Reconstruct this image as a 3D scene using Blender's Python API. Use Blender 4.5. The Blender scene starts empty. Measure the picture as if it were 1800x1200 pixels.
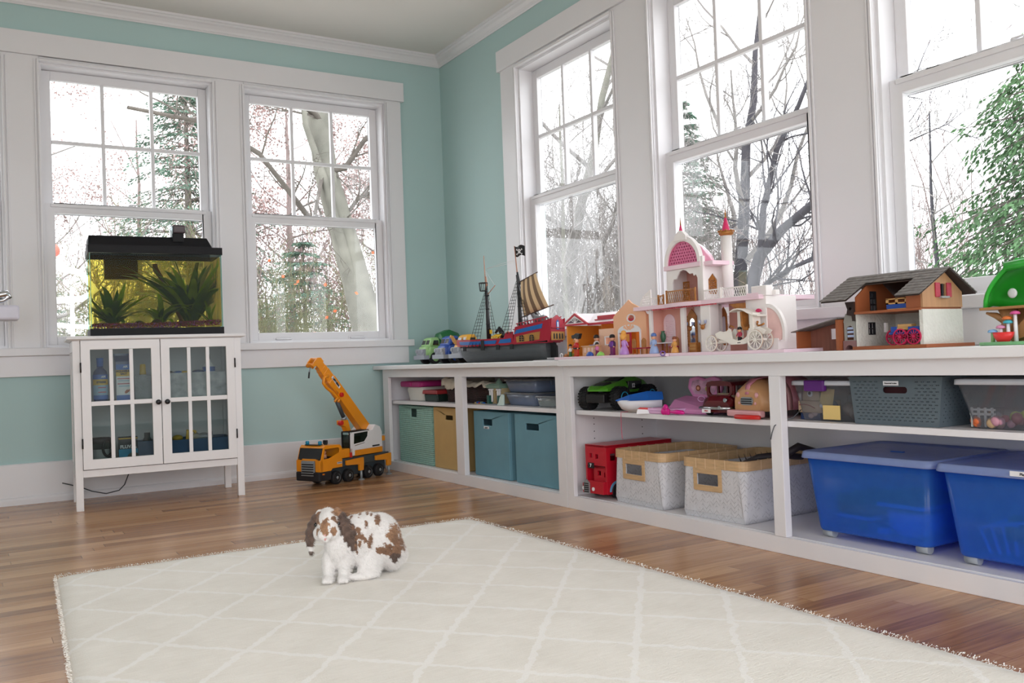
import bpy, math, random
from math import pi, sin, cos, radians as R
from mathutils import Matrix, Vector
from mathutils.geometry import tessellate_polygon

random.seed(7)
SC = bpy.context.scene
COL = SC.collection

# ------------------------------------------------------------------ camera
cam = bpy.data.objects.new('camera', bpy.data.cameras.new('camera'))
COL.objects.link(cam)
SC.camera = cam
cam.data.sensor_width = 36.0
cam.data.lens = 31.54
cam.data.clip_end = 300
_r = Vector((0.85374881, -0.51936866, -0.03700219))
_u = Vector((0.02185099, -0.03526411, 0.99913912))
_f = Vector((0.52022639, 0.85382237, 0.01875797))
_m = Matrix((_r, _u, -_f)).transposed().to_4x4()
_m.translation = Vector((-2.61958, -5.06799, 0.63))
cam.matrix_world = _m

# ------------------------------------------------------------------ world, light, exposure
SC.view_settings.view_transform = 'Standard'
SC.view_settings.look = 'None'
SC.view_settings.gamma = 1.0
SC.view_settings.use_curve_mapping = False
SC.view_settings.exposure = 1.12
SC.cycles.transparent_max_bounces = 24
SC.cycles.max_bounces = 10
SC.cycles.diffuse_bounces = 5
SC.cycles.glossy_bounces = 4
SC.cycles.transmission_bounces = 8
SC.cycles.use_denoising = True
SC.cycles.caustics_reflective = False
SC.cycles.caustics_refractive = False
SC.cycles.sample_clamp_indirect = 6.0

W = bpy.data.worlds.new('overcast_sky')
SC.world = W
W.use_nodes = True
_nt = W.node_tree
_bg = _nt.nodes['Background']
_bg.inputs['Strength'].default_value = 1.9
_tc = _nt.nodes.new('ShaderNodeTexCoord')
_no = _nt.nodes.new('ShaderNodeTexNoise')
_no.inputs['Scale'].default_value = 1.6
_no.inputs['Detail'].default_value = 3
_cr = _nt.nodes.new('ShaderNodeValToRGB')
_cr.color_ramp.elements[0].color = (0.945, 0.945, 1.0, 1)
_cr.color_ramp.elements[0].position = 0.3
_cr.color_ramp.elements[1].color = (1.0, 0.97, 0.975, 1)
_cr.color_ramp.elements[1].position = 0.7
_nt.links.new(_tc.outputs['Generated'], _no.inputs['Vector'])
_nt.links.new(_no.outputs['Fac'], _cr.inputs['Fac'])
_nt.links.new(_cr.outputs['Color'], _bg.inputs['Color'])

def window_light(name, loc, rot, sx, sy, power, col=(1, 1, 1)):
    l = bpy.data.lights.new(name, 'AREA')
    l.shape = 'RECTANGLE'; l.size = sx; l.size_y = sy; l.energy = power; l.color = col
    o = bpy.data.objects.new(name, l); COL.objects.link(o)
    o.location = loc; o.rotation_euler = rot
    return o
def portal(name, loc, rot, sx, sy):
    o = window_light(name, loc, rot, sx, sy, 1.0)
    o.data.cycles.is_portal = True
    return o
RX0, RY0, CZ = -4.75, -6.6, 2.56          # far corner of the room behind the camera, ceiling height
# daylight through the windows of the back wall and of the right wall
portal('daylight_back', (-1.83, 0.13, 1.49), (R(-90), 0, 0), 2.9, 1.46)
portal('daylight_right', (0.13, -2.55, 1.49), (0, R(90), 0), 1.46, 3.3)
# daylight through wide openings added in the two unseen walls to light the room
portal('daylight_left', (RX0 - 0.1, -5.2, 1.18), (0, R(-90), 0), 2.24, 1.4)
portal('daylight_front', (-2.3, RY0 - 0.1, 1.18), (R(90), 0, 0), 4.0, 2.24)

# ------------------------------------------------------------------ materials
def lin(h):
    if isinstance(h, str):
        h = [int(h[i:i + 2], 16) / 255 for i in (0, 2, 4)]
    return tuple(((c / 12.92) if c <= 0.04045 else ((c + 0.055) / 1.055) ** 2.4) for c in h) + (1.0,)

MATS = {}
def P(name, col, rough=0.5, metal=0.0, var=0.06, vs=12.0, bump=0.0, bs=200.0, trans=0.0, alpha=1.0,
      coat=0.0, spec=0.5, sheen=0.0, sub=0.0, emit=None, stretch=(1, 1, 1)):
    if name in MATS:
        return MATS[name]
    m = bpy.data.materials.new(name); m.use_nodes = True
    nt = m.node_tree; b = nt.nodes['Principled BSDF']; L = nt.links.new
    c = lin(col)
    tc = nt.nodes.new('ShaderNodeTexCoord'); mp = nt.nodes.new('ShaderNodeMapping')
    mp.inputs['Scale'].default_value = stretch
    L(tc.outputs['Object'], mp.inputs['Vector'])
    n = nt.nodes.new('ShaderNodeTexNoise'); n.inputs['Scale'].default_value = vs; n.inputs['Detail'].default_value = 3
    L(mp.outputs[0], n.inputs['Vector'])
    r = nt.nodes.new('ShaderNodeValToRGB')
    r.color_ramp.elements[0].position = 0.3; r.color_ramp.elements[1].position = 0.7
    r.color_ramp.elements[0].color = tuple(max(0, x * (1 - var)) for x in c[:3]) + (1,)
    r.color_ramp.elements[1].color = tuple(min(1, x * (1 + var)) for x in c[:3]) + (1,)
    L(n.outputs['Fac'], r.inputs['Fac']); L(r.outputs['Color'], b.inputs['Base Color'])
    b.inputs['Roughness'].default_value = rough
    b.inputs['Metallic'].default_value = metal
    b.inputs['Specular IOR Level'].default_value = spec
    b.inputs['Transmission Weight'].default_value = trans
    b.inputs['Alpha'].default_value = alpha
    b.inputs['Coat Weight'].default_value = coat
    b.inputs['Coat Roughness'].default_value = 0.15
    b.inputs['Sheen Weight'].default_value = sheen
    if sub:
        b.inputs['Subsurface Weight'].default_value = sub
        b.inputs['Subsurface Radius'].default_value = (0.02, 0.02, 0.02)
    if bump:
        n2 = nt.nodes.new('ShaderNodeTexNoise'); n2.inputs['Scale'].default_value = bs
        L(mp.outputs[0], n2.inputs['Vector'])
        bp = nt.nodes.new('ShaderNodeBump'); bp.inputs['Strength'].default_value = bump
        bp.inputs['Distance'].default_value = 0.01
        L(n2.outputs['Fac'], bp.inputs['Height']); L(bp.outputs[0], b.inputs['Normal'])
    MATS[name] = m
    return m

def glass(name, tint='ffffff', refl=1.0, rough=0.0, body=0.0, bodycol='ffffff'):
    """thin clear sheet: lets light straight through with a tint, mirrors by Fresnel, optional milky body"""
    if name in MATS:
        return MATS[name]
    m = bpy.data.materials.new(name); m.use_nodes = True
    nt = m.node_tree; nt.nodes.remove(nt.nodes['Principled BSDF']); L = nt.links.new
    out = nt.nodes['Material Output']
    t = nt.nodes.new('ShaderNodeBsdfTransparent'); t.inputs[0].default_value = lin(tint)
    g = nt.nodes.new('ShaderNodeBsdfGlossy'); g.inputs['Roughness'].default_value = rough
    fr = nt.nodes.new('ShaderNodeFresnel'); ge = nt.nodes.new('ShaderNodeNewGeometry')
    io = nt.nodes.new('ShaderNodeMath'); io.operation = 'MULTIPLY_ADD'; io.inputs[1].default_value = 1 / 1.45 - 1.45; io.inputs[2].default_value = 1.45
    L(ge.outputs['Backfacing'], io.inputs[0]); L(io.outputs[0], fr.inputs[0])     # same mirror strength from inside and outside
    mu = nt.nodes.new('ShaderNodeMath'); mu.operation = 'MULTIPLY'; mu.inputs[1].default_value = refl
    L(fr.outputs[0], mu.inputs[0])
    last = t.outputs[0]
    if body:
        d = nt.nodes.new('ShaderNodeBsdfDiffuse'); d.inputs[0].default_value = lin(bodycol)
        tl = nt.nodes.new('ShaderNodeBsdfTranslucent'); tl.inputs[0].default_value = lin(bodycol)
        mm = nt.nodes.new('ShaderNodeMixShader'); mm.inputs[0].default_value = 0.5
        L(d.outputs[0], mm.inputs[1]); L(tl.outputs[0], mm.inputs[2])
        m2 = nt.nodes.new('ShaderNodeMixShader'); m2.inputs[0].default_value = body
        n = nt.nodes.new('ShaderNodeTexNoise'); n.inputs['Scale'].default_value = 30
        tc = nt.nodes.new('ShaderNodeTexCoord'); L(tc.outputs['Object'], n.inputs['Vector'])
        mr = nt.nodes.new('ShaderNodeMapRange'); mr.inputs[3].default_value = body * 0.9; mr.inputs[4].default_value = min(1, body * 1.1)
        L(n.outputs['Fac'], mr.inputs[0]); L(mr.outputs[0], m2.inputs[0])
        L(t.outputs[0], m2.inputs[1]); L(mm.outputs[0], m2.inputs[2]); last = m2.outputs[0]
    mx = nt.nodes.new('ShaderNodeMixShader')
    L(mu.outputs[0], mx.inputs[0]); L(last, mx.inputs[1]); L(g.outputs[0], mx.inputs[2])
    L(mx.outputs[0], out.inputs[0])
    MATS[name] = m
    return m

# ------------------------------------------------------------------ mesh builder
class G:
    def __init__(s):
        s.v = []; s.f = []; s.fm = []; s.fs = []; s.mats = []; s.M = Matrix.Identity(4); s.c = 0
    def mat(s, m):
        if m not in s.mats: s.mats.append(m)
        s.c = s.mats.index(m); return s
    def at(s, x=0, y=0, z=0, rz=0, rx=0, ry=0, sc=1):
        s.M = Matrix.Translation((x, y, z)) @ Matrix.Rotation(rz, 4, 'Z') @ Matrix.Rotation(ry, 4, 'Y') @ Matrix.Rotation(rx, 4, 'X') @ Matrix.Scale(sc, 4)
        return s
    def add(s, vs, fs, smooth=False):
        o = len(s.v); M = s.M
        s.v += [tuple(M @ Vector(p)) for p in vs]
        for f in fs:
            s.f.append([i + o for i in f]); s.fm.append(s.c); s.fs.append(smooth)
        return s
    def box(s, x0, y0, z0, x1, y1, z1, tx=1, ty=1):
        """box, optionally tapered: the bottom is scaled by tx, ty about its middle"""
        cx, cy = (x0 + x1) / 2, (y0 + y1) / 2; a, b = (x1 - x0) / 2, (y1 - y0) / 2
        vs = [(cx + i * a * tx, cy + j * b * ty, z0) for i, j in ((-1, -1), (1, -1), (1, 1), (-1, 1))] + \
             [(cx + i * a, cy + j * b, z1) for i, j in ((-1, -1), (1, -1), (1, 1), (-1, 1))]
        return s.add(vs, [(3, 2, 1, 0), (4, 5, 6, 7), (0, 1, 5, 4), (1, 2, 6, 5), (2, 3, 7, 6), (3, 0, 4, 7)])
    def ring(s, c, ax, r, n):
        ax = Vector(ax).normalized()
        a = Vector((0, 0, 1)) if abs(ax.z) < 0.9 else Vector((1, 0, 0))
        u = ax.cross(a).normalized(); w = ax.cross(u)
        return [Vector(c) + (u * cos(2 * pi * i / n) + w * sin(2 * pi * i / n)) * r for i in range(n)]
    def loft(s, rings, close=True, cap=True, smooth=True):
        n = len(rings[0]); vs = [p for r in rings for p in r]; fs = []
        for k in range(len(rings) - 1):
            for i in range(n if close else n - 1):
                j = (i + 1) % n
                fs.append((k * n + i, k * n + j, (k + 1) * n + j, (k + 1) * n + i))
        s.add(vs, fs, smooth)
        if cap:
            s.add([tuple(p) for p in rings[0]], [tuple(range(n))[::-1]])
            s.add([tuple(p) for p in rings[-1]], [tuple(range(n))])
        return s
    def cyl(s, p0, p1, r0, r1=None, n=16, cap=True):
        r1 = r0 if r1 is None else r1
        ax = Vector(p1) - Vector(p0)
        return s.loft([s.ring(p0, ax, r0, n), s.ring(p1, ax, max(r1, 1e-5), n)], cap=cap)
    def tube(s, pts, r, n=6, cap=True):
        pts = [Vector(p) for p in pts]; rs = r if isinstance(r, (list, tuple)) else [r] * len(pts)
        rings = []; pu = None
        for i, p in enumerate(pts):
            d = (pts[min(i + 1, len(pts) - 1)] - pts[max(i - 1, 0)])
            if d.length < 1e-9: d = Vector((0, 0, 1))
            d.normalize()
            if pu is None:
                a = Vector((0, 0, 1)) if abs(d.z) < 0.9 else Vector((1, 0, 0)); u = d.cross(a).normalized()
            else:
                u = (pu - d * pu.dot(d)).normalized()
            pu = u; w = d.cross(u)
            rings.append([p + (u * cos(2 * pi * k / n) + w * sin(2 * pi * k / n)) * rs[i] for k in range(n)])
        return s.loft(rings, cap=cap)
    def lathe(s, prof, n=20, c=(0, 0, 0), sx=1, sy=1, cap=True):
        rings = [[(c[0] + r * sx * cos(2 * pi * i / n), c[1] + r * sy * sin(2 * pi * i / n), c[2] + z) for i in range(n)] for r, z in prof]
        return s.loft(rings, cap=cap)
    def sph(s, c, r, n=14, m=9, rz=1.0, ry=1.0):
        return s.lathe([(max(1e-4, r * sin(pi * k / m)), -r * rz * cos(pi * k / m)) for k in range(m + 1)], n, c, 1, ry, cap=False)
    def prism(s, pts, ax, a, b, holes=(), smooth=False):
        """flat outline extruded along axis ax ('x','y','z') from a to b, with holes"""
        def T(p, t):
            return {'x': (t, p[0], p[1]), 'y': (p[0], t, p[1]), 'z': (p[0], p[1], t)}[ax]
        loops = [list(pts)] + [list(h) for h in holes]
        flat = [p for l in loops for p in l]
        tri = tessellate_polygon([[Vector((p[0], p[1], 0)) for p in l] for l in loops])
        n = len(flat)
        s.add([T(p, a) for p in flat] + [T(p, b) for p in flat], [tuple(t) for t in tri] + [tuple(i + n for i in t[::-1]) for t in tri])
        o = 0
        for l in loops:
            k = len(l); vs = [T(p, a) for p in l] + [T(p, b) for p in l]
            s.add(vs, [(i, (i + 1) % k, (i + 1) % k + k, i + k) for i in range(k)], smooth)
        return s
    def sheet(s, grid, smooth=True):
        n = len(grid[0]); vs = [p for r in grid for p in r]
        return s.add(vs, [(k * n + i, k * n + i + 1, (k + 1) * n + i + 1, (k + 1) * n + i) for k in range(len(grid) - 1) for i in range(n - 1)], smooth)
    def mesh(s, name):
        me = bpy.data.meshes.new(name)
        me.from_pydata(s.v, [], s.f)
        for m in s.mats: me.materials.append(m)
        me.polygons.foreach_set('material_index', s.fm)
        me.polygons.foreach_set('use_smooth', s.fs)
        me.update()
        return me
    def obj(s, name, parent=None, bev=0.0, loc=None, fixn=True, sub=0, solid=0, seg=2, **tags):
        me = s.mesh(name)
        if fixn:
            import bmesh
            bm = bmesh.new(); bm.from_mesh(me)
            bmesh.ops.remove_doubles(bm, verts=bm.verts, dist=1e-6)
            bmesh.ops.recalc_face_normals(bm, faces=bm.faces)
            bm.to_mesh(me); bm.free()
        o = bpy.data.objects.new(name, me); COL.objects.link(o)
        if parent is not None: o.parent = parent
        if loc is not None: o.location = loc
        if solid:
            q = o.modifiers.new('thickness', 'SOLIDIFY'); q.thickness = solid; q.offset = 0
        if bev:
            q = o.modifiers.new('bevel', 'BEVEL'); q.width = bev; q.segments = seg; q.limit_method = 'ANGLE'; q.angle_limit = R(40)
        if sub:
            q = o.modifiers.new('smooth', 'SUBSURF'); q.levels = sub; q.render_levels = sub
        for k, v in tags.items(): o[k] = v
        return o

def circ(cx, cy, r, n=20, a0=0, a1=2 * pi, ry=None):
    ry = r if ry is None else ry
    full = abs(a1 - a0 - 2 * pi) < 1e-6
    k = n if full else n + 1
    return [(cx + r * cos(a0 + (a1 - a0) * i / n), cy + ry * sin(a0 + (a1 - a0) * i / n)) for i in range(k)]
def rect(x0, y0, x1, y1): return [(x0, y0), (x1, y0), (x1, y1), (x0, y1)]
def arch(x0, x1, z0, z1, n=12):
    """outline with straight sides and a round top"""
    r = abs(x1 - x0) / 2; cx = (x0 + x1) / 2
    return [(x0, z0), (x1, z0)] + circ(cx, z1 - r, r, n, 0, pi)
def rrect(x0, y0, x1, y1, r, n=4):
    p = []
    for cx, cy, a in ((x1 - r, y1 - r, 0), (x0 + r, y1 - r, pi / 2), (x0 + r, y0 + r, pi), (x1 - r, y0 + r, 1.5 * pi)):
        p += circ(cx, cy, r, n, a, a + pi / 2)
    return p

def thing(name, label, cat, loc=(0, 0, 0), rz=0.0, group=None):
    o = bpy.data.objects.new(name, None); COL.objects.link(o)
    o.location = loc; o.rotation_euler = (0, 0, rz); o.empty_display_size = 0.05
    o['label'] = label; o['category'] = cat
    if group: o['group'] = group
    return o
def tag(o, label, cat, group=None, kind=None):
    o['label'] = label; o['category'] = cat
    if group: o['group'] = group
    if kind: o['kind'] = kind
    return o
def struct(o): o['kind'] = 'structure'; return o
def copy_tree(o, parent=None):
    c = o.copy(); COL.objects.link(c)
    if parent is not None: c.parent = parent
    for ch in list(o.children): copy_tree(ch, c)
    return c
def write(name, s, size, m, parent, loc, rot, ext=0.0006, label=None, bold=False):
    cu = bpy.data.curves.new(name, 'FONT'); cu.body = s; cu.size = size; cu.extrude = ext
    cu.align_x = 'CENTER'; cu.align_y = 'CENTER'; cu.offset = 0.0008 if bold else 0
    tmp = bpy.data.objects.new(name, cu); COL.objects.link(tmp)
    dg = bpy.context.evaluated_depsgraph_get(); dg.update()
    me = bpy.data.meshes.new_from_object(tmp.evaluated_get(dg))
    bpy.data.objects.remove(tmp)
    me.materials.clear(); me.materials.append(m)
    o = bpy.data.objects.new(name, me); COL.objects.link(o); o.parent = parent
    o.location = loc; o.rotation_euler = rot
    if label: o['label'] = label
    return o
# ------------------------------------------------------------------ shared materials
WHITE = P('white_trim_paint', 'e3e3e6', 0.38, var=0.015, vs=3)
WHITE2 = P('white_furniture_paint', 'e9e8e9', 0.4, var=0.02, vs=4)
TEAL = P('pale_teal_wall_paint', 'b0cccb', 0.75, var=0.02, vs=2, bump=0.05, bs=400)
CEIL = P('ceiling_paint', 'e4e2dd', 0.85, var=0.015, vs=2)
CLEAR = glass('window_glass', 'fcfefe', 0.8)
BLACKM = P('black_metal', '15151a', 0.35, var=0.1)

def floor_mat():
    """oak strips 57 mm wide along x; every strip has its own butt joints and every board its own tone"""
    m = bpy.data.materials.new('oak_strip_floor'); m.use_nodes = True
    nt = m.node_tree; b = nt.nodes['Principled BSDF']; L = nt.links.new; N = nt.nodes.new
    tc = N('ShaderNodeTexCoord'); sx = N('ShaderNodeSeparateXYZ'); L(tc.outputs['Object'], sx.inputs[0])
    def mt(op, a, v, c=None):
        q = N('ShaderNodeMath'); q.operation = op
        for i, w in enumerate((a, v, c)):
            if w is None: continue
            if isinstance(w, (int, float)): q.inputs[i].default_value = w
            else: L(w, q.inputs[i])
        return q.outputs[0]
    ry = mt('DIVIDE', sx.outputs[1], 0.057); row = mt('FLOOR', ry, 0); fy = mt('FRACT', ry, 0)
    wr = N('ShaderNodeTexWhiteNoise'); wr.noise_dimensions = '1D'; L(row, wr.inputs['W'])
    px = mt('MULTIPLY_ADD', wr.outputs['Value'], 7.3, mt('DIVIDE', sx.outputs[0], 0.95))
    idx = mt('FLOOR', px, 0); fx = mt('FRACT', px, 0)
    cb = N('ShaderNodeCombineXYZ'); L(row, cb.inputs[0]); L(idx, cb.inputs[1])
    wb = N('ShaderNodeTexWhiteNoise'); wb.noise_dimensions = '2D'; L(cb.outputs[0], wb.inputs['Vector'])
    mg = N('ShaderNodeMapping'); mg.inputs['Scale'].default_value = (1.8, 38, 1)
    of = N('ShaderNodeVectorMath'); of.operation = 'ADD'; L(tc.outputs['Object'], of.inputs[0]); L(wb.outputs['Color'], of.inputs[1])
    L(of.outputs[0], mg.inputs['Vector'])
    gr = N('ShaderNodeTexNoise'); gr.inputs['Scale'].default_value = 2.4; gr.inputs['Detail'].default_value = 8; gr.inputs['Distortion'].default_value = 0.8
    L(mg.outputs[0], gr.inputs['Vector'])
    tone = mt('MULTIPLY_ADD', wb.outputs['Value'], 0.42, mt('MULTIPLY', gr.outputs['Fac'], 0.62))
    rp = N('ShaderNodeValToRGB'); e = rp.color_ramp.elements
    e[0].position = 0.2; e[0].color = lin('84593a')
    e[1].position = 0.8; e[1].color = lin('cfa47a')
    q = e.new(0.5); q.color = lin('ae7f57')
    L(tone, rp.inputs[0])
    edge = mt('MAXIMUM', mt('LESS_THAN', fy, 0.022), mt('LESS_THAN', fx, 0.0018))
    mx = N('ShaderNodeMix'); mx.data_type = 'RGBA'; mx.blend_type = 'MULTIPLY'
    L(mt('MULTIPLY', edge, 0.75), mx.inputs[0]); L(rp.outputs[0], mx.inputs[6]); mx.inputs[7].default_value = (0.3, 0.2, 0.13, 1)
    L(mx.outputs[2], b.inputs['Base Color'])
    b.inputs['Roughness'].default_value = 0.26
    bp = N('ShaderNodeBump'); bp.inputs['Strength'].default_value = 0.25; bp.inputs['Distance'].default_value = 0.002
    L(mt('MULTIPLY_ADD', edge, -0.6, mt('MULTIPLY', gr.outputs['Fac'], 0.35)), bp.inputs['Height']); L(bp.outputs[0], b.inputs['Normal'])
    return m

g = G().mat(floor_mat()); g.box(RX0 - .2, RY0 - .2, -0.1, 0.2, 0.2, 0); struct(g.obj('floor'))
g = G().mat(CEIL); g.box(RX0 - .2, RY0 - .2, CZ, 0.2, 0.2, CZ + 0.1); struct(g.obj('ceiling'))

def wall(name, axis, a0, a1, p0, p1, holes):
    """wall slab with rectangular window holes (u0,u1,z0,z1)"""
    g = G().mat(TEAL)
    g.prism(rect(a0, 0, a1, CZ), axis, p0, p1, [rect(h[0], h[2], h[1], h[3])[::-1] for h in holes])
    return struct(g.obj(name))
OZ0, OZ1 = 0.77, 2.215
BW = [(-3.29, -2.44), (-2.275, -1.425), (-1.252, -0.402)]           # openings of the back wall (x)
RW = [(-1.792, -0.942), (-2.907, -2.057), (-4.03, -3.18)]          # openings of the right wall (y)
wall('wall_back', 'y', RX0 - .14, 0.14, 0, 0.14, [(a, b, OZ0, OZ1) for a, b in BW])
wall('wall_right', 'x', RY0 - .14, 0.0, 0, 0.14, [(a, b, OZ0, OZ1) for a, b in RW])
wall('wall_left', 'x', RY0 - .14, 0.14, RX0 - .14, RX0, [(-5.9, -4.5, 0.06, 2.3)])  # unseen wall; its opening is added and sized for the daylight it admits
wall('wall_front', 'y', RX0, 0, RY0 - .14, RY0, [(-4.5, -0.3, 0.06, 2.3)])  # unseen wall; its big opening is added to bring daylight from behind

def frame(g, u0, u1, z0, z1, w, d0, d1, wb=None, wt=None):
    """four rails round a rectangle in (u, z); d is depth into the wall"""
    wb = w if wb is None else wb; wt = w if wt is None else wt
    g.box(u0, d0, z0, u0 + w, d1, z1); g.box(u1 - w, d0, z0, u1, d1, z1)
    g.box(u0 + w, d0, z0, u1 - w, d1, z0 + wb); g.box(u0 + w, d0, z1 - wt, u1 - w, d1, z1)

def window(n, u0, u1, back=True):
    """double-hung window, six panes over one; built along x and turned for the right wall"""
    w = bpy.data.objects.new('window_%d' % n, None); COL.objects.link(w); struct(w)
    W_ = u1 - u0
    if back: w.location = (u0, 0, 0)
    else: w.location = (0, u1, 0); w.rotation_euler = (0, 0, R(-90))
    g = G().mat(WHITE); frame(g, 0.0, W_, OZ0, OZ1, 0.012, -0.004, 0.13, 0.012, 0.012); g.obj('window_jamb', w)
    zt, zm = 2.2, 1.5
    g = G().mat(WHITE); frame(g, 0.012, W_ - 0.012, 1.462, zt, 0.045, 0.078, 0.108, 0.05, 0.045)
    us = g.obj('upper_sash', w, bev=0.003)
    a, b = 0.057, W_ - 0.057; z0, z1 = 1.512, zt - 0.045
    g = G().mat(WHITE)
    for k in (1, 2):
        x = a + (b - a) * k / 3; g.box(x - 0.009, 0.075, z0, x + 0.009, 0.102, z1)
    zc = (z0 + z1) / 2; g.box(a, 0.076, zc - 0.009, b, 0.101, zc + 0.009)
    g.obj('muntin_grid', us, bev=0.003)
    g = G().mat(CLEAR); g.box(a - 0.005, 0.089, z0 - 0.005, b + 0.005, 0.092, z1 + 0.005); g.obj('glass_pane', us)
    g = G().mat(WHITE); frame(g, 0.012, W_ - 0.012, 0.782, 1.508, 0.045, 0.035, 0.068, 0.045, 0.05)
    g.box(0.04, 0.028, 1.488, W_ - 0.04, 0.036, 1.506)
    ls = g.obj('lower_sash', w, bev=0.003)
    g = G().mat(CLEAR); g.box(0.052, 0.049, 0.822, W_ - 0.052, 0.052, 1.463); g.obj('glass_pane', ls)
    for x in (0.2, W_ - 0.2):
        g = G().mat(WHITE)
        g.tube([(x - 0.045, 0.036, 0.79), (x - 0.04, 0.022, 0.79), (x + 0.04, 0.022, 0.79), (x + 0.045, 0.036, 0.79)], 0.006, 6)
        g.box(x - 0.055, 0.031, 0.782, x - 0.04, 0.036, 0.8); g.box(x + 0.04, 0.031, 0.782, x + 0.055, 0.036, 0.8)
        g.obj('lift_handle', ls)
    g = G().mat(WHITE); g.box(W_ / 2 - 0.03, 0.038, 1.507, W_ / 2 + 0.03, 0.066, 1.513)
    g.cyl((W_ / 2, 0.052, 1.513), (W_ / 2, 0.052, 1.522), 0.012); g.box(W_ / 2 - 0.005, 0.04, 1.517, W_ / 2 + 0.035, 0.05, 1.523)
    g.obj('sash_lock', w, bev=0.002)
    return w
for i, (a, b) in enumerate(BW): window(i + 1, a, b)
for i, (a, b) in enumerate(RW): window(i + 4, a, b, False)

def casing_bank(n, opens, ua, ub, back=True):
    """flat casings, mullion boards with stepped beads, head board, stool and apron of one bank of windows"""
    e = bpy.data.objects.new('trim_%d' % n, None); COL.objects.link(e); struct(e)
    if not back: e.rotation_euler = (0, 0, R(-90))
    T0 = -0.02
    g = G().mat(WHITE)
    edges = [ua] + [v for o in opens for v in o] + [ub]
    for i in range(0, len(edges), 2):
        a, b = edges[i], edges[i + 1]
        la, lb = (a if i == 0 else a + 0.0), (b if i == len(edges) - 2 else b)
        g.box(la, T0, OZ0, lb, 0.0, 2.24)
        for u, sg in ((la, 1), (lb, -1)):
            if (i == 0 and u == la) or (i == len(edges) - 2 and u == lb): continue
            for o, w, d in ((0.0, 0.010, -0.030), (0.016, 0.008, -0.026)):
                x0 = u + sg * o; x1 = u + sg * (o + w)
                g.box(min(x0, x1), d, OZ0, max(x0, x1), T0, 2.225)
    for a, b in opens:
        for o, w, d in ((0.0, 0.010, -0.030), (0.014, 0.006, -0.025)):
            g.box(a, d, OZ1 + o, b, 0.0, OZ1 + o + w)
        g.box(a, T0, OZ1, b, 0, 2.24)
    g.obj('casing_boards', e, bev=0.002)
    g = G().mat(WHITE); g.box(ua - (0.02 if back else 0.02), -0.032, 2.24, ub + 0.02, 0, 2.356); g.obj('head_board', e, bev=0.002)
    g = G().mat(WHITE); g.box(ua - 0.03, -0.045, 0.73, ub + 0.03, 0.035, 0.77); g.obj('window_stool', e, bev=0.004)
    g = G().mat(WHITE); g.box(ua, -0.022, 0.628 if back else 0.6185, ub, 0, 0.73); g.obj('apron_board', e, bev=0.002)
casing_bank(1, BW, -3.42, -0.289)
# the right wall bank is described along u = -y
casing_bank(2, [(-b, -a) for a, b in RW], 0.777, 4.2, False)

# crown moulding and baseboards
def crown_prof(): return [(0, 2.495), (0.006, 2.493), (0.010, 2.50), (0.014, 2.503), (0.018, 2.514), (0.030, 2.530), (0.040, 2.537), (0.044, 2.546), (0.050, 2.548), (0.052, CZ), (0, CZ)]
g = G().mat(WHITE)
pr = crown_prof()
g.loft([[(RX0, -p[0], p[1]) for p in pr], [(-p[0], -p[0], p[1]) for p in pr]], smooth=False); struct(g.obj('trim_3'))
g = G().mat(WHITE)
g.loft([[(-p[0], -p[0], p[1]) for p in pr], [(-p[0], RY0, p[1]) for p in pr]], smooth=False); struct(g.obj('trim_4'))
bb = [(0, 0), (0.032, 0), (0.032, 0.024), (0.029, 0.034), (0.022, 0.038), (0.02, 0.195), (0.016, 0.2), (0, 0.2)]
g = G().mat(WHITE); g.loft([[(RX0, -p[0], p[1]) for p in bb], [(-0.02, -p[0], p[1]) for p in bb]], smooth=False); struct(g.obj('baseboard_back'))
g = G().mat(WHITE); g.loft([[(RX0 + p[0], RY0, p[1]) for p in bb], [(RX0 + p[0], 0, p[1]) for p in bb]], smooth=False); struct(g.obj('baseboard_left'))

# ------------------------------------------------------------------ low shelving units along the right wall
SH = P('white_shelf_paint', 'e6e5e8', 0.42, var=0.02, vs=5)
FX = -0.493
def shelf_unit(label, y0, y1, divs, zt, name='shelf_unit'):
    """y0 (far) > y1 (near); divs = list of (ya, yb) divider stiles"""
    e = thing(name, label, 'shelf unit', (0, 0, 0))
    g = G().mat(SH)
    g.box(-0.02, y1, 0.0, -0.005, y0, zt)                          # back panel
    g.box(-0.46, y0 - 0.02, 0, -0.02, y0, zt); g.box(-0.46, y1, 0, -0.02, y1 + 0.02, zt)
    g.box(-0.46, y1, 0.03, -0.02, y0, 0.052)
    if y1 < -3:
        g.mat(BLACKM)
        for z in (0.28, 0.31, 0.34, 0.365):
            for x in (-0.36, -0.1): g.cyl((x, y0 - 0.0195, z), (x, y0 - 0.0208, z), 0.0025, n=8)
            for yy in (-2.72, -3.62): g.cyl((-0.0195, yy, z), (-0.0208, yy, z), 0.0025, n=8)
    g.obj('carcass', e)
    g = G().mat(SH)
    ys = [y0] + [v for d in divs for v in d] + [y1]
    sw = 0.045
    g.box(FX, y1, 0.0, FX + 0.02, y0, 0.052); g.box(FX, y1, 0.546, FX + 0.02, y0, zt)
    st = [(y0, y0 - (0.078 if name == 'shelf_unit' and y0 > -0.5 else sw))] + list(divs) + [(y1 + 0.062, y1)]
    for a, b in st: g.box(FX, min(a, b), 0.052, FX + (0.028 if (a, b) in divs else 0.02), max(a, b), 0.546)
    g.obj('face_frame', e, bev=0.0015)
    g = G().mat(SH); g.box(-0.464, y1 + 0.02, 0.388, -0.02, y0 - 0.02, 0.406); g.obj('shelf', e, bev=0.001)
    return e
U1 = shelf_unit('left white shelf unit holding fabric bins, next to the yellow crane truck', -0.077, -1.977, [(-0.998, -1.078)], 0.591)
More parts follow.
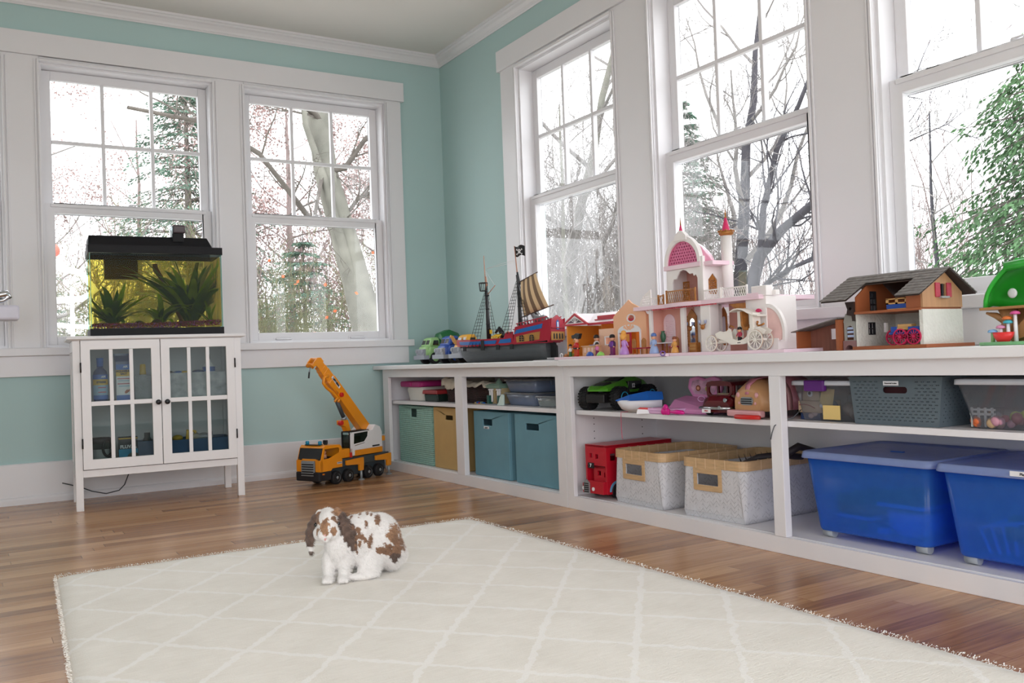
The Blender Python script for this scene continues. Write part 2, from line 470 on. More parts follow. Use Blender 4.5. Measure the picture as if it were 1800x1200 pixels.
U2 = shelf_unit('right white shelf unit holding woven baskets and blue storage tubs', -1.98, -4.6, [(-3.098, -3.143)], 0.589)
CT = P('white_worktop', 'e8e8ea', 0.35, var=0.015, vs=3)
for nm, y0, y1, z0, z1, lab in (('worktop', -0.003, -1.985, 0.591, 0.614, 'white painted board top over the left shelf unit, under the pirate ship'),
                        ('worktop', -1.986, -4.63, 0.589, 0.617, 'white painted board top over the right shelf unit, under the castle and barn')):
    g = G().mat(CT); g.box(FX - 0.03, y1, z0, -0.003, y0, z1)
    tag(g.obj(nm, bev=0.003), lab, 'worktop')
# ------------------------------------------------------------------ the garden and woods outside
def rv(a=1.0): return Vector((random.uniform(-a, a), random.uniform(-a, a), random.uniform(-a, a)))
BARK = P('grey_brown_bark', '5c5650', 0.9, var=0.25, vs=6, bump=0.4, bs=20)
BARKD = P('dark_bark', '46444a', 0.9, var=0.25, vs=6)
BARKP = P('pale_mottled_bark', '74736a', 0.9, var=0.3, vs=3.5, bump=0.3, bs=10)
TWIG = P('grey_twigs', '85817e', 0.9, var=0.2, vs=3)  # lightened, with atmospheric haze put into the twig colour
TWIGP = P('pink_brown_twigs', '8a7b78', 0.9, var=0.2, vs=3)
NEED = P('blue_green_needles', '5e7c6a', 0.8, var=0.35, vs=1.5, sub=0.0)  # greyed and lightened: haze of the air put into the needle colour
HEML = P('hemlock_green_needles', '4c6c46', 0.8, var=0.4, vs=2.5)
COPPER = P('copper_brown_leaves', 'a08682', 0.8, var=0.3, vs=2.0)
ORANGE = P('orange_leaves', 'c8643c', 0.8, var=0.2)

g = G().mat(P('pale_bounce_lawn', 'c9c6c0', 0.95, var=0.3, vs=0.8)); g.box(-60, -40, -0.7, 70, 90, -0.5); struct(g.obj('lawn'))  # ground below view, colour kept pale to bounce light up to the ceiling

def leaf(g, p, d, l, w):
    """one small blade at p along d"""
    d = d.normalized(); s = d.cross(rv()); 
    if s.length < 1e-3: return
    s = s.normalized() * w; o = len(g.v)
    g.v += [tuple(p), tuple(p + d * l * 0.5 + s), tuple(p + d * l), tuple(p + d * l * 0.5 - s)]
    g.f.append([o, o + 1, o + 2, o + 3]); g.fm.append(g.c); g.fs.append(False)
def rtube(g, pts, rs, n=3):
    """quick thin branch"""
    o = len(g.v)
    d = (pts[-1] - pts[0]).normalized(); a = Vector((0, 0, 1)) if abs(d.z) < 0.9 else Vector((1, 0, 0))
    u = d.cross(a).normalized(); w = d.cross(u)
    cs = [(cos(2 * pi * k / n), sin(2 * pi * k / n)) for k in range(n)]
    for p, r in zip(pts, rs):
        for c, s in cs: g.v.append(tuple(p + u * (c * r) + w * (s * r)))
    for k in range(len(pts) - 1):
        for i in range(n):
            j = (i + 1) % n
            g.f.append([o + k * n + i, o + k * n + j, o + (k + 1) * n + j, o + (k + 1) * n + i]); g.fm.append(g.c); g.fs.append(n > 3)
def branch(g, p, d, L_, r, lev, kids, tips, up=0.15, wob=0.28, spread=0.9, ratio=0.55):
    seg = 6 if lev > 1 else 4
    pts = [p.copy()]; rs = [r]
    d = d.normalized()
    for i in range(seg):
        d = (d + rv(wob) + Vector((0, 0, up))).normalized()
        pts.append(pts[-1] + d * (L_ / seg)); rs.append(r * (1 - 0.75 * (i + 1) / seg))
    rtube(g, pts, rs, 8 if r > 0.09 else (5 if r > 0.03 else 3))
    if lev <= 0:
        tips.append((pts[-1], d)); return
    nk = kids[lev - 1]
    for k in range(nk):
        t = random.uniform(0.25, 1.0) * seg; i = min(int(t), seg - 1); f = t - i
        q = pts[i].lerp(pts[i + 1], f); dd = (pts[i + 1] - pts[i]).normalized()
        side = dd.cross(rv()).normalized()
        branch(g, q, dd * (1 - 0.35 * spread) + side * spread, L_ * ratio * random.uniform(0.6, 1.15), max(0.004, rs[i] * 0.6), lev - 1, kids, tips, up * 0.8, wob, spread, ratio)

def bare_tree(name, label, loc, h, r, limbs, kids, mat, twig=None, lean=(0, 0), seed=1, group=None, up=0.12, ratio=0.55, low=0.25, leaves=None, leafn=0):
    random.seed(seed)
    t = thing(name, label, 'tree', loc, 0, group)
    g = G().mat(mat); n = 9
    pts = [Vector((lean[0] * (i / n) ** 1.2, lean[1] * (i / n) ** 1.2, h * i / n)) + (rv(0.05 * r * 6) if i else Vector()) for i in range(n + 1)]
    rs = [r * (1.25 if i == 0 else 1 - 0.8 * i / n) for i in range(n + 1)]
    rtube(g, pts, rs, 12); g.obj('trunk', t, fixn=False)
    b = G().mat(twig or mat); tips = []
    for k in range(limbs):
        tt = (low + (1 - low) * k / limbs) * n; i = min(int(tt), n - 1); q = pts[i].lerp(pts[i + 1], tt - i)
        a = k * 2.4 + random.uniform(-.5, .5)
        branch(b, q, Vector((cos(a), sin(a), 0.45)), h * 0.42 * random.uniform(0.7, 1.1), rs[i] * 0.5, len(kids), kids, tips, up, ratio=ratio)
    b.obj('branches', t, fixn=False)
    if leaves:
        l = G().mat(leaves)
        for k in range(leafn):
            p, d = random.choice(tips); leaf(l, p + rv(0.18), rv(), 0.07, 0.022)
        l.obj('leaves', t, fixn=False)
    return t
def conifer(name, label, loc, h, rad, mat, seed=1, layers=26, per=7, nl=26, droop=0.25, group=None, leafl=0.16, low=0.05):
    random.seed(seed)
    t = thing(name, label, 'tree', loc, 0, group)
    g = G().mat(BARK); rtube(g, [Vector((0, 0, h * i / 8)) for i in range(9)], [0.02 * h * (1 - 0.9 * i / 8) for i in range(9)], 8); g.obj('trunk', t, fixn=False)
    b = G().mat(BARK); f = G().mat(mat)
    for k in range(layers):
        z = h * (low + (0.99 - low) * k / layers); rr = rad * (1 - (k / layers)) ** 0.8 * random.uniform(0.75, 1.1) + 0.1
        for j in range(per):
            a = random.uniform(0, 2 * pi); d = Vector((cos(a), sin(a), 0.12))
            pts = [Vector((0, 0, z))]
            for i in range(5):
                d = (d + rv(0.12) - Vector((0, 0, droop * 0.3))).normalized(); pts.append(pts[-1] + d * rr / 5)
            rtube(b, pts, [0.018 * (1 - i / 6) for i in range(6)], 3)
            for m in range(nl):
                tt = random.uniform(0.8, 5); i = min(int(tt), 4); p = pts[i].lerp(pts[i + 1], tt - i)
                s = Vector((-d.y, d.x, 0)) * random.choice((-1, 1))
                q = p + s * random.uniform(0, 0.28) * rr * (1.2 - tt / 6) + Vector((0, 0, random.uniform(-0.12, 0.03) * rr * 0.5))
                leaf(f, q, d * 0.8 + s * 0.7 + rv(0.35) - Vector((0, 0, droop)), leafl * random.uniform(0.6, 1.3), leafl * 0.16)
    b.obj('branches', t, fixn=False); f.obj('needles', t, fixn=False)
    return t

# the big pale tree behind the right-hand back window, built along its own leaning stems
random.seed(5)
syc = thing('mottled_tree', 'large pale tree with a leaning mottled trunk, filling the back window beside the corner', 'tree', (0, 0, -0.5))
g = G().mat(BARKP)
main = [Vector(p) for p in ((1.7, 5.0, 0), (1.55, 5.0, 1.4), (1.38, 5.0, 2.1), (1.22, 5.02, 2.75), (1.06, 5.05, 3.4), (0.98, 5.1, 4.3), (0.85, 5.2, 5.6), (0.8, 5.4, 7.5))]
rtube(g, main, [0.26, 0.21, 0.17, 0.155, 0.14, 0.13, 0.11, 0.06], 14)
left = [Vector(p) for p in ((1.52, 5.0, 1.5), (1.27, 4.9, 2.2), (1.06, 4.85, 2.9), (0.98, 4.9, 3.3), (0.78, 4.9, 3.9), (0.72, 4.9, 4.6))]
rtube(g, left, [0.07, 0.055, 0.05, 0.045, 0.035, 0.02], 9)
g.obj('trunk', syc, fixn=False)
b = G().mat(BARK); tips = []
for pts, r in (([(0.95, 4.9, 3.3), (0.8, 4.8, 2.75), (0.52, 4.7, 3.05), (0.15, 4.6, 3.45), (-0.4, 4.5, 3.7), (-1.2, 4.4, 3.75)], 0.045),
               ([(1.0, 5, 3.4), (1.25, 4.9, 3.45), (1.5, 4.9, 3.8), (1.8, 4.8, 4.0), (2.3, 4.7, 4.0)], 0.05),
               ([(1.2, 5, 2.8), (1.4, 4.9, 3.1), (1.55, 4.9, 3.15), (1.9, 4.8, 3.2)], 0.03),
               ([(1.0, 5, 4.0), (0.6, 4.9, 4.3), (0.1, 4.8, 4.1), (-0.8, 4.6, 4.15), (-1.6, 4.5, 4.5)], 0.045),
               ([(0.9, 5, 4.8), (1.3, 4.9, 4.9), (1.9, 4.8, 5.4)], 0.05)):
    P_ = [Vector(q) for q in pts]
    rtube(b, P_, [r * (1 - 0.7 * i / len(P_)) for i in range(len(P_))], 6)
    for k in range(11):
        i = random.randrange(len(P_) - 1); q = P_[i].lerp(P_[i + 1], random.random())
        branch(b, q, (P_[i + 1] - P_[i]).normalized() + rv(0.9), random.uniform(0.5, 1.2), 0.014, 2, (4, 3), tips, 0.05)
b.obj('branches', syc, fixn=False)
f = G().mat(ORANGE)
for k in range(26): leaf(f, Vector((random.uniform(0.1, 2.0), 4.3, random.uniform(1.0, 2.4))), rv(), 0.05, 0.02)
f.obj('last_leaves', syc, fixn=False)

conifer('conifer', 'tall hazy conifer behind the right part of the left back window', (1.35, 14.0, -0.5), 7.6, 3.0, NEED, 11, layers=32, per=9, nl=60, leafl=0.1)
conifer('conifer', 'low dense conifer behind the aquarium, left of the tall hazy one', (-1.9, 11.0, -0.5), 3.6, 1.7, NEED, 12, layers=18, nl=60, leafl=0.08)
conifer('conifer', 'broad conifer at the foot of the big pale tree', (2.9, 11.5, -0.5), 3.7, 1.9, NEED, 13, layers=18, nl=60, leafl=0.08)
for i, (x, y, h, sd) in enumerate(((3.3, 13.5, 6.3, 21), (5.4, 13.0, 6.4, 22), (4.4, 17, 8.2, 23), (7.2, 15, 7.5, 24), (1.2, 19, 7.5, 27))):
    bare_tree('beech_tree', 'beech tree holding copper brown leaves, in the copse behind the big pale tree', (x, y, -0.5), h, 0.09, 9, (5, 5, 4), TWIGP, seed=sd,
              group='copper leaved beeches', leaves=COPPER, leafn=6500, low=0.12)
bare_tree('bare_tree', 'bare tree reaching pale twigs across the left back window', (-2.8, 8.5, -0.5), 6.5, 0.12, 9, (5, 4, 3), BARKP, TWIG, seed=31)
bare_tree('bare_tree', 'distant bare tree left of the tall hazy conifer', (-1.0, 18, -0.5), 6.0, 0.1, 9, (5, 4, 3), BARK, TWIG, seed=32)
# behind the right wall windows
conifer('conifer', 'grey green conifer behind the twigs of the first right-hand window', (9.5, 8.2, -0.5), 6.3, 1.9, NEED, 14, per=9, nl=60, leafl=0.1)
bare_tree('bare_tree', 'bare tree with a slanting pale limb crossing the first right-hand window', (5.6, 7.4, -0.5), 8.0, 0.12, 13, (6, 5, 4), BARKP, TWIG, lean=(1.2, -1.5), seed=41, low=0.12)
bare_tree('bare_tree', 'slim bare tree low in the first right-hand window', (4.4, 5.0, -0.5), 4.6, 0.05, 12, (6, 5, 4), BARKP, TWIG, seed=42, low=0.15)
bare_tree('bare_tree', 'dark bare tree with upswept limbs behind the pink castle', (7.2, 4.75, -0.5), 6.2, 0.14, 11, (6, 5, 4), BARKD, TWIG, lean=(0.4, -0.5), seed=43, up=0.3)
# the leaning dark tree right of the castle
random.seed(44)
t = thing('leaning_tree', 'dark tree leaning right across the middle right-hand window, forking low', 'tree', (0, 0, -0.5))
g = G().mat(BARKD)
A_ = [Vector(p) for p in ((7.0, 4.3, 0), (7.0, 4.1, 2.0), (7.0, 3.9, 2.45), (7.0, 3.5, 2.75), (7.0, 2.9, 3.05), (7.0, 2.2, 3.5), (7.0, 1.4, 4.3))]
rtube(g, A_, [0.16, 0.1, 0.085, 0.07, 0.06, 0.045, 0.02], 9)
g.obj('trunk', t, fixn=False)
b = G().mat(BARKD); tips = []
B_ = [Vector(p) for p in ((7.0, 3.9, 2.4), (7.05, 3.85, 3.1), (7.1, 3.6, 3.9), (7.1, 3.2, 4.4), (7.1, 2.7, 5.2))]
C_ = [Vector(p) for p in ((7.0, 4.1, 1.9), (6.9, 3.3, 2.2), (6.8, 2.4, 2.35))]
for Q, r in ((B_, 0.055), (C_, 0.035), (A_[2:], 0.02)):
    rtube(b, Q, [r * (1 - 0.7 * i / len(Q)) for i in range(len(Q))], 6)
    for k in range(16):
        i = random.randrange(len(Q) - 1); q = Q[i].lerp(Q[i + 1], random.random())
        branch(b, q, (Q[i + 1] - Q[i]).normalized() + rv(0.8), random.uniform(0.7, 1.6), 0.018, 2, (5, 4), tips, 0.1)
b.obj('branches', t, fixn=False)
conifer('hemlock', 'drooping green hemlock outside the nearest right-hand window', (6.4, -1.05, -0.5), 5.6, 2.5, HEML, 51, layers=44, per=13, nl=115, droop=0.45, leafl=0.075)
bare_tree('bare_tree', 'small bare tree low in the nearest right-hand window, left of the hemlock', (6.2, 0.7, -0.5), 3.6, 0.04, 9, (5, 4, 3), BARKD, TWIG, seed=46, low=0.3)
# the far thicket nobody could count
def thicket(name, label, box, n, h0, h1, mat, seed, r=0.012):
    random.seed(seed); g = G().mat(mat); tips = []
    for k in range(n):
        p = Vector((random.uniform(box[0], box[1]), random.uniform(box[2], box[3]), -0.5)); h = random.uniform(h0, h1)
        branch(g, p, Vector((random.uniform(-.3, .3), random.uniform(-.3, .3), 1)), h, r * random.uniform(0.8, 2), 2, (6, 4), tips, 0.1, wob=0.16, spread=0.6, ratio=0.45)
    return tag(g.obj(name, fixn=False), label, 'brushwood', kind='stuff')
thicket('brushwood', 'fine grey brushwood along the far edge of the garden behind the right windows', (8, 13, -4, 14), 420, 2.2, 4.4, TWIGP, 61)
thicket('brushwood', 'pale tangled twigs filling the lower half of the first right-hand window', (4.0, 8.5, 4.6, 11), 420, 2.6, 4.4, TWIG, 62, 0.006)
thicket('brushwood', 'brown brushwood behind the back windows', (-5, 8, 12, 20), 330, 2.2, 5.0, TWIGP, 63)
thicket('brushwood', 'low olive undergrowth below the big pale tree', (-3, 4, 6.5, 10), 260, 1.4, 2.8, P('olive_twigs', '6d6e52', 0.9, var=0.3), 64, 0.009)
# play frame and ball outside the left back window
pf = thing('play_frame', 'white tubular play frame on the lawn outside the left back window', 'play frame', (-1.9, 4.0, -0.5))
g = G().mat(P('white_plastic', 'e8ecee', 0.4))
g.tube([(-0.35, 0, 2.05), (-0.05, 0, 2.12), (0.2, 0, 2.06), (0.32, 0, 1.9), (0.2, 0, 1.82), (-0.1, 0, 1.8), (-0.4, 0, 1.85)], 0.03, 8); g.obj('hoop', pf)
for x in (-0.3, 0.12, 0.28):
    g = G().mat(P('white_plastic', 'e8ecee', 0.4)); g.tube([(x, 0, 0), (x, 0, 1.9)], 0.018, 8); g.obj('post', pf)
g = G().mat(P('white_plastic', 'e8ecee', 0.4)); g.tube([(-0.5, 0, 1.62), (0.4, 0, 1.55)], 0.022, 8); g.obj('rail', pf)
g = G().mat(P('orange_plastic', 'e0543a', 0.5)); g.sph((0, 0, 0), 0.065); g.mat(BLACKM).tube([(0, 0, 0.06), (0, 0, 0.9)], 0.003, 4)
tag(g.obj('hanging_lantern', loc=(-1.93, 4.0, 1.76)), 'round orange red lantern hanging outside the left back window', 'lantern')
# ------------------------------------------------------------------ glass-door display cabinet
YEL = P('yellow_plastic', 'e0b422', 0.45, var=0.05)
BLUEP = P('bright_blue_plastic', '1f62b8', 0.4, var=0.06)
INK = P('black_ink', '1b1b20', 0.6, var=0.05)
WHT = P('white_plastic_glossy', 'e9e9ec', 0.35, var=0.02)
CABG = glass('cabinet_glass', 'e4eae9', 0.3)
CB = (-1.813, -0.328)
cab = thing('display_cabinet', 'white cabinet with two glass doors, standing below the back windows under the aquarium', 'cabinet', (CB[0], CB[1], 0), R(-3.5))
g = G().mat(WHITE2)
for y0, y1 in ((-0.193, -0.160), (0.160, 0.193)):
    for x0, x1 in ((-0.3775, -0.3455), (0.3455, 0.3775)):
        l = G().mat(WHITE2); l.box(x0, y0, 0.0, x1, y1, 0.785); l.obj('leg', cab, bev=0.002)
g = G().mat(WHITE2)
g.box(-0.3455, -0.188, 0.153, 0.3455, -0.170, 0.186)       # front rail
g.box(-0.3455, 0.175, 0.153, 0.3455, 0.190, 0.785)         # back
for x in (-0.3715, 0.3595):
    g.box(x, -0.16, 0.17, x + 0.012, 0.16, 0.785)
for x in (-0.3765, 0.3565):
    g.box(x, -0.16, 0.153, x + 0.02, 0.16, 0.20); g.box(x, -0.16, 0.735, x + 0.02, 0.16, 0.785)
g.box(-0.36, -0.168, 0.172, 0.36, 0.175, 0.188)            # floor board
g.obj('carcass', cab, bev=0.001)
g = G().mat(WHITE2); g.box(-0.358, -0.15, 0.482, 0.358, 0.174, 0.498); g.obj('shelf', cab)
g = G().mat(WHITE2)
ol = [(-0.4, -0.213), (0.4, -0.213), (0.4, 0.2), (-0.4, 0.2)]
g.loft([[(x * 0.955, y * 0.94, 0.785) for x, y in ol], [(x, y, 0.792) for x, y in ol], [(x, y, 0.798) for x, y in ol], [(x * 0.985, y * 0.975, 0.805) for x, y in ol]], smooth=False)
g.obj('cabinet_top', cab)
for x0, x1, kx in ((-0.344, -0.0015, -0.016), (0.0015, 0.344, 0.024)):
    g = G().mat(WHITE2); a, b = x0 + 0.040, x1 - 0.040; z0, z1 = 0.235, 0.742
    g.prism(rect(x0, 0.190, x1, 0.784), 'y', -0.205, -0.187, [rect(a, z0, b, z1)[::-1]])
    w = (b - a)
    for k in (1, 2):
        c = a + w * k / 3; g.box(c - 0.0085, -0.203, z0, c + 0.0085, -0.19, z1)
    g.box(a, -0.2035, 0.481, b, -0.1895, 0.502)
    d = g.obj('door', cab, bev=0.0015)
    g = G().mat(CABG); g.box(a - 0.003, -0.1945, z0 - 0.003, b + 0.003, -0.1915, z1 + 0.003); g.obj('door_glass', d)
    g = G().mat(BLACKM); g.lathe([(0.0045, 0), (0.0045, 0.01), (0.011, 0.014), (0.0125, 0.02), (0.010, 0.025), (0.001, 0.026)], 16)
    k = g.obj('knob', d, loc=(kx, -0.205, 0.485)); k.rotation_euler = (R(90), 0, 0)
    hx = x0 - 0.001 if x0 < -0.1 else x1 + 0.001
    for hz in (0.31, 0.66):
        g = G().mat(BLACKM); g.box(hx - 0.003, -0.207, hz - 0.022, hx + 0.003, -0.190, hz + 0.022); g.cyl((hx, -0.207, hz - 0.023), (hx, -0.207, hz + 0.023), 0.0035, n=8)
        g.obj('hinge', d)
_c = cos(R(-3.5)); _s = sin(R(-3.5))
def incab(x, y):
    return (CB[0] + x * _c - y * _s, CB[1] + x * _s + y * _c)
def cthing(n, lab, cat, x, y, z, rz=0): p = incab(x, y); return thing(n, lab, cat, (p[0], p[1], z), R(-3.5) + rz)

# --- things on the upper shelf, left door
DKBL = P('dark_blue_bottle', '1c3a6c', 0.25, var=0.05)
PALEB = P('pale_blue_label', '9fc0d6', 0.5, var=0.1)
REDI = P('red_ink', 'b8323c', 0.5)
b = cthing('water_conditioner_bottle', 'dark blue bottle with a yellow-banded label, upper shelf of the glass cabinet, far left', 'bottle', -0.258, -0.10, 0.498)
g = G().mat(DKBL); g.lathe([(0.0, 0), (0.030, 0.0), (0.0315, 0.008), (0.0315, 0.125), (0.028, 0.142), (0.014, 0.158), (0.013, 0.168), (0, 0.168)], 24, sy=0.75); g.obj('bottle_body', b)
g = G().mat(BLUEP); g.lathe([(0, 0.165), (0.0145, 0.165), (0.0155, 0.190), (0.016, 0.206), (0, 0.206)], 20); g.obj('cap', b)
g = G().mat(PALEB); g.lathe([(0.0322, 0.012), (0.0322, 0.125)], 24, sy=0.76, cap=False)
g.mat(YEL).lathe([(0.0326, 0.078), (0.0326, 0.105)], 24, sy=0.765, cap=False); g.mat(BLUEP).lathe([(0.0326, 0.105), (0.0326, 0.127)], 24, sy=0.765, cap=False); g.lathe([(0.0326, 0.010), (0.0326, 0.03)], 24, sy=0.765, cap=False)
lb = g.obj('bottle_label', b)
write('label_text', 'STRESS', 0.013, INK, lb, (0.002, -0.0255, 0.091), (R(90), 0, 0), bold=True)
write('label_text', 'API', 0.013, WHT, lb, (0.012, -0.0252, 0.116), (R(90), 0, 0), bold=True)
for z in (0.066, 0.044):
    g = G().mat(REDI); g.box(-0.012, -0.0262, z - 0.002, 0.022, -0.0245, z + 0.002); g.obj('label_stripe', lb)
b = cthing('aquarium_salt_carton', 'milk-carton shaped box with dark blue gable top and yellow band, upper cabinet shelf', 'carton', -0.158, -0.10, 0.498)
g = G().mat(WHT); g.box(-0.033, -0.03, 0, 0.033, 0.03, 0.172)
g.mat(DKBL).loft([[(-0.034, -0.031, 0.15), (0.034, -0.031, 0.15), (0.034, 0.031, 0.15), (-0.034, 0.031, 0.15)], [(-0.034, -0.031, 0.186), (0.034, -0.031, 0.186), (0.034, 0.031, 0.186), (-0.034, 0.031, 0.186)],
                  [(-0.04, -0.004, 0.214), (0.036, -0.004, 0.214), (0.036, 0.004, 0.214), (-0.04, 0.004, 0.214)], [(-0.04, -0.004, 0.224), (0.036, -0.004, 0.224), (0.036, 0.004, 0.224), (-0.04, 0.004, 0.224)]], smooth=False)
g.obj('carton_body', b)
g = G().mat(BLUEP); g.box(-0.0332, -0.0312, 0.146, 0.0332, -0.0302, 0.172); g.box(-0.0332, -0.0312, 0.002, 0.0332, -0.0302, 0.026)
g.mat(YEL).box(-0.0332, -0.0314, 0.116, 0.0332, -0.0302, 0.146); g.mat(REDI).box(-0.028, -0.0313, 0.102, 0.0332, -0.0302, 0.106); g.box(-0.028, -0.0313, 0.078, 0.0332, -0.0302, 0.082)
g.mat(PALEB).box(-0.024, -0.0313, 0.092, 0.03, -0.0302, 0.096); g.box(-0.022, -0.0313, 0.066, 0.026, -0.0302, 0.071)
g.mat(P('rust_fish', 'a8582c', 0.5)).prism([(0.002, 0.04), (0.012, 0.052), (0.02, 0.05), (0.03, 0.058), (0.026, 0.046), (0.016, 0.036), (0.006, 0.032)], 'y', -0.0315, -0.0302)
lb = g.obj('printed_front', b)
write('carton_text', 'AQUARIUM\nSALT', 0.0125, INK, lb, (0, -0.0318, 0.133), (R(90), 0, 0), bold=True)
write('carton_text', 'API', 0.013, WHT, lb, (0.008, -0.0318, 0.16), (R(90), 0, 0), bold=True)
GRYB = P('grey_woven_plastic', '8d9296', 0.6, var=0.15, vs=40, bump=0.4, bs=120)
def open_bin(t, sx, sy, h, m, tp=0.9, th=0.004, name='bin_body', bev=0.003):
    g = G().mat(m)
    o = [(-1, -1), (1, -1), (1, 1), (-1, 1)]
    r = lambda k, z, ins=0: [(x * (sx * k - ins), y * (sy * k - ins), z) for x, y in o]
    g.loft([r(tp, 0), r(1, h), r(1, h, th), r(tp, th, th)], cap=False, smooth=False)
    g.add(r(tp, 0), [(3, 2, 1, 0)]); g.add(r(tp, th, th), [(0, 1, 2, 3)])
    return g.obj(name, t, bev=bev)
b = cthing('grey_storage_bin', 'grey plastic bin holding a yellow-capped bottle, upper cabinet shelf beside the middle', 'bin', -0.058, -0.06, 0.498)
open_bin(b, 0.055, 0.07, 0.115, GRYB)
b = cthing('spray_bottle', 'bottle with a ribbed yellow cap standing in the grey bin of the cabinet', 'bottle', -0.066, -0.06, 0.503)
g = G().mat(WHT); g.lathe([(0, 0), (0.022, 0), (0.022, 0.1), (0.012, 0.115), (0, 0.115)], 20); g.obj('bottle_body', b)
g = G().mat(YEL); g.lathe([(0, 0.115), (0.0145, 0.115), (0.0155, 0.12), (0.0145, 0.125), (0.0135, 0.16), (0.011, 0.166), (0, 0.167)], 20); g.obj('cap', b)
PAT = P('pale_patterned_basket', 'b4b6ba', 0.7, var=0.28, vs=28, bump=0.5, bs=60)
b = cthing('patterned_basket', 'pale grey dotted basket filling the upper shelf behind the right glass door', 'basket', 0.17, -0.03, 0.498)
open_bin(b, 0.165, 0.10, 0.122, PAT, 0.95)
b = cthing('white_bottle', 'white bottle with a blue band poking out of the patterned basket', 'bottle', 0.245, -0.05, 0.503)
g = G().mat(WHT); g.lathe([(0, 0), (0.03, 0), (0.03, 0.145), (0.022, 0.158), (0.008, 0.172), (0.006, 0.18), (0, 0.18)], 20); g.obj('bottle_body', b)
g = G().mat(BLUEP); g.lathe([(0.0305, 0.118), (0.0305, 0.142)], 20, cap=False); g.obj('bottle_label', b)
g = G().mat(INK); g.lathe([(0, 0.18), (0.008, 0.18), (0.006, 0.206), (0, 0.207)], 14); g.obj('cap', b)
for i, (x, w, m, lab) in enumerate(((0.045, 0.03, INK, 'black lid lying at the left end of the patterned basket'), (0.095, 0.022, BLUEP, 'blue pouch lying in the patterned basket next to a yellow one'), (0.125, 0.02, YEL, 'yellow pouch lying in the patterned basket'), (0.19, 0.03, DKBL, 'dark blue pouch in the patterned basket below the white bottle'))):
    g = G().mat(m); g.sph((0, 0, 0), w, 14, 8, rz=0.35, ry=0.8); p = incab(x, -0.07)
    tag(g.obj('pouch', loc=(p[0], p[1], 0.498 + 0.124), bev=0), lab, 'pouch')
    g2 = None
# --- lower shelf
SMOKE = glass('smoked_clear_plastic', 'b9bdbd', 1.0, 0.1, body=0.25, bodycol='8a9090')
b = cthing('clear_tub', 'clear plastic tub with a black lid, lower cabinet shelf, far left', 'tub', -0.262, -0.08, 0.188)
g = G().mat(SMOKE); g.lathe([(0, 0), (0.04, 0), (0.044, 0.01), (0.044, 0.115), (0, 0.115)], 24); g.obj('tub_body', b)
g = G().mat(INK); g.lathe([(0, 0.115), (0.047, 0.115), (0.047, 0.132), (0.04, 0.138), (0, 0.138)], 24); g.obj('lid', b)
g = G().mat(P('pale_band', 'a7aaac', 0.6)); g.lathe([(0.0446, 0.04), (0.0446, 0.085)], 24, cap=False); g.obj('paper_band', b)
b = cthing('black_hose_coil', 'black coiled hose hanging over the clear tub inside the cabinet', 'hose', -0.215, -0.11, 0.188)
g = G().mat(INK); g.tube([(-0.02 + 0.022 * cos(a / 3), 0.02 - 0.0015 * a, 0.09 + 0.038 * sin(a / 3)) for a in range(0, 40)], 0.006, 8)
g.tube([(0.002, -0.04, 0.09), (0.006, -0.02, 0.03), (0.006, 0.0, 0.006)], 0.006, 8); g.obj('hose', b)
b = cthing('filter_media_box', 'dark and light blue product box lettered in white with a yellow stripe, lower cabinet shelf', 'box', -0.146, -0.10, 0.188)
g = G().mat(P('black_navy_card', '20242c', 0.5)); g.box(-0.042, -0.025, 0, 0.042, 0.025, 0.135); g.obj('box_body', b)
g = G().mat(P('cyan_print', '2590b8', 0.5, var=0.25, vs=20)); g.box(-0.0418, -0.0262, 0.002, 0.0418, -0.0251, 0.078)
g.mat(YEL).box(-0.0418, -0.0264, 0.126, 0.0418, -0.0251, 0.131); g.mat(P('gravel_print', '4c5148', 0.7, var=0.5, vs=160)).prism(circ(0.022, 0.032, 0.03, 20), 'y', -0.0266, -0.0251); lb = g.obj('printed_front', b)
write('box_text', 'FLUVAL', 0.021, WHT, lb, (0.0, -0.0272, 0.089), (R(90), 0, 0), bold=True)
GBLUE = P('grey_blue_plastic', '5b6880', 0.55, var=0.1, vs=8)
b = cthing('slate_bin', 'slate blue bin with a clear bottle in it, lower cabinet shelf beside the door gap', 'bin', -0.055, -0.07, 0.188)
open_bin(b, 0.05, 0.06, 0.11, GBLUE)
b = cthing('clear_bottle', 'clear capped bottle standing in the slate bin', 'bottle', -0.056, -0.075, 0.193)
g = G().mat(SMOKE); g.lathe([(0, 0), (0.026, 0), (0.026, 0.10), (0.014, 0.12), (0.014, 0.142), (0, 0.143)], 18); g.obj('bottle_body', b)
g = G().mat(WHT); g.box(-0.012, -0.028, 0.07, 0.012, -0.0255, 0.098); g.obj('bottle_label', b)
DENIM = P('denim_blue_fabric', '35587e', 0.85, var=0.14, vs=10, bump=0.3, bs=500)
b = cthing('fabric_bin', 'denim blue fabric bin filling the lower shelf behind the right glass door', 'bin', 0.17, -0.04, 0.188)
open_bin(b, 0.165, 0.10, 0.105, DENIM, 0.97)
b = cthing('yellow_scoop', 'yellow plastic scoop with a handle hole sticking out of the denim blue bin', 'scoop', 0.15, -0.06, 0.245)
g = G().mat(YEL); g.prism([(-0.03, 0), (0.035, 0), (0.03, 0.06), (0.022, 0.085), (-0.022, 0.09), (-0.025, 0.06)], 'y', -0.01, 0.01, [rrect(-0.012, 0.062, 0.014, 0.078, 0.005)[::-1]]); g.obj('scoop_body', b, bev=0.002)
b = cthing('clear_bag', 'crumpled clear plastic bag lying on the denim blue bin', 'bag', 0.20, -0.07, 0.285)
g = G().mat(glass('clear_film', 'e6ecf2', 1.6, 0.1, body=0.5, bodycol='dfe8f2'))
random.seed(3)
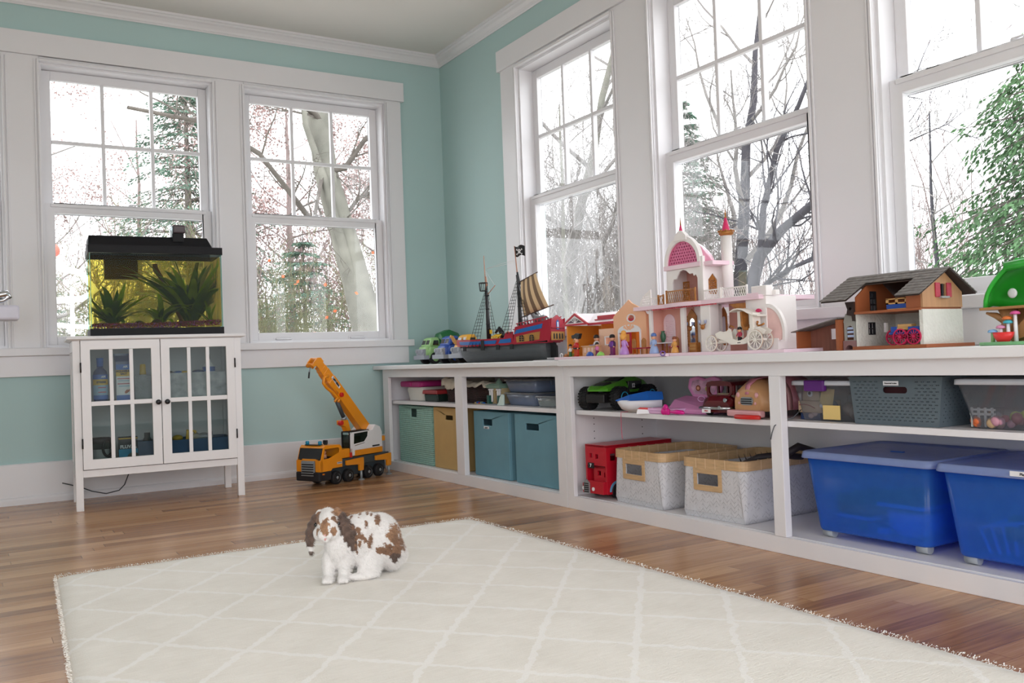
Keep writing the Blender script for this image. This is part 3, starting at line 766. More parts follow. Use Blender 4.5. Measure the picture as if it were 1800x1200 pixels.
g.loft([[(-0.06 + 0.012 * k, cos(a) * (0.022 + random.uniform(-.006, .006)), 0.012 + sin(a) * (0.018 + random.uniform(-.005, .006))) for a in [2 * pi * i / 10 for i in range(10)]] for k in range(10)]); g.obj('film', b)
b = cthing('yellow_pouch', 'small yellow pouch at the left end of the denim blue bin', 'pouch', 0.085, -0.06, 0.289)
g = G().mat(P('mustard_plastic', 'b99c2c', 0.5)); g.sph((0, 0, 0.008), 0.026, 12, 8, rz=0.6); g.obj('pouch_body', b)
# power cord hanging below
g = G().mat(P('dark_cable', '2e3238', 0.5)); g.tube([(-1.93, -0.20, 0.17), (-1.935, -0.2, 0.12), (-1.955, -0.2, 0.07), (-1.98, -0.2, 0.045), (-2.04, -0.2, 0.035), (-2.1, -0.17, 0.05), (-2.15, -0.1, 0.07), (-2.22, -0.04, 0.09)], 0.0028, 6)
tag(g.obj('power_cord'), 'dark power cord drooping below the glass cabinet', 'cord')

# ------------------------------------------------------------------ aquarium
AQ = (-1.803, -0.305); ZA = 0.8055
aq = thing('aquarium', 'green aquarium with black hood and frame, standing on the white glass cabinet', 'aquarium', (AQ[0], AQ[1], ZA), R(-3.5))
BLK = P('black_aquarium_plastic', '121317', 0.55, var=0.08, spec=0.25)
g = G().mat(BLK)
g.box(-0.304, -0.152, 0, 0.304, -0.146, 0.037); g.box(-0.304, 0.146, 0, 0.304, 0.152, 0.037); g.box(-0.304, -0.146, 0, -0.298, 0.146, 0.037); g.box(0.298, -0.146, 0, 0.304, 0.146, 0.037); g.box(-0.298, -0.146, 0.0, 0.298, 0.146, 0.012)
g.obj('base_frame', aq)
AG = glass('aquarium_glass', 'eaf6f0', 0.12)
AGE = P('green_glass_edge', '3f9a86', 0.2, var=0.05)
for n, bx in (('glass_wall', (-0.30, -0.149, 0.30, -0.144)), ('glass_wall', (-0.30, 0.144, 0.30, 0.149)), ('glass_wall', (-0.30, -0.144, -0.295, 0.144)), ('glass_wall', (0.295, -0.144, 0.30, 0.144))):
    g = G().mat(AG); g.box(bx[0], bx[1], 0.012, bx[2], bx[3], 0.402); g.obj(n, aq)
for x in (-0.3005, 0.2985):
    g = G().mat(AGE); g.box(x, -0.1495, 0.037, x + 0.002, -0.1435, 0.40); g.obj('glass_edge', aq)
g = G().mat(BLK)
g.box(-0.306, -0.154, 0.398, 0.306, -0.143, 0.433); g.box(-0.306, 0.143, 0.398, 0.306, 0.154, 0.433); g.box(-0.306, -0.143, 0.398, -0.293, 0.143, 0.433); g.box(0.293, -0.143, 0.398, 0.306, 0.143, 0.433); g.obj('top_frame', aq, bev=0.001)
g = G().mat(BLK)
hp = lambda x0, x1, y0, y1, z: [(x0, y0, z), (x1, y0, z), (x1, y1, z), (x0, y1, z)]
g.loft([hp(-0.302, 0.256, -0.15, 0.10, 0.433), hp(-0.305, 0.256, -0.148, 0.10, 0.44), hp(-0.300, 0.238, -0.12, 0.095, 0.484)], smooth=False); g.obj('hood', aq, bev=0.004)
g = G().mat(BLK); g.box(-0.302, -0.1505, 0.433, 0.256, -0.149, 0.4355); g.obj('hood_seam', aq)
WAT = glass('yellowish_water', 'f8d898', 0.0)
g = G().mat(WAT); g.box(-0.2945, -0.1435, 0.040, 0.2945, 0.1435, 0.386); g.obj('water', aq)
def aqt(n, lab, cat, x, y, z): return thing(n, lab, cat, (AQ[0] + x * _c - y * _s, AQ[1] + x * _s + y * _c, ZA + z), R(-3.5))
f = aqt('fish_feeder', 'small black automatic feeder box clipped on top of the aquarium hood', 'fish feeder', 0.10, -0.115, 0.462)
g = G().mat(BLK); g.box(-0.026, -0.028, -0.004, 0.026, 0.02, 0.04); g.obj('feeder_base', f, bev=0.003)
g = G().mat(P('dark_purple_grey', '4a3f45', 0.35)); g.box(-0.024, -0.03, 0.04, 0.034, 0.02, 0.082); g.obj('feeder_drum', f, bev=0.008, seg=3)
g = G().mat(glass('feeder_clear', 'd8e2e4', 1.5, body=0.3, bodycol='c8d2d6')); g.box(-0.036, -0.02, 0.02, -0.0245, 0.015, 0.078); g.obj('feeder_hopper', f, bev=0.002)
random.seed(9)
g = G()
PUR = P('purple_gravel', '6e2f78', 0.6, var=0.35, vs=90); PURR = P('magenta_gravel', '8c2f62', 0.6, var=0.3, vs=90)
g.mat(PUR).sheet([[(x * 0.0294, y * 0.0287, 0.058 + 0.013 * max(0, x / 10) + 0.003 * random.random()) for x in range(-10, 11)] for y in range(-5, 6)])
for k in range(1500):
    x = random.uniform(-0.29, 0.29); y = random.uniform(-0.142, -0.136) if k % 3 else random.uniform(-0.14, 0.14)
    r = random.uniform(0.002, 0.0042); g.mat(PUR if random.random() < 0.7 else PURR)
    g.at(x, y, (random.uniform(0.036, 0.062) if k % 3 else 0.060) + 0.013 * max(0, x / 0.294)); g.sph((0, 0, 0), r, 5, 3)
gr = g.obj('gravel', loc=(AQ[0], AQ[1], ZA), fixn=False); gr.rotation_euler = (0, 0, R(-3.5)); tag(gr, 'purple gravel on the floor of the aquarium', 'gravel', kind='stuff')
LF1 = P('deep_green_leaf', '2c5a1e', 0.5, var=0.4, vs=14); LF2 = P('bright_green_leaf', '6c9a28', 0.5, var=0.3, vs=14)
for _m in (LF1, LF2):
    _b = _m.node_tree.nodes['Principled BSDF']; _b.inputs['Subsurface Weight'].default_value = 0.0
def translucent(m, k=0.35):
    nt = m.node_tree; out = nt.nodes['Material Output']; b = nt.nodes['Principled BSDF']
    t = nt.nodes.new('ShaderNodeBsdfTranslucent'); mx = nt.nodes.new('ShaderNodeMixShader'); mx.inputs[0].default_value = k
    src = b.inputs['Base Color'].links[0].from_socket; nt.links.new(src, t.inputs[0])
    nt.links.new(b.outputs[0], mx.inputs[1]); nt.links.new(t.outputs[0], mx.inputs[2]); nt.links.new(mx.outputs[0], out.inputs[0])
translucent(LF1); translucent(LF2, 0.5)
def blade(g, az, L_, w, rise, droop, base=(0, 0, 0), n=8):
    """one curved strap leaf with a folded midrib"""
    d = Vector((cos(az), sin(az), 0)); s = Vector((-sin(az), cos(az), 0)); p = Vector(base); el = rise; rows = []
    for i in range(n + 1):
        t = i / n; ww = w * sin(pi * min(1, 0.12 + 0.88 * t)) ** 0.8 if t < 1 else 0.0005
        q = p + Vector((0, 0, -ww * 0.25)); rows.append([tuple(q - s * ww), tuple(p), tuple(q + s * ww)])
        p = p + (d * cos(el) + Vector((0, 0, sin(el)))) * (L_ / n); el -= droop / n
    g.sheet(rows)
def clampz(g, lim):
    g.v = [(min(max(v[0], lim[0]), lim[1]), min(max(v[1], lim[2]), lim[3]), min(v[2], lim[4])) for v in g.v]
def sword(lab, x, y, n, L_, w, seed, mats=(LF1, LF2), rise=(0.9, 1.45), droop=(0.4, 1.4), z=0.055):
    random.seed(seed)
    t = aqt('sword_plant', lab, 'aquatic plant', x, y, z)
    for m, k in ((mats[0], int(n * 0.7)), (mats[1], n - int(n * 0.7))):
        g = G().mat(m)
        for i in range(k):
            blade(g, random.uniform(0, 2 * pi), L_ * random.uniform(0.55, 1.1), w * random.uniform(0.7, 1.2), random.uniform(*rise), random.uniform(*droop), (random.uniform(-.012, .012), random.uniform(-.012, .012), 0))
        clampz(g, (-0.288 - x, 0.288 - x, -0.138 - y, 0.138 - y, 0.378 - z)); g.obj('leaves', t, fixn=False)
    return t
sword('tall bushy dark green plant filling the right side of the aquarium', 0.165, 0.0, 80, 0.42, 0.021, 1, rise=(0.95, 1.5), droop=(0.1, 1.7))
sword('leafy plant at the left side of the aquarium', -0.20, -0.02, 40, 0.26, 0.016, 2, rise=(0.8, 1.45), droop=(0.2, 2.0))
sword('small arching plant in the middle of the aquarium', 0.02, -0.03, 28, 0.24, 0.012, 3, mats=(LF2, LF1), rise=(0.9, 1.4), droop=(0.9, 2.3))
sword('low tuft of bright leaves against the right end of the aquarium', 0.255, -0.06, 12, 0.14, 0.008, 4, mats=(LF2, LF1))
sword('dark mossy clump at the foot of the left aquarium plant', -0.20, -0.05, 40, 0.10, 0.007, 5, rise=(0.3, 1.3), droop=(0.2, 1.0))
t = aqt('driftwood', 'slanting brown driftwood stick rising through the aquarium', 'driftwood', 0.02, 0.03, 0.05)
g = G().mat(P('driftwood_brown', '5a3e2c', 0.8, var=0.3, vs=30)); g.tube([(0.12, 0, 0.0), (0.085, 0, 0.08), (0.05, 0, 0.16), (0.02, 0, 0.24), (-0.01, 0, 0.29), (-0.012, 0, 0.318)], [0.009, 0.009, 0.010, 0.011, 0.015, 0.012], 9); g.obj('stick', t)
t = aqt('hang_on_filter', 'dark filter box hanging behind the back glass of the aquarium', 'filter', -0.135, 0.178, 0.30)
SM2 = P('dark_filter_plastic', '3a3020', 0.4)
g = G().mat(SM2); g.box(-0.085, -0.026, 0.0, 0.075, 0.03, 0.125); g.obj('filter_body', t, bev=0.006)
g = G().mat(BLK); g.box(-0.05, -0.052, 0.1, 0.04, -0.02, 0.137); g.obj('filter_hook', t)
for x, r in ((-0.08, 0.022), (0.0, 0.026), (0.115, 0.02)):
    g = G().mat(P('dark_aquarium_stone', '2c2a24', 0.8, var=0.3, vs=30)); g.sph((0, 0, r * 0.6), r, 10, 7, rz=0.7, ry=0.8)
    p = (AQ[0] + x * _c + 0.05 * _s, AQ[1] + x * _s - 0.05 * _c)
    tag(g.obj('stone', loc=(p[0], p[1], ZA + 0.05)), {-0.08: 'dark stone beside the left aquarium plant', 0.0: 'dark stone in the middle of the aquarium floor', 0.115: 'dark stone under the tall bushy aquarium plant'}[x], 'stone')
# ------------------------------------------------------------------ rug
def rug_mat():
    m = bpy.data.materials.new('cream_wool'); m.use_nodes = True
    nt = m.node_tree; b = nt.nodes['Principled BSDF']; L = nt.links.new; N = nt.nodes.new
    tc = N('ShaderNodeTexCoord'); n0 = N('ShaderNodeTexNoise'); n0.inputs['Scale'].default_value = 28; n0.inputs['Detail'].default_value = 4
    L(tc.outputs['Object'], n0.inputs['Vector'])
    jt = N('ShaderNodeVectorMath'); jt.operation = 'MULTIPLY_ADD'; jt.inputs[1].default_value = (0.035, 0.035, 0); jt.inputs[2].default_value = (-0.0175, -0.0175, 0)
    L(n0.outputs['Color'], jt.inputs[0])
    ad = N('ShaderNodeVectorMath'); ad.operation = 'ADD'; L(tc.outputs['Object'], ad.inputs[0]); L(jt.outputs[0], ad.inputs[1])
    sx = N('ShaderNodeSeparateXYZ'); L(ad.outputs[0], sx.inputs[0])
    def mt(op, a, v=None, c=None):
        q = N('ShaderNodeMath'); q.operation = op
        for i, w in enumerate((a, v, c)):
            if w is None: continue
            if isinstance(w, (int, float)): q.inputs[i].default_value = w
            else: L(w, q.inputs[i])
        return q.outputs[0]
    x = mt('DIVIDE', mt('ADD', sx.outputs[0], 1.153), 0.275); y = mt('DIVIDE', mt('ADD', sx.outputs[1], 2.929), 0.32)
    def line(v):
        f = mt('FRACT', mt('ADD', v, 100.5)); return mt('LESS_THAN', mt('ABSOLUTE', mt('SUBTRACT', f, 0.5)), 0.036)
    ln = mt('MAXIMUM', line(mt('ADD', x, y)), line(mt('SUBTRACT', x, y)))
    n1 = N('ShaderNodeTexNoise'); n1.inputs['Scale'].default_value = 9; n1.inputs['Detail'].default_value = 5; L(tc.outputs['Object'], n1.inputs['Vector'])
    ms = N('ShaderNodeMapping'); ms.inputs['Scale'].default_value = (22, 160, 1); L(tc.outputs['Object'], ms.inputs['Vector'])
    n2 = N('ShaderNodeTexNoise'); n2.inputs['Scale'].default_value = 1.0; n2.inputs['Detail'].default_value = 3; L(ms.outputs[0], n2.inputs['Vector'])
    r = N('ShaderNodeValToRGB'); r.color_ramp.elements[0].position = 0.3; r.color_ramp.elements[0].color = lin('e6e1d7'); r.color_ramp.elements[1].position = 0.68; r.color_ramp.elements[1].color = lin('f4f0e8')
    L(mt('MULTIPLY_ADD', n2.outputs['Fac'], 0.5, mt('MULTIPLY', n1.outputs['Fac'], 0.5)), r.inputs[0])
    mx = N('ShaderNodeMix'); mx.data_type = 'RGBA'; L(mt('MULTIPLY', ln, 0.5), mx.inputs[0]); L(r.outputs[0], mx.inputs[6]); mx.inputs[7].default_value = lin('fbfaf8')
    L(mx.outputs[2], b.inputs['Base Color']); b.inputs['Roughness'].default_value = 0.95; b.inputs['Specular IOR Level'].default_value = 0.1
    b.inputs['Sheen Weight'].default_value = 0.2
    n3 = N('ShaderNodeTexNoise'); n3.inputs['Scale'].default_value = 260; L(tc.outputs['Object'], n3.inputs['Vector'])
    bp = N('ShaderNodeBump'); bp.inputs['Strength'].default_value = 0.55; bp.inputs['Distance'].default_value = 0.006
    L(mt('ADD', mt('MULTIPLY', ln, 0.5), mt('ADD', mt('MULTIPLY', n3.outputs['Fac'], 0.5), mt('MULTIPLY', n2.outputs['Fac'], 0.5))), bp.inputs['Height']); L(bp.outputs[0], b.inputs['Normal'])
    return m
RUGM = rug_mat()
random.seed(12)
RUG = [(-2.40, -1.965), (-0.955, -1.975), (-0.955, -4.6), (-2.53, -4.6)]
g = G().mat(RUGM); NN = 60; grid = []
def rugp(u, v):
    x0 = RUG[0][0] + (RUG[3][0] - RUG[0][0]) * v; x1 = RUG[1][0] + (RUG[2][0] - RUG[1][0]) * v
    return (x0 + (x1 - x0) * u, -1.97 + (-4.6 + 1.97) * v)
def edgez(u, v):
    e = min(u * 1.5, (1 - u) * 1.5, v * 2.6); return 0.018 * min(1, (e / 0.02) ** 0.5) + 0.001
for j in range(91):
    row = []
    for i in range(61):
        u = i / 60; v = j / 90
        if i in (1, 59): u = 0.006 if i == 1 else 0.994
        if j == 1: v = 0.004
        x, y = rugp(u, v); cr = max(0, 0.03 - u) * max(0, 0.03 - v) * 20 + max(0, u - 0.97) * max(0, 0.03 - v) * 20
        row.append((x + random.uniform(-.0015, .0015), y - cr + random.uniform(-.0015, .0015), edgez(u, v) + random.uniform(0, .0015)))
    grid.append(row)
g.sheet(grid)
g.box(-2.395, -4.59, 0.0005, -0.965, -1.985, 0.002)
rug = g.obj('rug', fixn=False); tag(rug, 'cream shaggy rug with a pale diamond lattice, lying on the oak floor', 'rug')
g = G().mat(P('cream_pile', 'f2efe8', 0.95, var=0.04, spec=0.1))
for k in range(15000):
    t = random.random(); side = k % 4
    if side < 2: u, v = (0.0 if side == 0 else 1.0) + random.uniform(-.002, .004) * (1 if side == 0 else -1), t
    elif side == 2: u, v = t, random.uniform(-.001, .002)
    else: continue
    x, y = rugp(u, v); z = random.uniform(0.002, 0.018) if side < 3 else 0.018
    out = Vector((-1, 0, .3)) if side == 0 else Vector((1, 0, .3)) if side == 1 else Vector((0, 1, .3)) if side == 2 else Vector((0, 0, 1))
    leaf(g, Vector((x, y, z)), out + rv(0.6), random.uniform(0.003, 0.007), 0.0011)
p = g.obj('pile_tufts', rug, fixn=False)
p['kind'] = 'stuff'

# ------------------------------------------------------------------ toy crane truck
OR = P('crane_orange', 'e8900c', 0.35, var=0.04, coat=0.3); DG = P('dark_slate_plastic', '3a444a', 0.45, var=0.06); TYRE = P('black_rubber', '17171a', 0.7, var=0.1)
SILV = P('silver_plastic', '9aa0a4', 0.35, metal=0.4, var=0.05); REDP = P('red_plastic', 'c4201c', 0.4); CYAN = P('cyan_lamp', '1583a8', 0.25)
DGL = P('dark_cab_glass', '1c2022', 0.1, var=0.1, spec=0.6)
tr = thing('toy_crane_truck', 'orange and white toy crane truck with raised boom, parked on the floor in the corner', 'toy truck', (-0.9576, -0.5225, 0), R(26.7))
TW = 0.17
def wheel(parent, x, y, r, w, rim, tyre, spokes=0, name='wheel', side=-1):
    g = G().mat(tyre).at(x, y, r, rx=R(90))
    g.lathe([(r * 0.6, -w / 2), (r * 0.92, -w / 2), (r, -w * 0.36), (r, w * 0.36), (r * 0.92, w / 2), (r * 0.6, w / 2)], 28, cap=True)
    wh = g.obj(name, parent, bev=0.0)
    g = G().mat(rim).at(x, y, r, rx=R(90))
    g.lathe([(r * 0.58, w * 0.52), (r * 0.5, w * 0.4), (r * 0.28, w * 0.42), (r * 0.22, w * 0.55), (0.0001, w * 0.56)], 20, cap=False)
    g.obj('rim', wh)
    return wh
for x in (0.004, 0.099, 0.255, 0.347):
    for y in (0.018, TW - 0.018):
        wheel(tr, x, y, 0.035, 0.03, SILV, TYRE) if y < 0.1 else wheel(tr, x, y, 0.035, 0.03, SILV, TYRE)
g = G().mat(DG); g.box(0.03, 0.006, 0.085, 0.43, TW - 0.006, 0.128); g.box(-0.10, 0.03, 0.03, 0.42, TW - 0.03, 0.085); g.obj('chassis', tr, bev=0.003)
# driver's cab
g = G().mat(OR)
prof = [(-0.125, 0.078), (-0.045, 0.078), (-0.035, 0.088), (0.04, 0.088), (0.04, 0.19), (0.025, 0.208), (-0.085, 0.212), (-0.1, 0.2), (-0.118, 0.145), (-0.127, 0.13)]
win = [(-0.098, 0.143), (-0.062, 0.143), (-0.03, 0.152), (0.018, 0.168), (0.022, 0.185), (0.012, 0.193), (-0.088, 0.193)]
g.prism(prof, 'y', 0.0, 0.004, [win[::-1]]); g.prism(prof, 'y', TW - 0.004, TW, [win[::-1]])
g.box(0.036, 0.004, 0.088, 0.04, TW - 0.004, 0.2); g.loft([[(-0.1, y, 0.199), (-0.085, y, 0.212), (0.025, y, 0.208), (0.04, y, 0.19), (0.036, y, 0.19), (0.022, y, 0.203), (-0.085, y, 0.206), (-0.094, y, 0.197)] for y in (0.0, TW)], smooth=False)
g.box(-0.127, 0.0, 0.078, -0.105, 0.035, 0.138); g.box(-0.127, TW - 0.035, 0.078, -0.105, TW, 0.138); g.box(-0.12, 0.035, 0.125, -0.105, TW - 0.035, 0.145)
cb_ = g.obj('driver_cab', tr, bev=0.003)
g = G().mat(DGL); g.loft([[(-0.119, y, 0.143), (-0.101, y, 0.198), (-0.099, y, 0.198), (-0.117, y, 0.143)] for y in (0.006, TW - 0.006)], smooth=False); g.obj('windscreen', cb_)
g = G().mat(INK); g.box(-0.104, 0.004, 0.09, 0.034, TW - 0.004, 0.142); g.obj('cab_interior', cb_)
g = G().mat(P('toy_skin', 'e0a888', 0.5)); g.sph((-0.045, 0.05, 0.172), 0.012); g.cyl((-0.045, 0.05, 0.142), (-0.045, 0.05, 0.162), 0.014); g.obj('toy_driver', cb_)
g = G().mat(P('tan_bundle', 'c89464', 0.6)); g.sph((-0.085, 0.045, 0.158), 0.013); g.sph((-0.085, 0.07, 0.156), 0.011); g.mat(BLUEP).sph((-0.085, 0.12, 0.16), 0.012); g.obj('dashboard_toys', cb_)
g = G().mat(SILV); g.loft([[(-0.132, y, 0.045), (-0.129, y, 0.135), (-0.122, y, 0.135), (-0.122, y, 0.045)] for y in (0.038, TW - 0.038)], smooth=False)
for k in range(6):
    g.mat(INK).box(-0.1345, 0.045, 0.052 + k * 0.0125, -0.128, TW - 0.045, 0.058 + k * 0.0125)
g.mat(SILV)
for k in range(6): g.box(-0.137, 0.042, 0.058 + k * 0.0125, -0.128, TW - 0.042, 0.0625 + k * 0.0125)
gl = g.obj('grille', tr, bev=0.001)
g = G().mat(INK); g.box(-0.133, 0.0, 0.03, -0.045, TW, 0.078); g.box(-0.05, 0.004, 0.05, -0.035, 0.02, 0.085); g.obj('bumper', tr, bev=0.006)
g = G().mat(P('amber_lamp', 'd87818', 0.3)); g.box(-0.112, -0.002, 0.062, -0.098, 0.004, 0.069); g.obj('side_lamp', tr)
g = G().mat(INK); g.box(-0.092, 0.03, 0.212, -0.072, TW - 0.03, 0.216); g.obj('light_bar', tr)
for y in (0.04, TW - 0.04):
    g = G().mat(CYAN); g.lathe([(0, 0), (0.010, 0), (0.010, 0.014), (0.008, 0.018), (0, 0.018)], 14); g.obj('beacon', tr, loc=(-0.082, y, 0.216))
g = G().mat(INK); g.cyl((-0.02, 0.06, 0.205), (-0.02, 0.06, 0.218), 0.01); g.box(-0.028, 0.05, 0.214, -0.012, 0.058, 0.234); g.box(-0.028, 0.064, 0.214, -0.012, 0.072, 0.234); g.obj('air_horns', tr, bev=0.002)
g = G().mat(OR); g.box(0.045, 0.01, 0.13, 0.135, TW - 0.01, 0.178); g.obj('tool_box', tr, bev=0.004)
g = G().mat(REDP); g.box(0.108, 0.002, 0.128, 0.122, 0.012, 0.156); g.obj('fire_extinguisher', tr, bev=0.003)
write('door_lettering', 'LIEBHERR', 0.008, INK, tr, (0.018, -0.001, 0.112), (R(90), 0, 0))
g = G().mat(WHT); g.box(0.0, -0.0007, 0.107, 0.036, 0.0, 0.117); g.obj('door_plate', tr)
# outriggers
for x0, x1 in ((0.062, 0.198), (0.30, 0.43)):
    for s, yy in ((1, -0.012), (-1, TW + 0.012)):
        g = G().mat(OR)
        ya, yb = sorted((yy, yy + s * 0.014))
        g.prism([(x0, 0.093), (x1 - 0.036, 0.086), (x1 - 0.036, 0.052), (x1 - 0.004, 0.052), (x1, 0.086), (x1, 0.122), (x0, 0.118)], 'y', ya, yb); og = g.obj('outrigger', tr, bev=0.002)
        g = G().mat(SILV); g.cyl((x1 - 0.018, yy + s * .007, 0.006), (x1 - 0.018, yy + s * .007, 0.056), 0.007); g.lathe([(0, 0.0), (0.018, 0.0), (0.017, 0.005), (0.007, 0.009), (0, 0.009)], 16, (x1 - 0.018, yy + s * 0.007, 0)); g.obj('jack_foot', og)
# superstructure
g = G().mat(OR); g.box(0.155, 0.012, 0.131, 0.385, TW - 0.012, 0.162); ss = g.obj('turret_base', tr, bev=0.003)
g = G().mat(WHT); g.prism([(0.155, 0.162), (0.385, 0.162), (0.385, 0.245), (0.37, 0.275), (0.33, 0.29), (0.305, 0.262), (0.28, 0.262), (0.265, 0.225), (0.235, 0.195), (0.155, 0.185)], 'y', 0.014, 0.07); g.prism([(0.20, 0.162), (0.385, 0.162), (0.385, 0.245), (0.35, 0.285), (0.31, 0.285), (0.20, 0.2)], 'y', 0.095, TW - 0.02); g.box(0.25, 0.07, 0.162, 0.385, 0.095, 0.25); g.obj('turret_housing', tr, bev=0.003)
g = G().mat(INK); g.box(0.30, 0.0125, 0.168, 0.36, 0.0138, 0.176); g.obj('turret_plate', tr)
g = G().mat(WHT)
ot = [(0.112, 0.135), (0.15, 0.135), (0.155, 0.19), (0.235, 0.2), (0.265, 0.228), (0.27, 0.262), (0.262, 0.268), (0.135, 0.262), (0.118, 0.245)]
inn = [(0.145, 0.197), (0.23, 0.204), (0.257, 0.23), (0.262, 0.257), (0.15, 0.254)]
g.prism(ot, 'y', 0.010, 0.0135, [inn[::-1]]); cc = g.obj('crane_cabin_frame', tr, bev=0.001)
g = G().mat(glass('crane_cab_glass', '8a938e', 0.5)); g.prism(inn, 'y', 0.0115, 0.0125); g.box(0.113, 0.012, 0.15, 0.115, 0.066, 0.25); g.obj('cabin_glass', cc)
g = G().mat(INK); g.box(0.112, 0.010, 0.262, 0.268, 0.068, 0.268); g.box(0.11, 0.062, 0.15, 0.118, 0.068, 0.262); g.box(0.110, 0.010, 0.14, 0.116, 0.014, 0.262); g.box(0.11, 0.012, 0.14, 0.114, 0.066, 0.155); g.obj('cabin_roof', cc)
g = G().mat(P('tan_seat', 'b89a68', 0.7)); g.box(0.17, 0.022, 0.185, 0.215, 0.058, 0.205); g.box(0.2, 0.022, 0.2, 0.215, 0.058, 0.235); g.obj('cabin_seat', cc, bev=0.005)
g = G().mat(OR); g.box(0.388, 0.03, 0.19, 0.43, 0.06, 0.218); g.obj('counterweight_lamp', tr, bev=0.002)
g = G().mat(SILV); g.cyl((0.405, 0.045, 0.128), (0.405, 0.045, 0.19), 0.008); g.obj('rear_post', tr)
# boom, along the line (0.315,0.27) -> (-0.03,0.62)
def seg(g, a, b, wa, wb, y0, y1):
    a = Vector(a); b = Vector(b); d = (b - a).normalized(); n = Vector((-d.y, d.x))
    pts = [a - n * wa / 2, b - n * wb / 2, b + n * wb / 2, a + n * wa / 2]
    g.prism([(p.x, p.y) for p in pts], 'y', y0, y1)
yc = 0.083
g = G().mat(OR); seg(g, (0.318, 0.262), (0.045, 0.555), 0.066, 0.060, yc - 0.022, yc + 0.022); bm_ = g.obj('boom_outer_section', tr, bev=0.004)
for k, (a, b, w) in enumerate((((0.05, 0.55), (0.005, 0.598), 0.055), ((0.01, 0.592), (-0.012, 0.616), 0.052), ((-0.008, 0.612), (-0.026, 0.631), 0.048))):
    g = G().mat(OR); seg(g, a, b, w, w, yc - 0.019 + k * .002, yc + 0.019 - k * .002); g.obj('boom_inner_section', tr, bev=0.002)
g = G().mat(OR); g.prism([(-0.05, 0.612), (-0.015, 0.652), (-0.035, 0.672), (-0.062, 0.672), (-0.085, 0.652), (-0.1, 0.63), (-0.09, 0.62), (-0.07, 0.63)], 'y', yc - 0.026, yc - 0.018); g.prism([(-0.05, 0.612), (-0.015, 0.652), (-0.035, 0.672), (-0.062, 0.672), (-0.085, 0.652), (-0.1, 0.63), (-0.09, 0.62), (-0.07, 0.63)], 'y', yc + 0.018, yc + 0.026)
hd = g.obj('boom_head', tr, bev=0.002)
for k in range(5):
    g = G().mat(OR); g.cyl((-0.052 - 0.0 * k, yc - 0.018 + k * 0.0085, 0.652), (-0.052, yc - 0.0135 + k * 0.0085, 0.652), 0.02, n=20); g.cyl((-0.088, yc - 0.018 + k * 0.0085, 0.632), (-0.088, yc - 0.0135 + k * 0.0085, 0.632), 0.012, n=16); g.obj('pulley', hd)
g = G().mat(SILV); g.cyl((-0.09, yc, 0.625), (-0.099, yc, 0.594), 0.004); g.mat(INK).cyl((-0.099, yc, 0.596), (-0.104, yc, 0.565), 0.0042); g.obj('hoist_hook', tr)
g = G().mat(OR)
g.tube([(0.02, yc - 0.02, 0.572), (-0.012, yc - 0.02, 0.565), (-0.018, yc - 0.02, 0.535), (0.005, yc - 0.02, 0.51), (0.045, yc - 0.02, 0.485), (0.082, yc - 0.02, 0.455), (0.10, yc - 0.02, 0.44)], 0.0085, 8)
g.tube([(0.012, yc - .02, 0.548), (0.03, yc - .02, 0.528), (0.06, yc - 0.02, 0.50), (0.09, yc - .02, 0.475)], 0.006, 8)
g.tube([(0.08, yc - .022, 0.452), (0.062, yc - .022, 0.432)], 0.006, 8); g.tube([(0.10, yc - .022, 0.45), (0.088, yc - .022, 0.428)], 0.007, 8); g.obj('folding_jib', tr)
g = G().mat(REDP); g.cyl((0.112, yc - 0.034, 0.467), (0.112, yc - 0.02, 0.467), 0.0125, n=18); g.obj('pivot_knob', tr, bev=0.002)
g = G().mat(REDP); g.cyl((0.103, yc - 0.034, 0.315), (0.103, yc - 0.01, 0.315), 0.0125, n=18); g.obj('pivot_knob', tr, bev=0.002)
g = G().mat(DG); g.cyl((0.088, yc - 0.005, 0.447), (0.148, yc - 0.005, 0.335), 0.0115); g.mat(SILV).cyl((0.142, yc - .005, 0.345), (0.15, yc - .005, 0.330), 0.0155); g.obj('lift_cylinder', tr)
g = G().mat(OR); g.prism([(0.105, 0.328), (0.162, 0.328), (0.185, 0.262), (0.155, 0.262), (0.14, 0.29), (0.105, 0.305)], 'y', yc - 0.022, yc + 0.012); g.obj('cylinder_bracket', tr, bev=0.003)
_a = math.atan2(0.262 - 0.555, 0.318 - 0.045)
g = G().mat(WHT); g.at(0.075, yc - 0.0228, 0.537, ry=-_a); g.box(-0.042, -0.0004, -0.008, 0.042, 0.0004, 0.008); g.obj('boom_plate', tr)
write('boom_lettering', 'LIEBHERR', 0.0155, INK, tr, (0.075, yc - 0.0238, 0.537), (R(90), -_a, 0), bold=True)

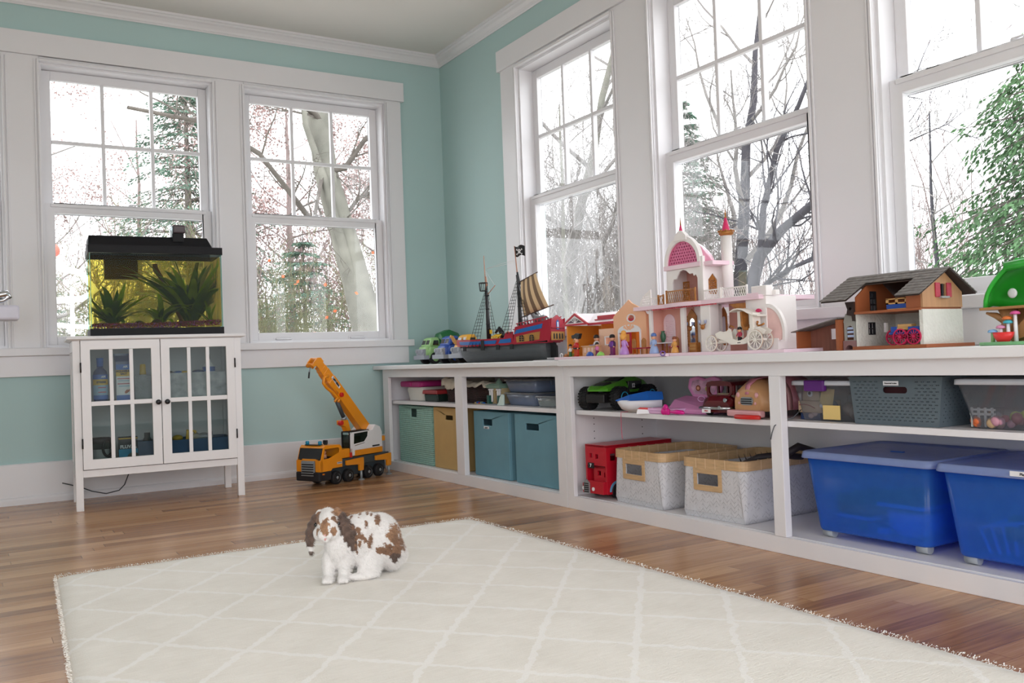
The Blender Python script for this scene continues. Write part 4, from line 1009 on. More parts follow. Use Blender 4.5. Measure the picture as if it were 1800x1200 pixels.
# ------------------------------------------------------------------ rabbit
from mathutils import noise as MN
def rabbit():
    """facing the camera: x to the picture's right, y away, z up; origin under the fore paws"""
    e = []                                          # ellipsoids: centre, radii, rotation z, rotation y
    def E(c, r, rz=0, ry=0, rx=0): e.append((c, r, rz, ry, rx))
    E((0.075, 0.05, 0.110), (0.080, 0.066, 0.080), 0.35, 0.10)          # rib cage
    E((0.145, 0.085, 0.098), (0.080, 0.074, 0.088), 0.5, 0.1)           # rump
    E((0.185, 0.09, 0.066), (0.046, 0.062, 0.062), 0.4)                 # haunch back
    E((0.118, 0.065, 0.152), (0.060, 0.052, 0.040), 0.4, 0.25)          # back line
    E((0.020, 0.012, 0.105), (0.048, 0.045, 0.062), 0, 0)               # chest
    E((0.028, 0.022, 0.075), (0.055, 0.045, 0.050))
    E((0.012, 0.012, 0.140), (0.042, 0.040, 0.038))                     # neck
    E((-0.012, -0.010, 0.178), (0.038, 0.042, 0.041), 0, 0, 0.3)        # skull
    E((-0.012, 0.004, 0.193), (0.034, 0.036, 0.030))                    # crown
    E((-0.018, -0.036, 0.158), (0.026, 0.026, 0.024), 0, 0)             # muzzle
    E((-0.037, -0.022, 0.152), (0.022, 0.022, 0.022)); E((0.006, -0.024, 0.152), (0.023, 0.022, 0.022))   # cheeks
    E((-0.028, -0.048, 0.149), (0.014, 0.014, 0.012)); E((-0.006, -0.050, 0.149), (0.014, 0.014, 0.012))  # whisker pads
    E((-0.017, -0.050, 0.158), (0.010, 0.010, 0.012))                   # nose bridge
    E((-0.016, -0.046, 0.137), (0.012, 0.011, 0.009))                   # chin
    for x, yy in ((-0.014, 0.0), (0.036, -0.004)):                      # forelegs
        E((x, yy + 0.004, 0.055), (0.023, 0.024, 0.045)); E((x, yy - 0.003, 0.030), (0.0205, 0.021, 0.030)); E((x - 0.002, yy - 0.016, 0.012), (0.021, 0.028, 0.013))
        for k in (-1, 0, 1): E((x - 0.002 + k * 0.011, yy - 0.036, 0.009), (0.0072, 0.012, 0.0085))
    E((0.118, 0.028, 0.048), (0.046, 0.036, 0.044), 0.3)                # near thigh
    E((0.116, 0.008, 0.026), (0.040, 0.024, 0.027), 0.2)
    E((0.098, -0.006, 0.012), (0.055, 0.018, 0.013), 0.18)              # long hind foot
    E((0.135, 0.13, 0.05), (0.05, 0.036, 0.048)); E((0.10, 0.12, 0.014), (0.055, 0.02, 0.014))
    E((0.222, 0.098, 0.050), (0.022, 0.024, 0.028))                     # tail
    EARS = []                                       # lop ears: hanging slabs
    for sx, pts in ((-1, [(-0.036, 0.004, 0.203, 0.012, 0.012), (-0.050, 0.000, 0.190, 0.009, 0.017), (-0.060, -0.004, 0.172, 0.0065, 0.021), (-0.066, -0.008, 0.152, 0.006, 0.023), (-0.068, -0.011, 0.132, 0.006, 0.021), (-0.067, -0.013, 0.114, 0.0055, 0.016), (-0.065, -0.014, 0.100, 0.0055, 0.010)]),
                    (1, [(0.016, 0.004, 0.207, 0.012, 0.012), (0.030, -0.002, 0.194, 0.009, 0.018), (0.040, -0.010, 0.176, 0.0075, 0.022), (0.048, -0.014, 0.157, 0.007, 0.023), (0.056, -0.017, 0.138, 0.0065, 0.020), (0.063, -0.018, 0.122, 0.006, 0.015), (0.068, -0.019, 0.108, 0.0055, 0.009)])):
        EARS += pts[1:]
        for x, y, z, tx, ty in pts: E((x + sx * 0.003, y, z), (tx * 1.1, ty * 0.95, 0.016), -0.95 * sx)
    g = G()
    for c, r, rz, ry, rx in e:
        g.M = Matrix.Translation(c) @ Matrix.Rotation(rz, 4, 'Z') @ Matrix.Rotation(ry, 4, 'Y') @ Matrix.Rotation(rx, 4, 'X') @ Matrix.Diagonal((r[0], r[1], r[2], 1))
        g.sph((0, 0, 0), 1.0, 18, 12)
    tmp = g.obj('tmp_body', None, fixn=False)
    q = tmp.modifiers.new('r', 'REMESH'); q.mode = 'VOXEL'; q.voxel_size = 0.0028; q.use_smooth_shade = True
    q = tmp.modifiers.new('s', 'SMOOTH'); q.factor = 0.5; q.iterations = 7
    dg = bpy.context.evaluated_depsgraph_get(); dg.update()
    me = bpy.data.meshes.new_from_object(tmp.evaluated_get(dg)); bpy.data.objects.remove(tmp)
    me.name = 'rabbit'
    brown = lin('8a6a54')[:3]; dark = lin('5e4e46')[:3]; white = lin('ece9e6')[:3]; tan = lin('a07c60')[:3]; pink = lin('d8a8a4')[:3]
    spots = []                                      # centre, radius, colour
    def S(x, y, z, r, c=brown, sq=(1, 1, 1)): spots.append((Vector((x, y, z)), r, c, sq))
    S(-0.018, -0.052, 0.178, 0.017, tan, (1, .6, .8)); S(-0.018, -0.060, 0.165, 0.014, tan, (1, .6, 1)); S(-0.016, -0.045, 0.190, 0.010, brown, (1.2, .6, 1))
    S(-0.041, -0.038, 0.159, 0.011, tan, (1.3, .7, .8)); S(0.008, -0.040, 0.160, 0.012, tan, (1.2, .7, .8)); S(-0.036, -0.044, 0.150, 0.008, tan); S(0.006, -0.047, 0.152, 0.009, tan)
    S(-0.043, -0.025, 0.190, 0.010, brown, (1.2, .6, .7)); S(0.010, -0.032, 0.192, 0.009, brown, (1, .7, .8)); S(0.016, -0.025, 0.184, 0.009, brown)
    S(0.018, 0.0, 0.213, 0.018, tan, (1, .6, 1)); S(-0.038, -0.01, 0.205, 0.010, brown)
    for x, y, z, r in ((0.062, 0.03, 0.190, .007), (0.09, 0.04, 0.197, .008), (0.115, 0.05, 0.195, .006), (0.128, 0.055, 0.186, .006), (0.148, 0.045, 0.170, .012), (0.112, 0.015, 0.165, .008), (0.085, 0.0, 0.150, .008), (0.088, 0.0, 0.138, .008), (0.078, -0.01, 0.130, .007),
                       (0.098, 0.0, 0.130, .009), (0.106, 0.0, 0.118, .008), (0.09, -0.005, 0.112, .009), (0.076, -0.01, 0.108, .007), (0.068, -0.01, 0.165, .006), (0.052, 0.0, 0.160, .006), (0.125, 0.02, 0.122, .009), (0.08, -0.015, 0.085, .004), (0.118, 0.01, 0.105, .008)):
        S(x, y, z, r, brown, (1.3, .35, .7))
    S(0.198, 0.055, 0.122, 0.024, tan, (1, .5, .8)); S(0.212, 0.07, 0.090, 0.028, brown, (1, .5, .9)); S(0.178, 0.035, 0.082, 0.025, brown, (1, .5, 1.2)); S(0.155, 0.02, 0.082, 0.015, brown, (1, .5, 1.1))
    S(0.20, 0.055, 0.050, 0.020, dark, (1, .5, 1.3)); S(0.178, 0.09, 0.140, 0.022, brown, (1, .6, 1)); S(0.215, 0.10, 0.10, 0.03, tan)
    S(-0.017, -0.058, 0.139, 0.0035, pink); S(-0.017, -0.062, 0.150, 0.0035, pink, (1.6, 1, .8))
    ca = me.color_attributes.new('fur', 'FLOAT_COLOR', 'POINT'); cols = []
    for v in me.vertices:
        p = v.co; n = MN.fractal(p * 55, 1.0, 2.0, 3); n2 = MN.noise(p * 190)
        c = Vector(white) * (0.97 + 0.05 * n)
        ear = False
        for q in EARS:
            if abs(p.z - q[2]) > 0.017: continue
            sg = -1 if q[0] < 0 else 1; dx = p.x - q[0] - sg * 0.003; dy = p.y - q[1]; ca_, sa_ = cos(0.95), -sin(0.95) * sg
            lx, ly = dx * ca_ + dy * sa_, -dx * sa_ + dy * ca_
            if lx ** 2 / (q[3] * 1.9 + 0.001) ** 2 + ly ** 2 / (q[4] * 1.22) ** 2 < 1: ear = True
        if ear:
            c = Vector(dark) * (1.25 + 0.5 * n) if n2 > -0.5 else Vector(brown)
            if p.x < 0 and p.z < 0.112 and p.z > 0.098: c = Vector(white) * 0.95
        for q, r, cc, sq in spots:
            d = p - q; d = Vector((d.x * sq[0], d.y * sq[1], d.z * sq[2])).length
            if d < r * (1 + 0.55 * n + 0.25 * n2): c = Vector(cc) * (1 + 0.35 * n2)
        if (p - Vector((-0.017, -0.058, 0.1325))).length < 0.0030: c = Vector((0.12, 0.05, 0.05))
        cols.append(c)
    ca.data.foreach_set('color', [k for c in cols for k in (c[0], c[1], c[2], 1.0)])
    m = bpy.data.materials.new('rabbit_fur'); m.use_nodes = True
    b = m.node_tree.nodes['Principled BSDF']; at = m.node_tree.nodes.new('ShaderNodeAttribute'); at.attribute_name = 'fur'
    m.node_tree.links.new(at.outputs['Color'], b.inputs['Base Color']); b.inputs['Roughness'].default_value = 0.9; b.inputs['Specular IOR Level'].default_value = 0.15; b.inputs['Sheen Weight'].default_value = 0.25
    nz = m.node_tree.nodes.new('ShaderNodeTexNoise'); nz.inputs['Scale'].default_value = 260; tc = m.node_tree.nodes.new('ShaderNodeTexCoord'); bp = m.node_tree.nodes.new('ShaderNodeBump')
    bp.inputs['Strength'].default_value = 0.5; bp.inputs['Distance'].default_value = 0.003
    m.node_tree.links.new(tc.outputs['Object'], nz.inputs['Vector']); m.node_tree.links.new(nz.outputs['Fac'], bp.inputs['Height']); m.node_tree.links.new(bp.outputs[0], b.inputs['Normal'])
    me.materials.clear(); me.materials.append(m)
    o = bpy.data.objects.new('rabbit', me); COL.objects.link(o)
    o.location = (-1.748, -2.622, 0.0205); o.rotation_euler = (0, 0, R(-24)); o.scale = (0.86, 0.92, 0.93)
    tag(o, 'white rabbit with brown patches and hanging brown ears, sitting on the cream rug', 'rabbit')
    # short fur
    random.seed(77); vs = []; fs = []; fc = []
    V = me.vertices
    for k in range(30000):
        i = random.randrange(len(V)); p = V[i].co; nn = V[i].normal
        if p.z < 0.006: continue
        face = (p - Vector((-0.017, -0.05, 0.16))).length < 0.045
        d = (nn * 0.55 + Vector((0.55 if not face else 0.1, 0.25, -0.55)) + rv(0.35)).normalized(); s = d.cross(rv()).normalized()
        l = random.uniform(0.005, 0.011) * (0.45 if face else 1.0); w = 0.00055
        a = len(vs); vs += [tuple(p - nn * 0.0008 + s * w), tuple(p - nn * 0.0008 - s * w), tuple(p + d * l)]; fs.append((a, a + 1, a + 2)); fc += [cols[i] * random.uniform(0.9, 1.08)] * 3
    m2 = bpy.data.meshes.new('fur'); m2.from_pydata(vs, [], fs); m2.materials.append(m)
    c2 = m2.color_attributes.new('fur', 'FLOAT_COLOR', 'POINT'); c2.data.foreach_set('color', [k for c in fc for k in (c[0], c[1], c[2], 1.0)])
    f = bpy.data.objects.new('fur', m2); COL.objects.link(f); f.parent = o; f['kind'] = 'stuff'
    for x, y, z, nm in ((-0.0475, -0.024, 0.178, 'eye'), (0.0235, -0.0235, 0.178, 'eye')):
        g = G().mat(P('dark_eye', '120c0a', 0.08, var=0.02, spec=0.8)); g.sph((x, y, z), 0.0068, 14, 10); g.obj(nm, o)
rabbit()
# ------------------------------------------------------------------ things in the shelving units
# local frame of every one: x to the right along the wall, y into the shelf, z up
def rt(n, lab, cat, x, y, z, rz=0, group=None): return thing(n, lab, cat, (x, y, z), R(-90) + rz, group)
ZF, ZS = 0.0535, 0.4068
def fabric_bin(lab, y0, y1, h, mat, slot, tilt=0.0, dep=0.37, x=-0.44, group=None, bulge=0.0):
    w = (y0 - y1) / 2; t = rt('storage_bin', lab, 'bin', x, (y0 + y1) / 2, ZF, group=group)
    g = G().mat(mat)
    a, b, c, d = slot
    g.prism(rect(-w, 0, w, h), 'y', 0, 0.008, [rrect(a, c, b, d, 0.006, 3)[::-1]])
    g.box(-w, 0.008, 0, -w + 0.008, dep, h); g.box(w - 0.008, 0.008, 0, w, dep, h); g.box(-w + .008, dep - 0.008, 0, w - .008, dep, h); g.box(-w + .008, 0.008, 0, w - 0.008, dep - .008, 0.008)
    g.obj('bin_body', t, bev=0.004)
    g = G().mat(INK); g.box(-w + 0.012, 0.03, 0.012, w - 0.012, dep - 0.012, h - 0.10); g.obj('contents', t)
    return t
MINT = P('mint_woven_strap', '98c4b8', 0.6, var=0.12, vs=60)
def weave(m, sc, st):
    nt = m.node_tree; b = nt.nodes['Principled BSDF']; tc = nt.nodes.new('ShaderNodeTexCoord'); L = nt.links.new
    ck = nt.nodes.new('ShaderNodeTexWave'); ck.wave_type = 'BANDS'; ck.bands_direction = 'X'; ck.inputs['Scale'].default_value = sc
    c2 = nt.nodes.new('ShaderNodeTexWave'); c2.bands_direction = 'Z'; c2.inputs['Scale'].default_value = sc
    mm = nt.nodes.new('ShaderNodeMath'); mm.operation = 'MULTIPLY'
    L(tc.outputs['Object'], ck.inputs[0]); L(tc.outputs['Object'], c2.inputs[0]); L(ck.outputs['Fac'], mm.inputs[0]); L(c2.outputs['Fac'], mm.inputs[1])
    bp = nt.nodes.new('ShaderNodeBump'); bp.inputs['Strength'].default_value = st; bp.inputs['Distance'].default_value = 0.006
    L(mm.outputs[0], bp.inputs['Height']); L(bp.outputs[0], b.inputs['Normal'])
weave(MINT, 28, 0.9)
MUST = P('mustard_fabric', 'c0a068', 0.85, var=0.04, bump=0.15, bs=700)
BLUF = P('dusty_blue_fabric', '6a97a6', 0.85, var=0.04, bump=0.15, bs=700)
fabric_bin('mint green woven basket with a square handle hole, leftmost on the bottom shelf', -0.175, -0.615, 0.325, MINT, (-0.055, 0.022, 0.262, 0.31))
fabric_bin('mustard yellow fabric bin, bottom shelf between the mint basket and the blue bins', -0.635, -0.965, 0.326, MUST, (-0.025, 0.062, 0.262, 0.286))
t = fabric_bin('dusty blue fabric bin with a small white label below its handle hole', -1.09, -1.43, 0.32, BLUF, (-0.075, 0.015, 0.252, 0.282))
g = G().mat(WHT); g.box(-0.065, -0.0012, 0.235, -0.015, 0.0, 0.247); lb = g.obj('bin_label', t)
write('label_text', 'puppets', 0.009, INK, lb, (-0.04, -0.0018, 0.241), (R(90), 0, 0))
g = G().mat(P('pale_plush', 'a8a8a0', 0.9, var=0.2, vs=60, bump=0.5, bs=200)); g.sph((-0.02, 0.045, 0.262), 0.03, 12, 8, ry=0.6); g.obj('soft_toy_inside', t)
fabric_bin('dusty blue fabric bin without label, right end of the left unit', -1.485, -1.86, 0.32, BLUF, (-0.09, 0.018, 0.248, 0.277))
# upper shelf, left bay
CREAM = P('cream_plastic', 'd8d6ce', 0.45, var=0.03)
t = rt('plastic_carry_case', 'cream rounded plastic carrying case, leftmost on the upper shelf, a magenta box on top', 'case', -0.42, -0.36, ZS)
g = G().mat(CREAM)
def rr(w, d, r, z, y0=0): return [(p[0], p[1] + y0 + d / 2, z) for p in rrect(-w / 2, -d / 2, w / 2, d / 2, r, 4)]
g.loft([rr(0.17, 0.20, 0.03, 0.0), rr(0.20, 0.24, 0.04, 0.012), rr(0.235, 0.26, 0.04, 0.05), rr(0.255, 0.27, 0.045, 0.056), rr(0.255, 0.27, 0.045, 0.062), rr(0.24, 0.26, 0.04, 0.068), rr(0.21, 0.24, 0.03, 0.079)]); g.obj('case_shell', t)
t = rt('magenta_box', 'flat magenta plastic box lying on the cream case, upper left shelf', 'box', -0.425, -0.31, ZS + 0.0795)
g = G().mat(P('magenta_plastic', 'b02a78', 0.4)); g.loft([rr(0.27, 0.2, 0.02, 0.0), rr(0.29, 0.22, 0.02, 0.006), rr(0.29, 0.22, 0.02, 0.024), rr(0.26, 0.2, 0.02, 0.032)]); g.obj('box_shell', t)
g = G().mat(P('magenta_plastic', 'b02a78', 0.4)); g.box(-0.02, -0.008, 0.006, 0.02, 0.01, 0.028); g.obj('latch', t, bev=0.003)
t = rt('red_lidded_tub', 'dark green tub with a red lid, between the cream case and wicker basket', 'tub', -0.425, -0.578, ZS)
g = G().mat(P('dark_green_clear', '1f2f2a', 0.25)); g.box(-0.082, 0, 0, 0.082, 0.16, 0.042, 0.96, 0.96); g.obj('tub_body', t, bev=0.005)
g = G().mat(P('brick_red_plastic', '9c2c30', 0.4)); g.box(-0.088, -0.006, 0.042, 0.088, 0.166, 0.064, 1.04, 1.04); g.obj('lid', t, bev=0.005)
WICK = P('dark_wicker', '3c2420', 0.6, var=0.45, vs=50); weave(WICK, 40, 1.0)
t = rt('wicker_basket', 'dark brown wicker basket lined with cream cloth, across the divider on the upper shelf', 'basket', -0.405, -0.94, ZS)
g = G().mat(WICK)
# woven wall: stacked wavy rounds
for k in range(13):
    z = 0.004 + k * 0.0072; s = 0.93 + 0.07 * k / 12
    P0 = rrect(-0.25 * s, 0.015, 0.25 * s, 0.33, 0.03, 4); n = len(P0)
    pts = []
    for i in range(n):
        a = Vector((P0[i][0], P0[i][1], 0)); b = Vector((P0[(i + 1) % n][0], P0[(i + 1) % n][1], 0)); m = max(1, int((b - a).length / 0.008))
        for j in range(m):
            p = a.lerp(b, j / m); nn = (b - a).normalized(); nn = Vector((nn.y, -nn.x, 0)); p = p + nn * 0.0018 * (1 if (len(pts) + k) % 2 else -1); pts.append((p.x, p.y, z))
    pts.append(pts[0]); g.tube(pts, 0.0042, 5, cap=False)
g.box(-0.23, 0.02, 0, 0.23, 0.325, 0.004); g.obj('woven_wall', t, fixn=False)
CLOTH = P('cream_cotton', 'ddd6c6', 0.9, var=0.06, vs=20, bump=0.4, bs=60)
g = G().mat(CLOTH); random.seed(4)
rows = []
for j in range(7):
    r = []
    for i in range(49):
        u = i / 48; x = -0.262 + 0.524 * u; fold = 0.005 * sin(u * 40) + 0.004 * sin(u * 17)
        zt = 0.122 - 0.016 * (u > 0.33) - 0.004 * u; zb = 0.088 - 0.018 * sin(min(1, u * 3) * pi) * (u < 0.33) + 0.003 * sin(u * 25)
        zz = [0.105, zt, zt + 0.003, zt, (zt + zb) / 2, zb, zb][j]; yy = [0.04, 0.03, 0.014, 0.003, -0.001, -0.001, 0.002][j]
        r.append((x, yy + fold * (0.4 + 0.1 * j), zz + fold))
    rows.append(r)
g.sheet(rows)
g.sheet([[(-0.262 + 0.03 * sin(k), 0.02 + 0.3 * k / 8, z) for k in range(9)] for z in (0.075, 0.12)])
g.obj('cloth_liner', t, solid=0.003)
# little brick-built palace, unbranded toy bricks
t = rt('brick_palace', 'small toy brick building with white columns, sand green cornice and an arched door', 'brick building', -0.42, -1.26, ZS)
SAND = P('sand_green_brick', '7f9c8c', 0.4); TANB = P('tan_brick', 'c8b48a', 0.4); DGRN = P('dark_green_brick', '1f5a50', 0.4); BRN = P('brown_brick', '7a4a30', 0.4)
g = G().mat(TANB); g.prism(rect(-0.052, 0.004, 0.052, 0.082), 'y', 0.02, 0.07, [arch(-0.016, 0.016, 0.006, 0.068, 8)[::-1]]); g.obj('facade', t)
g = G().mat(BRN); g.prism(arch(-0.0155, 0.0155, 0.006, 0.067, 8), 'y', 0.03, 0.034); g.obj('arched_door', t)
for x in (-0.047, -0.028, 0.028, 0.047):
    g = G().mat(WHT); g.cyl((x, 0.012, 0.012), (x, 0.012, 0.078), 0.0055, n=10); g.lathe([(0.005, 0), (0.010, 0.006), (0.010, 0.010), (0.005, 0.012)], 8, (x, 0.012, 0.066)); g.obj('column', t)
g = G().mat(SAND); g.box(-0.062, 0.0, 0.080, 0.062, 0.078, 0.088); g.box(-0.07, -0.004, 0.088, 0.07, 0.082, 0.094); g.box(-0.05, 0.006, 0.094, 0.05, 0.07, 0.102)
for k in range(9): g.cyl((-0.06 + k * 0.015, 0.004, 0.094), (-0.06 + k * 0.015, 0.004, 0.098), 0.0035, n=8)
g.obj('cornice', t)
g = G().mat(SAND); g.lathe([(0.018, 0.10), (0.018, 0.106), (0.014, 0.114), (0.007, 0.122), (0.002, 0.128), (0, 0.13)], 14, (0.004, 0.035, 0)); g.obj('dome', t)
g = G().mat(DGRN); g.box(-0.062, 0.0, 0.0, -0.04, 0.03, 0.045); g.box(0.04, 0.0, 0.0, 0.062, 0.03, 0.045); g.obj('plinth', t)
g = G().mat(GRYB); g.box(-0.07, -0.01, 0, 0.07, 0.085, 0.004); g.obj('base_plate', t)
t = rt('brick_plate', 'strip of loose coloured toy bricks lying left of the brick building', 'toy bricks', -0.43, -1.13, ZS)
g = G().mat(TANB); g.box(-0.055, 0, 0, 0.045, 0.03, 0.003); g.obj('plate', t)
for k, m in enumerate((TANB, BLUEP, REDP, SAND, BLUEP)):
    g = G().mat(m); g.box(-0.052 + k * 0.019, 0.006, 0.003, -0.04 + k * 0.019, 0.018, 0.009 + 0.003 * (k % 2)); g.obj('brick', t)
t = rt('white_plastic_piece', 'curved white and mint plastic piece leaning against the stacked clear boxes', 'toy part', -0.44, -1.365, ZS)
g = G().mat(P('pale_mint_white', 'cfe3dc', 0.4)); g.prism([(-0.04, 0), (0.02, 0), (0.022, 0.05), (0.01, 0.055), (-0.01, 0.04), (-0.022, 0.014)], 'y', 0, 0.012); g.obj('piece', t, bev=0.003)
CLB = glass('clear_box_plastic', 'dde4ee', 1.0, 0.08, body=0.4, bodycol='c2d0ea'); CLW = glass('clear_white_plastic', 'e8ecf0', 1.0, 0.08, body=0.3, bodycol='dde2e6')
def lidded(lab, y0, y1, z, h, dep, m, x=-0.42, tp=0.9, lid=None, group=None, cat='box', name='clear_storage_box', lipw=0.008, lidh=0.009):
    w = (y0 - y1) / 2; t = rt(name, lab, cat, x, (y0 + y1) / 2, z, group=group)
    g = G().mat(m)
    o = lambda k, zz: [(p[0] * k, dep / 2 + (p[1]) * k, zz) for p in rrect(-w + 0.008, -dep / 2 + 0.008, w - 0.008, dep / 2 - 0.008, 0.02, 4)]
    g.loft([o(tp - 0.03, 0), o(tp, 0.004), o(1, h - lidh)], cap=False); g.add(o(tp - 0.03, 0), [tuple(range(20))[::-1]]); 
    g.obj('box_body', t, solid=0.0015)
    g = G().mat(lid or m)
    q = lambda k, zz: [(p[0] + (k if p[0] > 0 else -k), dep / 2 + p[1] + (k if p[1] > 0 else -k), zz) for p in rrect(-w + lipw, -dep / 2 + lipw, w - lipw, dep / 2 - lipw, 0.022, 4)]
    g.loft([q(0.004, h - lidh), q(0.008, h - lidh), q(0.007, h - 0.002), q(0.003, h), q(-0.006, h - 0.0035)]); g.obj('lid', t)
    return t
b1 = lidded('clear bluish lidded box, lower one of the two stacked on the upper shelf', -1.35, -1.63, ZS, 0.062, 0.32, CLB, lid=CLW)
b2 = lidded('clear bluish lidded box, upper one of the stack, right end of the left unit', -1.35, -1.63, ZS + 0.0625, 0.062, 0.32, CLB, lid=CLW)
for b in (b1, b2):
    g = G().mat(CLB); g.box(0.128, 0.10, 0.03, 0.139, 0.20, 0.055); g.obj('lid_clip', b, bev=0.003)
b3 = lidded('small clear ribbed box with pale contents, at the right end beside the stacked clear boxes', -1.645, -1.83, ZS, 0.052, 0.2, CLW, x=-0.435)
g = G().mat(P('pale_green_contents', 'a8b8a4', 0.8, var=0.25, vs=60)); g.box(-0.075, 0.02, 0.004, 0.075, 0.17, 0.032); g.obj('contents', b3, bev=0.006)
g = G().mat(P('assorted_grey_blue_contents', '9aa8c0', 0.8, var=0.35, vs=40)); g.box(-0.115, 0.03, 0.006, 0.115, 0.28, 0.036); g.obj('contents', b1, bev=0.01)
g = G().mat(P('assorted_grey_blue_contents', '9aa8c0', 0.8, var=0.35, vs=40)); g.box(-0.115, 0.03, 0.006, 0.115, 0.28, 0.04); g.obj('contents', b2, bev=0.01)
# ------------------------------------------------------------------ right unit, lower shelf
REDB = P('bus_red', 'b81228', 0.35, var=0.05, coat=0.2); LB = P('light_blue_paint', '68a8d0', 0.4)
bus = rt('toy_double_decker_bus', 'red wooden double-decker bus numbered 7, bottom shelf at the left end of the right unit', 'toy bus', -0.45, -2.125, ZF, R(3))
BW_, BD = 0.066, 0.36
def bus_side(x0, x1):
    g.prism(rect(0, 0.018, BD, 0.212), 'x', x0, x1, [rrect(0.02 + k * 0.052, 0.152, 0.053 + k * 0.052, 0.18, 0.004, 2)[::-1] for k in range(6)] + [rrect(0.075 + k * 0.052, 0.082, 0.108 + k * 0.052, 0.112, 0.004, 2)[::-1] for k in range(5)] + [circ(0.05, 0.018, 0.03, 14, 0, pi)[::-1]][:0])
g = G().mat(REDB)
bus_side(-BW_, -BW_ + 0.01); bus_side(BW_ - 0.01, BW_)
g.prism(rect(-BW_ + .01, 0.13, BW_ - .01, 0.212), 'y', -0.0, 0.012, [rrect(-0.038, 0.16, -0.022, 0.178, 0.002, 2)[::-1], rrect(-0.004, 0.158, 0.014, 0.176, 0.002, 2)[::-1]])
g.box(-BW_ + .01, BD - 0.01, 0.018, BW_ - .01, BD, 0.212); g.box(-BW_ + 0.0, 0.0, 0.205, BW_, BD, 0.214); g.box(-BW_ + .01, 0.012, 0.02, BW_ - .01, BD - .01, 0.03); g.box(-BW_ + .01, 0.012, 0.118, BW_ - .01, BD - .01, 0.124)
g.prism(rect(-0.03, 0.018, BW_ - .01, 0.125), 'y', 0.012, 0.022, [rrect(-0.006, 0.09, 0.014, 0.108, 0.002, 2)[::-1], rrect(0.034, 0.084, 0.048, 0.104, 0.002, 2)[::-1]])
g.box(-BW_ + 0.01, 0.03, 0.018, -0.03, 0.04, 0.125); g.box(-0.03, -0.02, 0.02, BW_ - 0.002, 0.014, 0.07, 1, 1); g.box(-BW_ + .001, -0.02, 0.02, -0.03, 0.03, 0.058)
g.obj('bus_body', bus, bev=0.003)
g = G().mat(INK); g.box(-0.048, -0.003, 0.118, -0.012, 0.0, 0.14); pl_ = g.obj('route_board', bus)
write('route_number', '7', 0.018, WHT, pl_, (-0.03, -0.0036, 0.129), (R(90), 0, 0), bold=True)
g = G().mat(SILV); g.prism([(-0.052, 0.02), (-0.018, 0.02), (-0.018, 0.062), (-0.035, 0.074), (-0.052, 0.062)], 'y', -0.026, -0.0202)
g.mat(INK)
for k in range(5): g.box(-0.0495, -0.027, 0.0225 + k * 0.0082, -0.0205, -0.0255, 0.0275 + k * 0.0082)
g.obj('radiator_grille', bus)
for x in (-0.058, 0.004):
    g = G().mat(WHT); g.cyl((x, -0.024, 0.038), (x, -0.02, 0.038), 0.0075, n=14); g.obj('headlamp', bus)
for y in (0.055, 0.30):
    for s in (-1, 1):
        g = G().mat(LB); g.prism(circ(y, 0.028, 0.043, 16, 0.0, pi) + circ(y, 0.028, 0.034, 16, 0.0, pi)[::-1], 'x', s * BW_ - 0.001 * s, s * (BW_ + 0.002)); g.obj('wheel_arch', bus)
        g = G().mat(INK); g.cyl((s * (BW_ - 0.012), y, 0.03), (s * (BW_ + 0.004), y, 0.03), 0.03, n=24); w = g.obj('wheel', bus)
        g = G().mat(P('dark_red_hub', '5c0f18', 0.4)); g.cyl((s * (BW_ + 0.0035), y, 0.03), (s * (BW_ + 0.005), y, 0.03), 0.016, n=18); g.obj('hub', w)
STRAP = P('white_woven_strap', 'd2d2d6', 0.6, var=0.05, vs=30)
def chevron(m):
    nt = m.node_tree; b = nt.nodes['Principled BSDF']; L = nt.links.new; N = nt.nodes.new
    tc = N('ShaderNodeTexCoord'); sx = N('ShaderNodeSeparateXYZ'); L(tc.outputs['Object'], sx.inputs[0])
    def mt(op, a, v=None, c=None):
        q = N('ShaderNodeMath'); q.operation = op
        for i, w in enumerate((a, v, c)):
            if w is None: continue
            if isinstance(w, (int, float)): q.inputs[i].default_value = w
            else: L(w, q.inputs[i])
        return q.outputs[0]
    u = mt('ADD', sx.outputs[0], sx.outputs[1]); v = sx.outputs[2]; S = 62
    col = mt('FLOOR', mt('MULTIPLY', u, S)); par = mt('PINGPONG', col, 1)
    sg = mt('MULTIPLY_ADD', par, 2, -1); fu = mt('FRACT', mt('MULTIPLY', u, S))
    ph = mt('ADD', mt('MULTIPLY', v, S), mt('MULTIPLY', sg, fu)); fp = mt('FRACT', mt('ADD', ph, 100))
    seam = mt('MAXIMUM', mt('LESS_THAN', fp, 0.10), mt('MULTIPLY', mt('LESS_THAN', fu, 0.06), 0.5))
    n = N('ShaderNodeTexNoise'); n.inputs['Scale'].default_value = 40; L(tc.outputs['Object'], n.inputs['Vector'])
    k = mt('MULTIPLY', seam, mt('GREATER_THAN', n.outputs['Fac'], 0.48))
    mx = N('ShaderNodeMix'); mx.data_type = 'RGBA'; mx.blend_type = 'MULTIPLY'; src = b.inputs['Base Color'].links[0].from_socket
    L(mt('MULTIPLY', k, 0.7), mx.inputs[0]); L(src, mx.inputs[6]); mx.inputs[7].default_value = (0.35, 0.35, 0.36, 1); L(mx.outputs[2], b.inputs['Base Color'])
    bp = N('ShaderNodeBump'); bp.inputs['Strength'].default_value = 0.6; bp.inputs['Distance'].default_value = 0.003; bp.invert = True
    L(seam, bp.inputs['Height']); L(bp.outputs[0], b.inputs['Normal'])
chevron(STRAP)
BAMB = P('bamboo_rim', 'c8a67c', 0.5, var=0.12, vs=25, stretch=(1, 1, 6)); BAML = P('pale_bamboo_tie', 'dcc09a', 0.5)
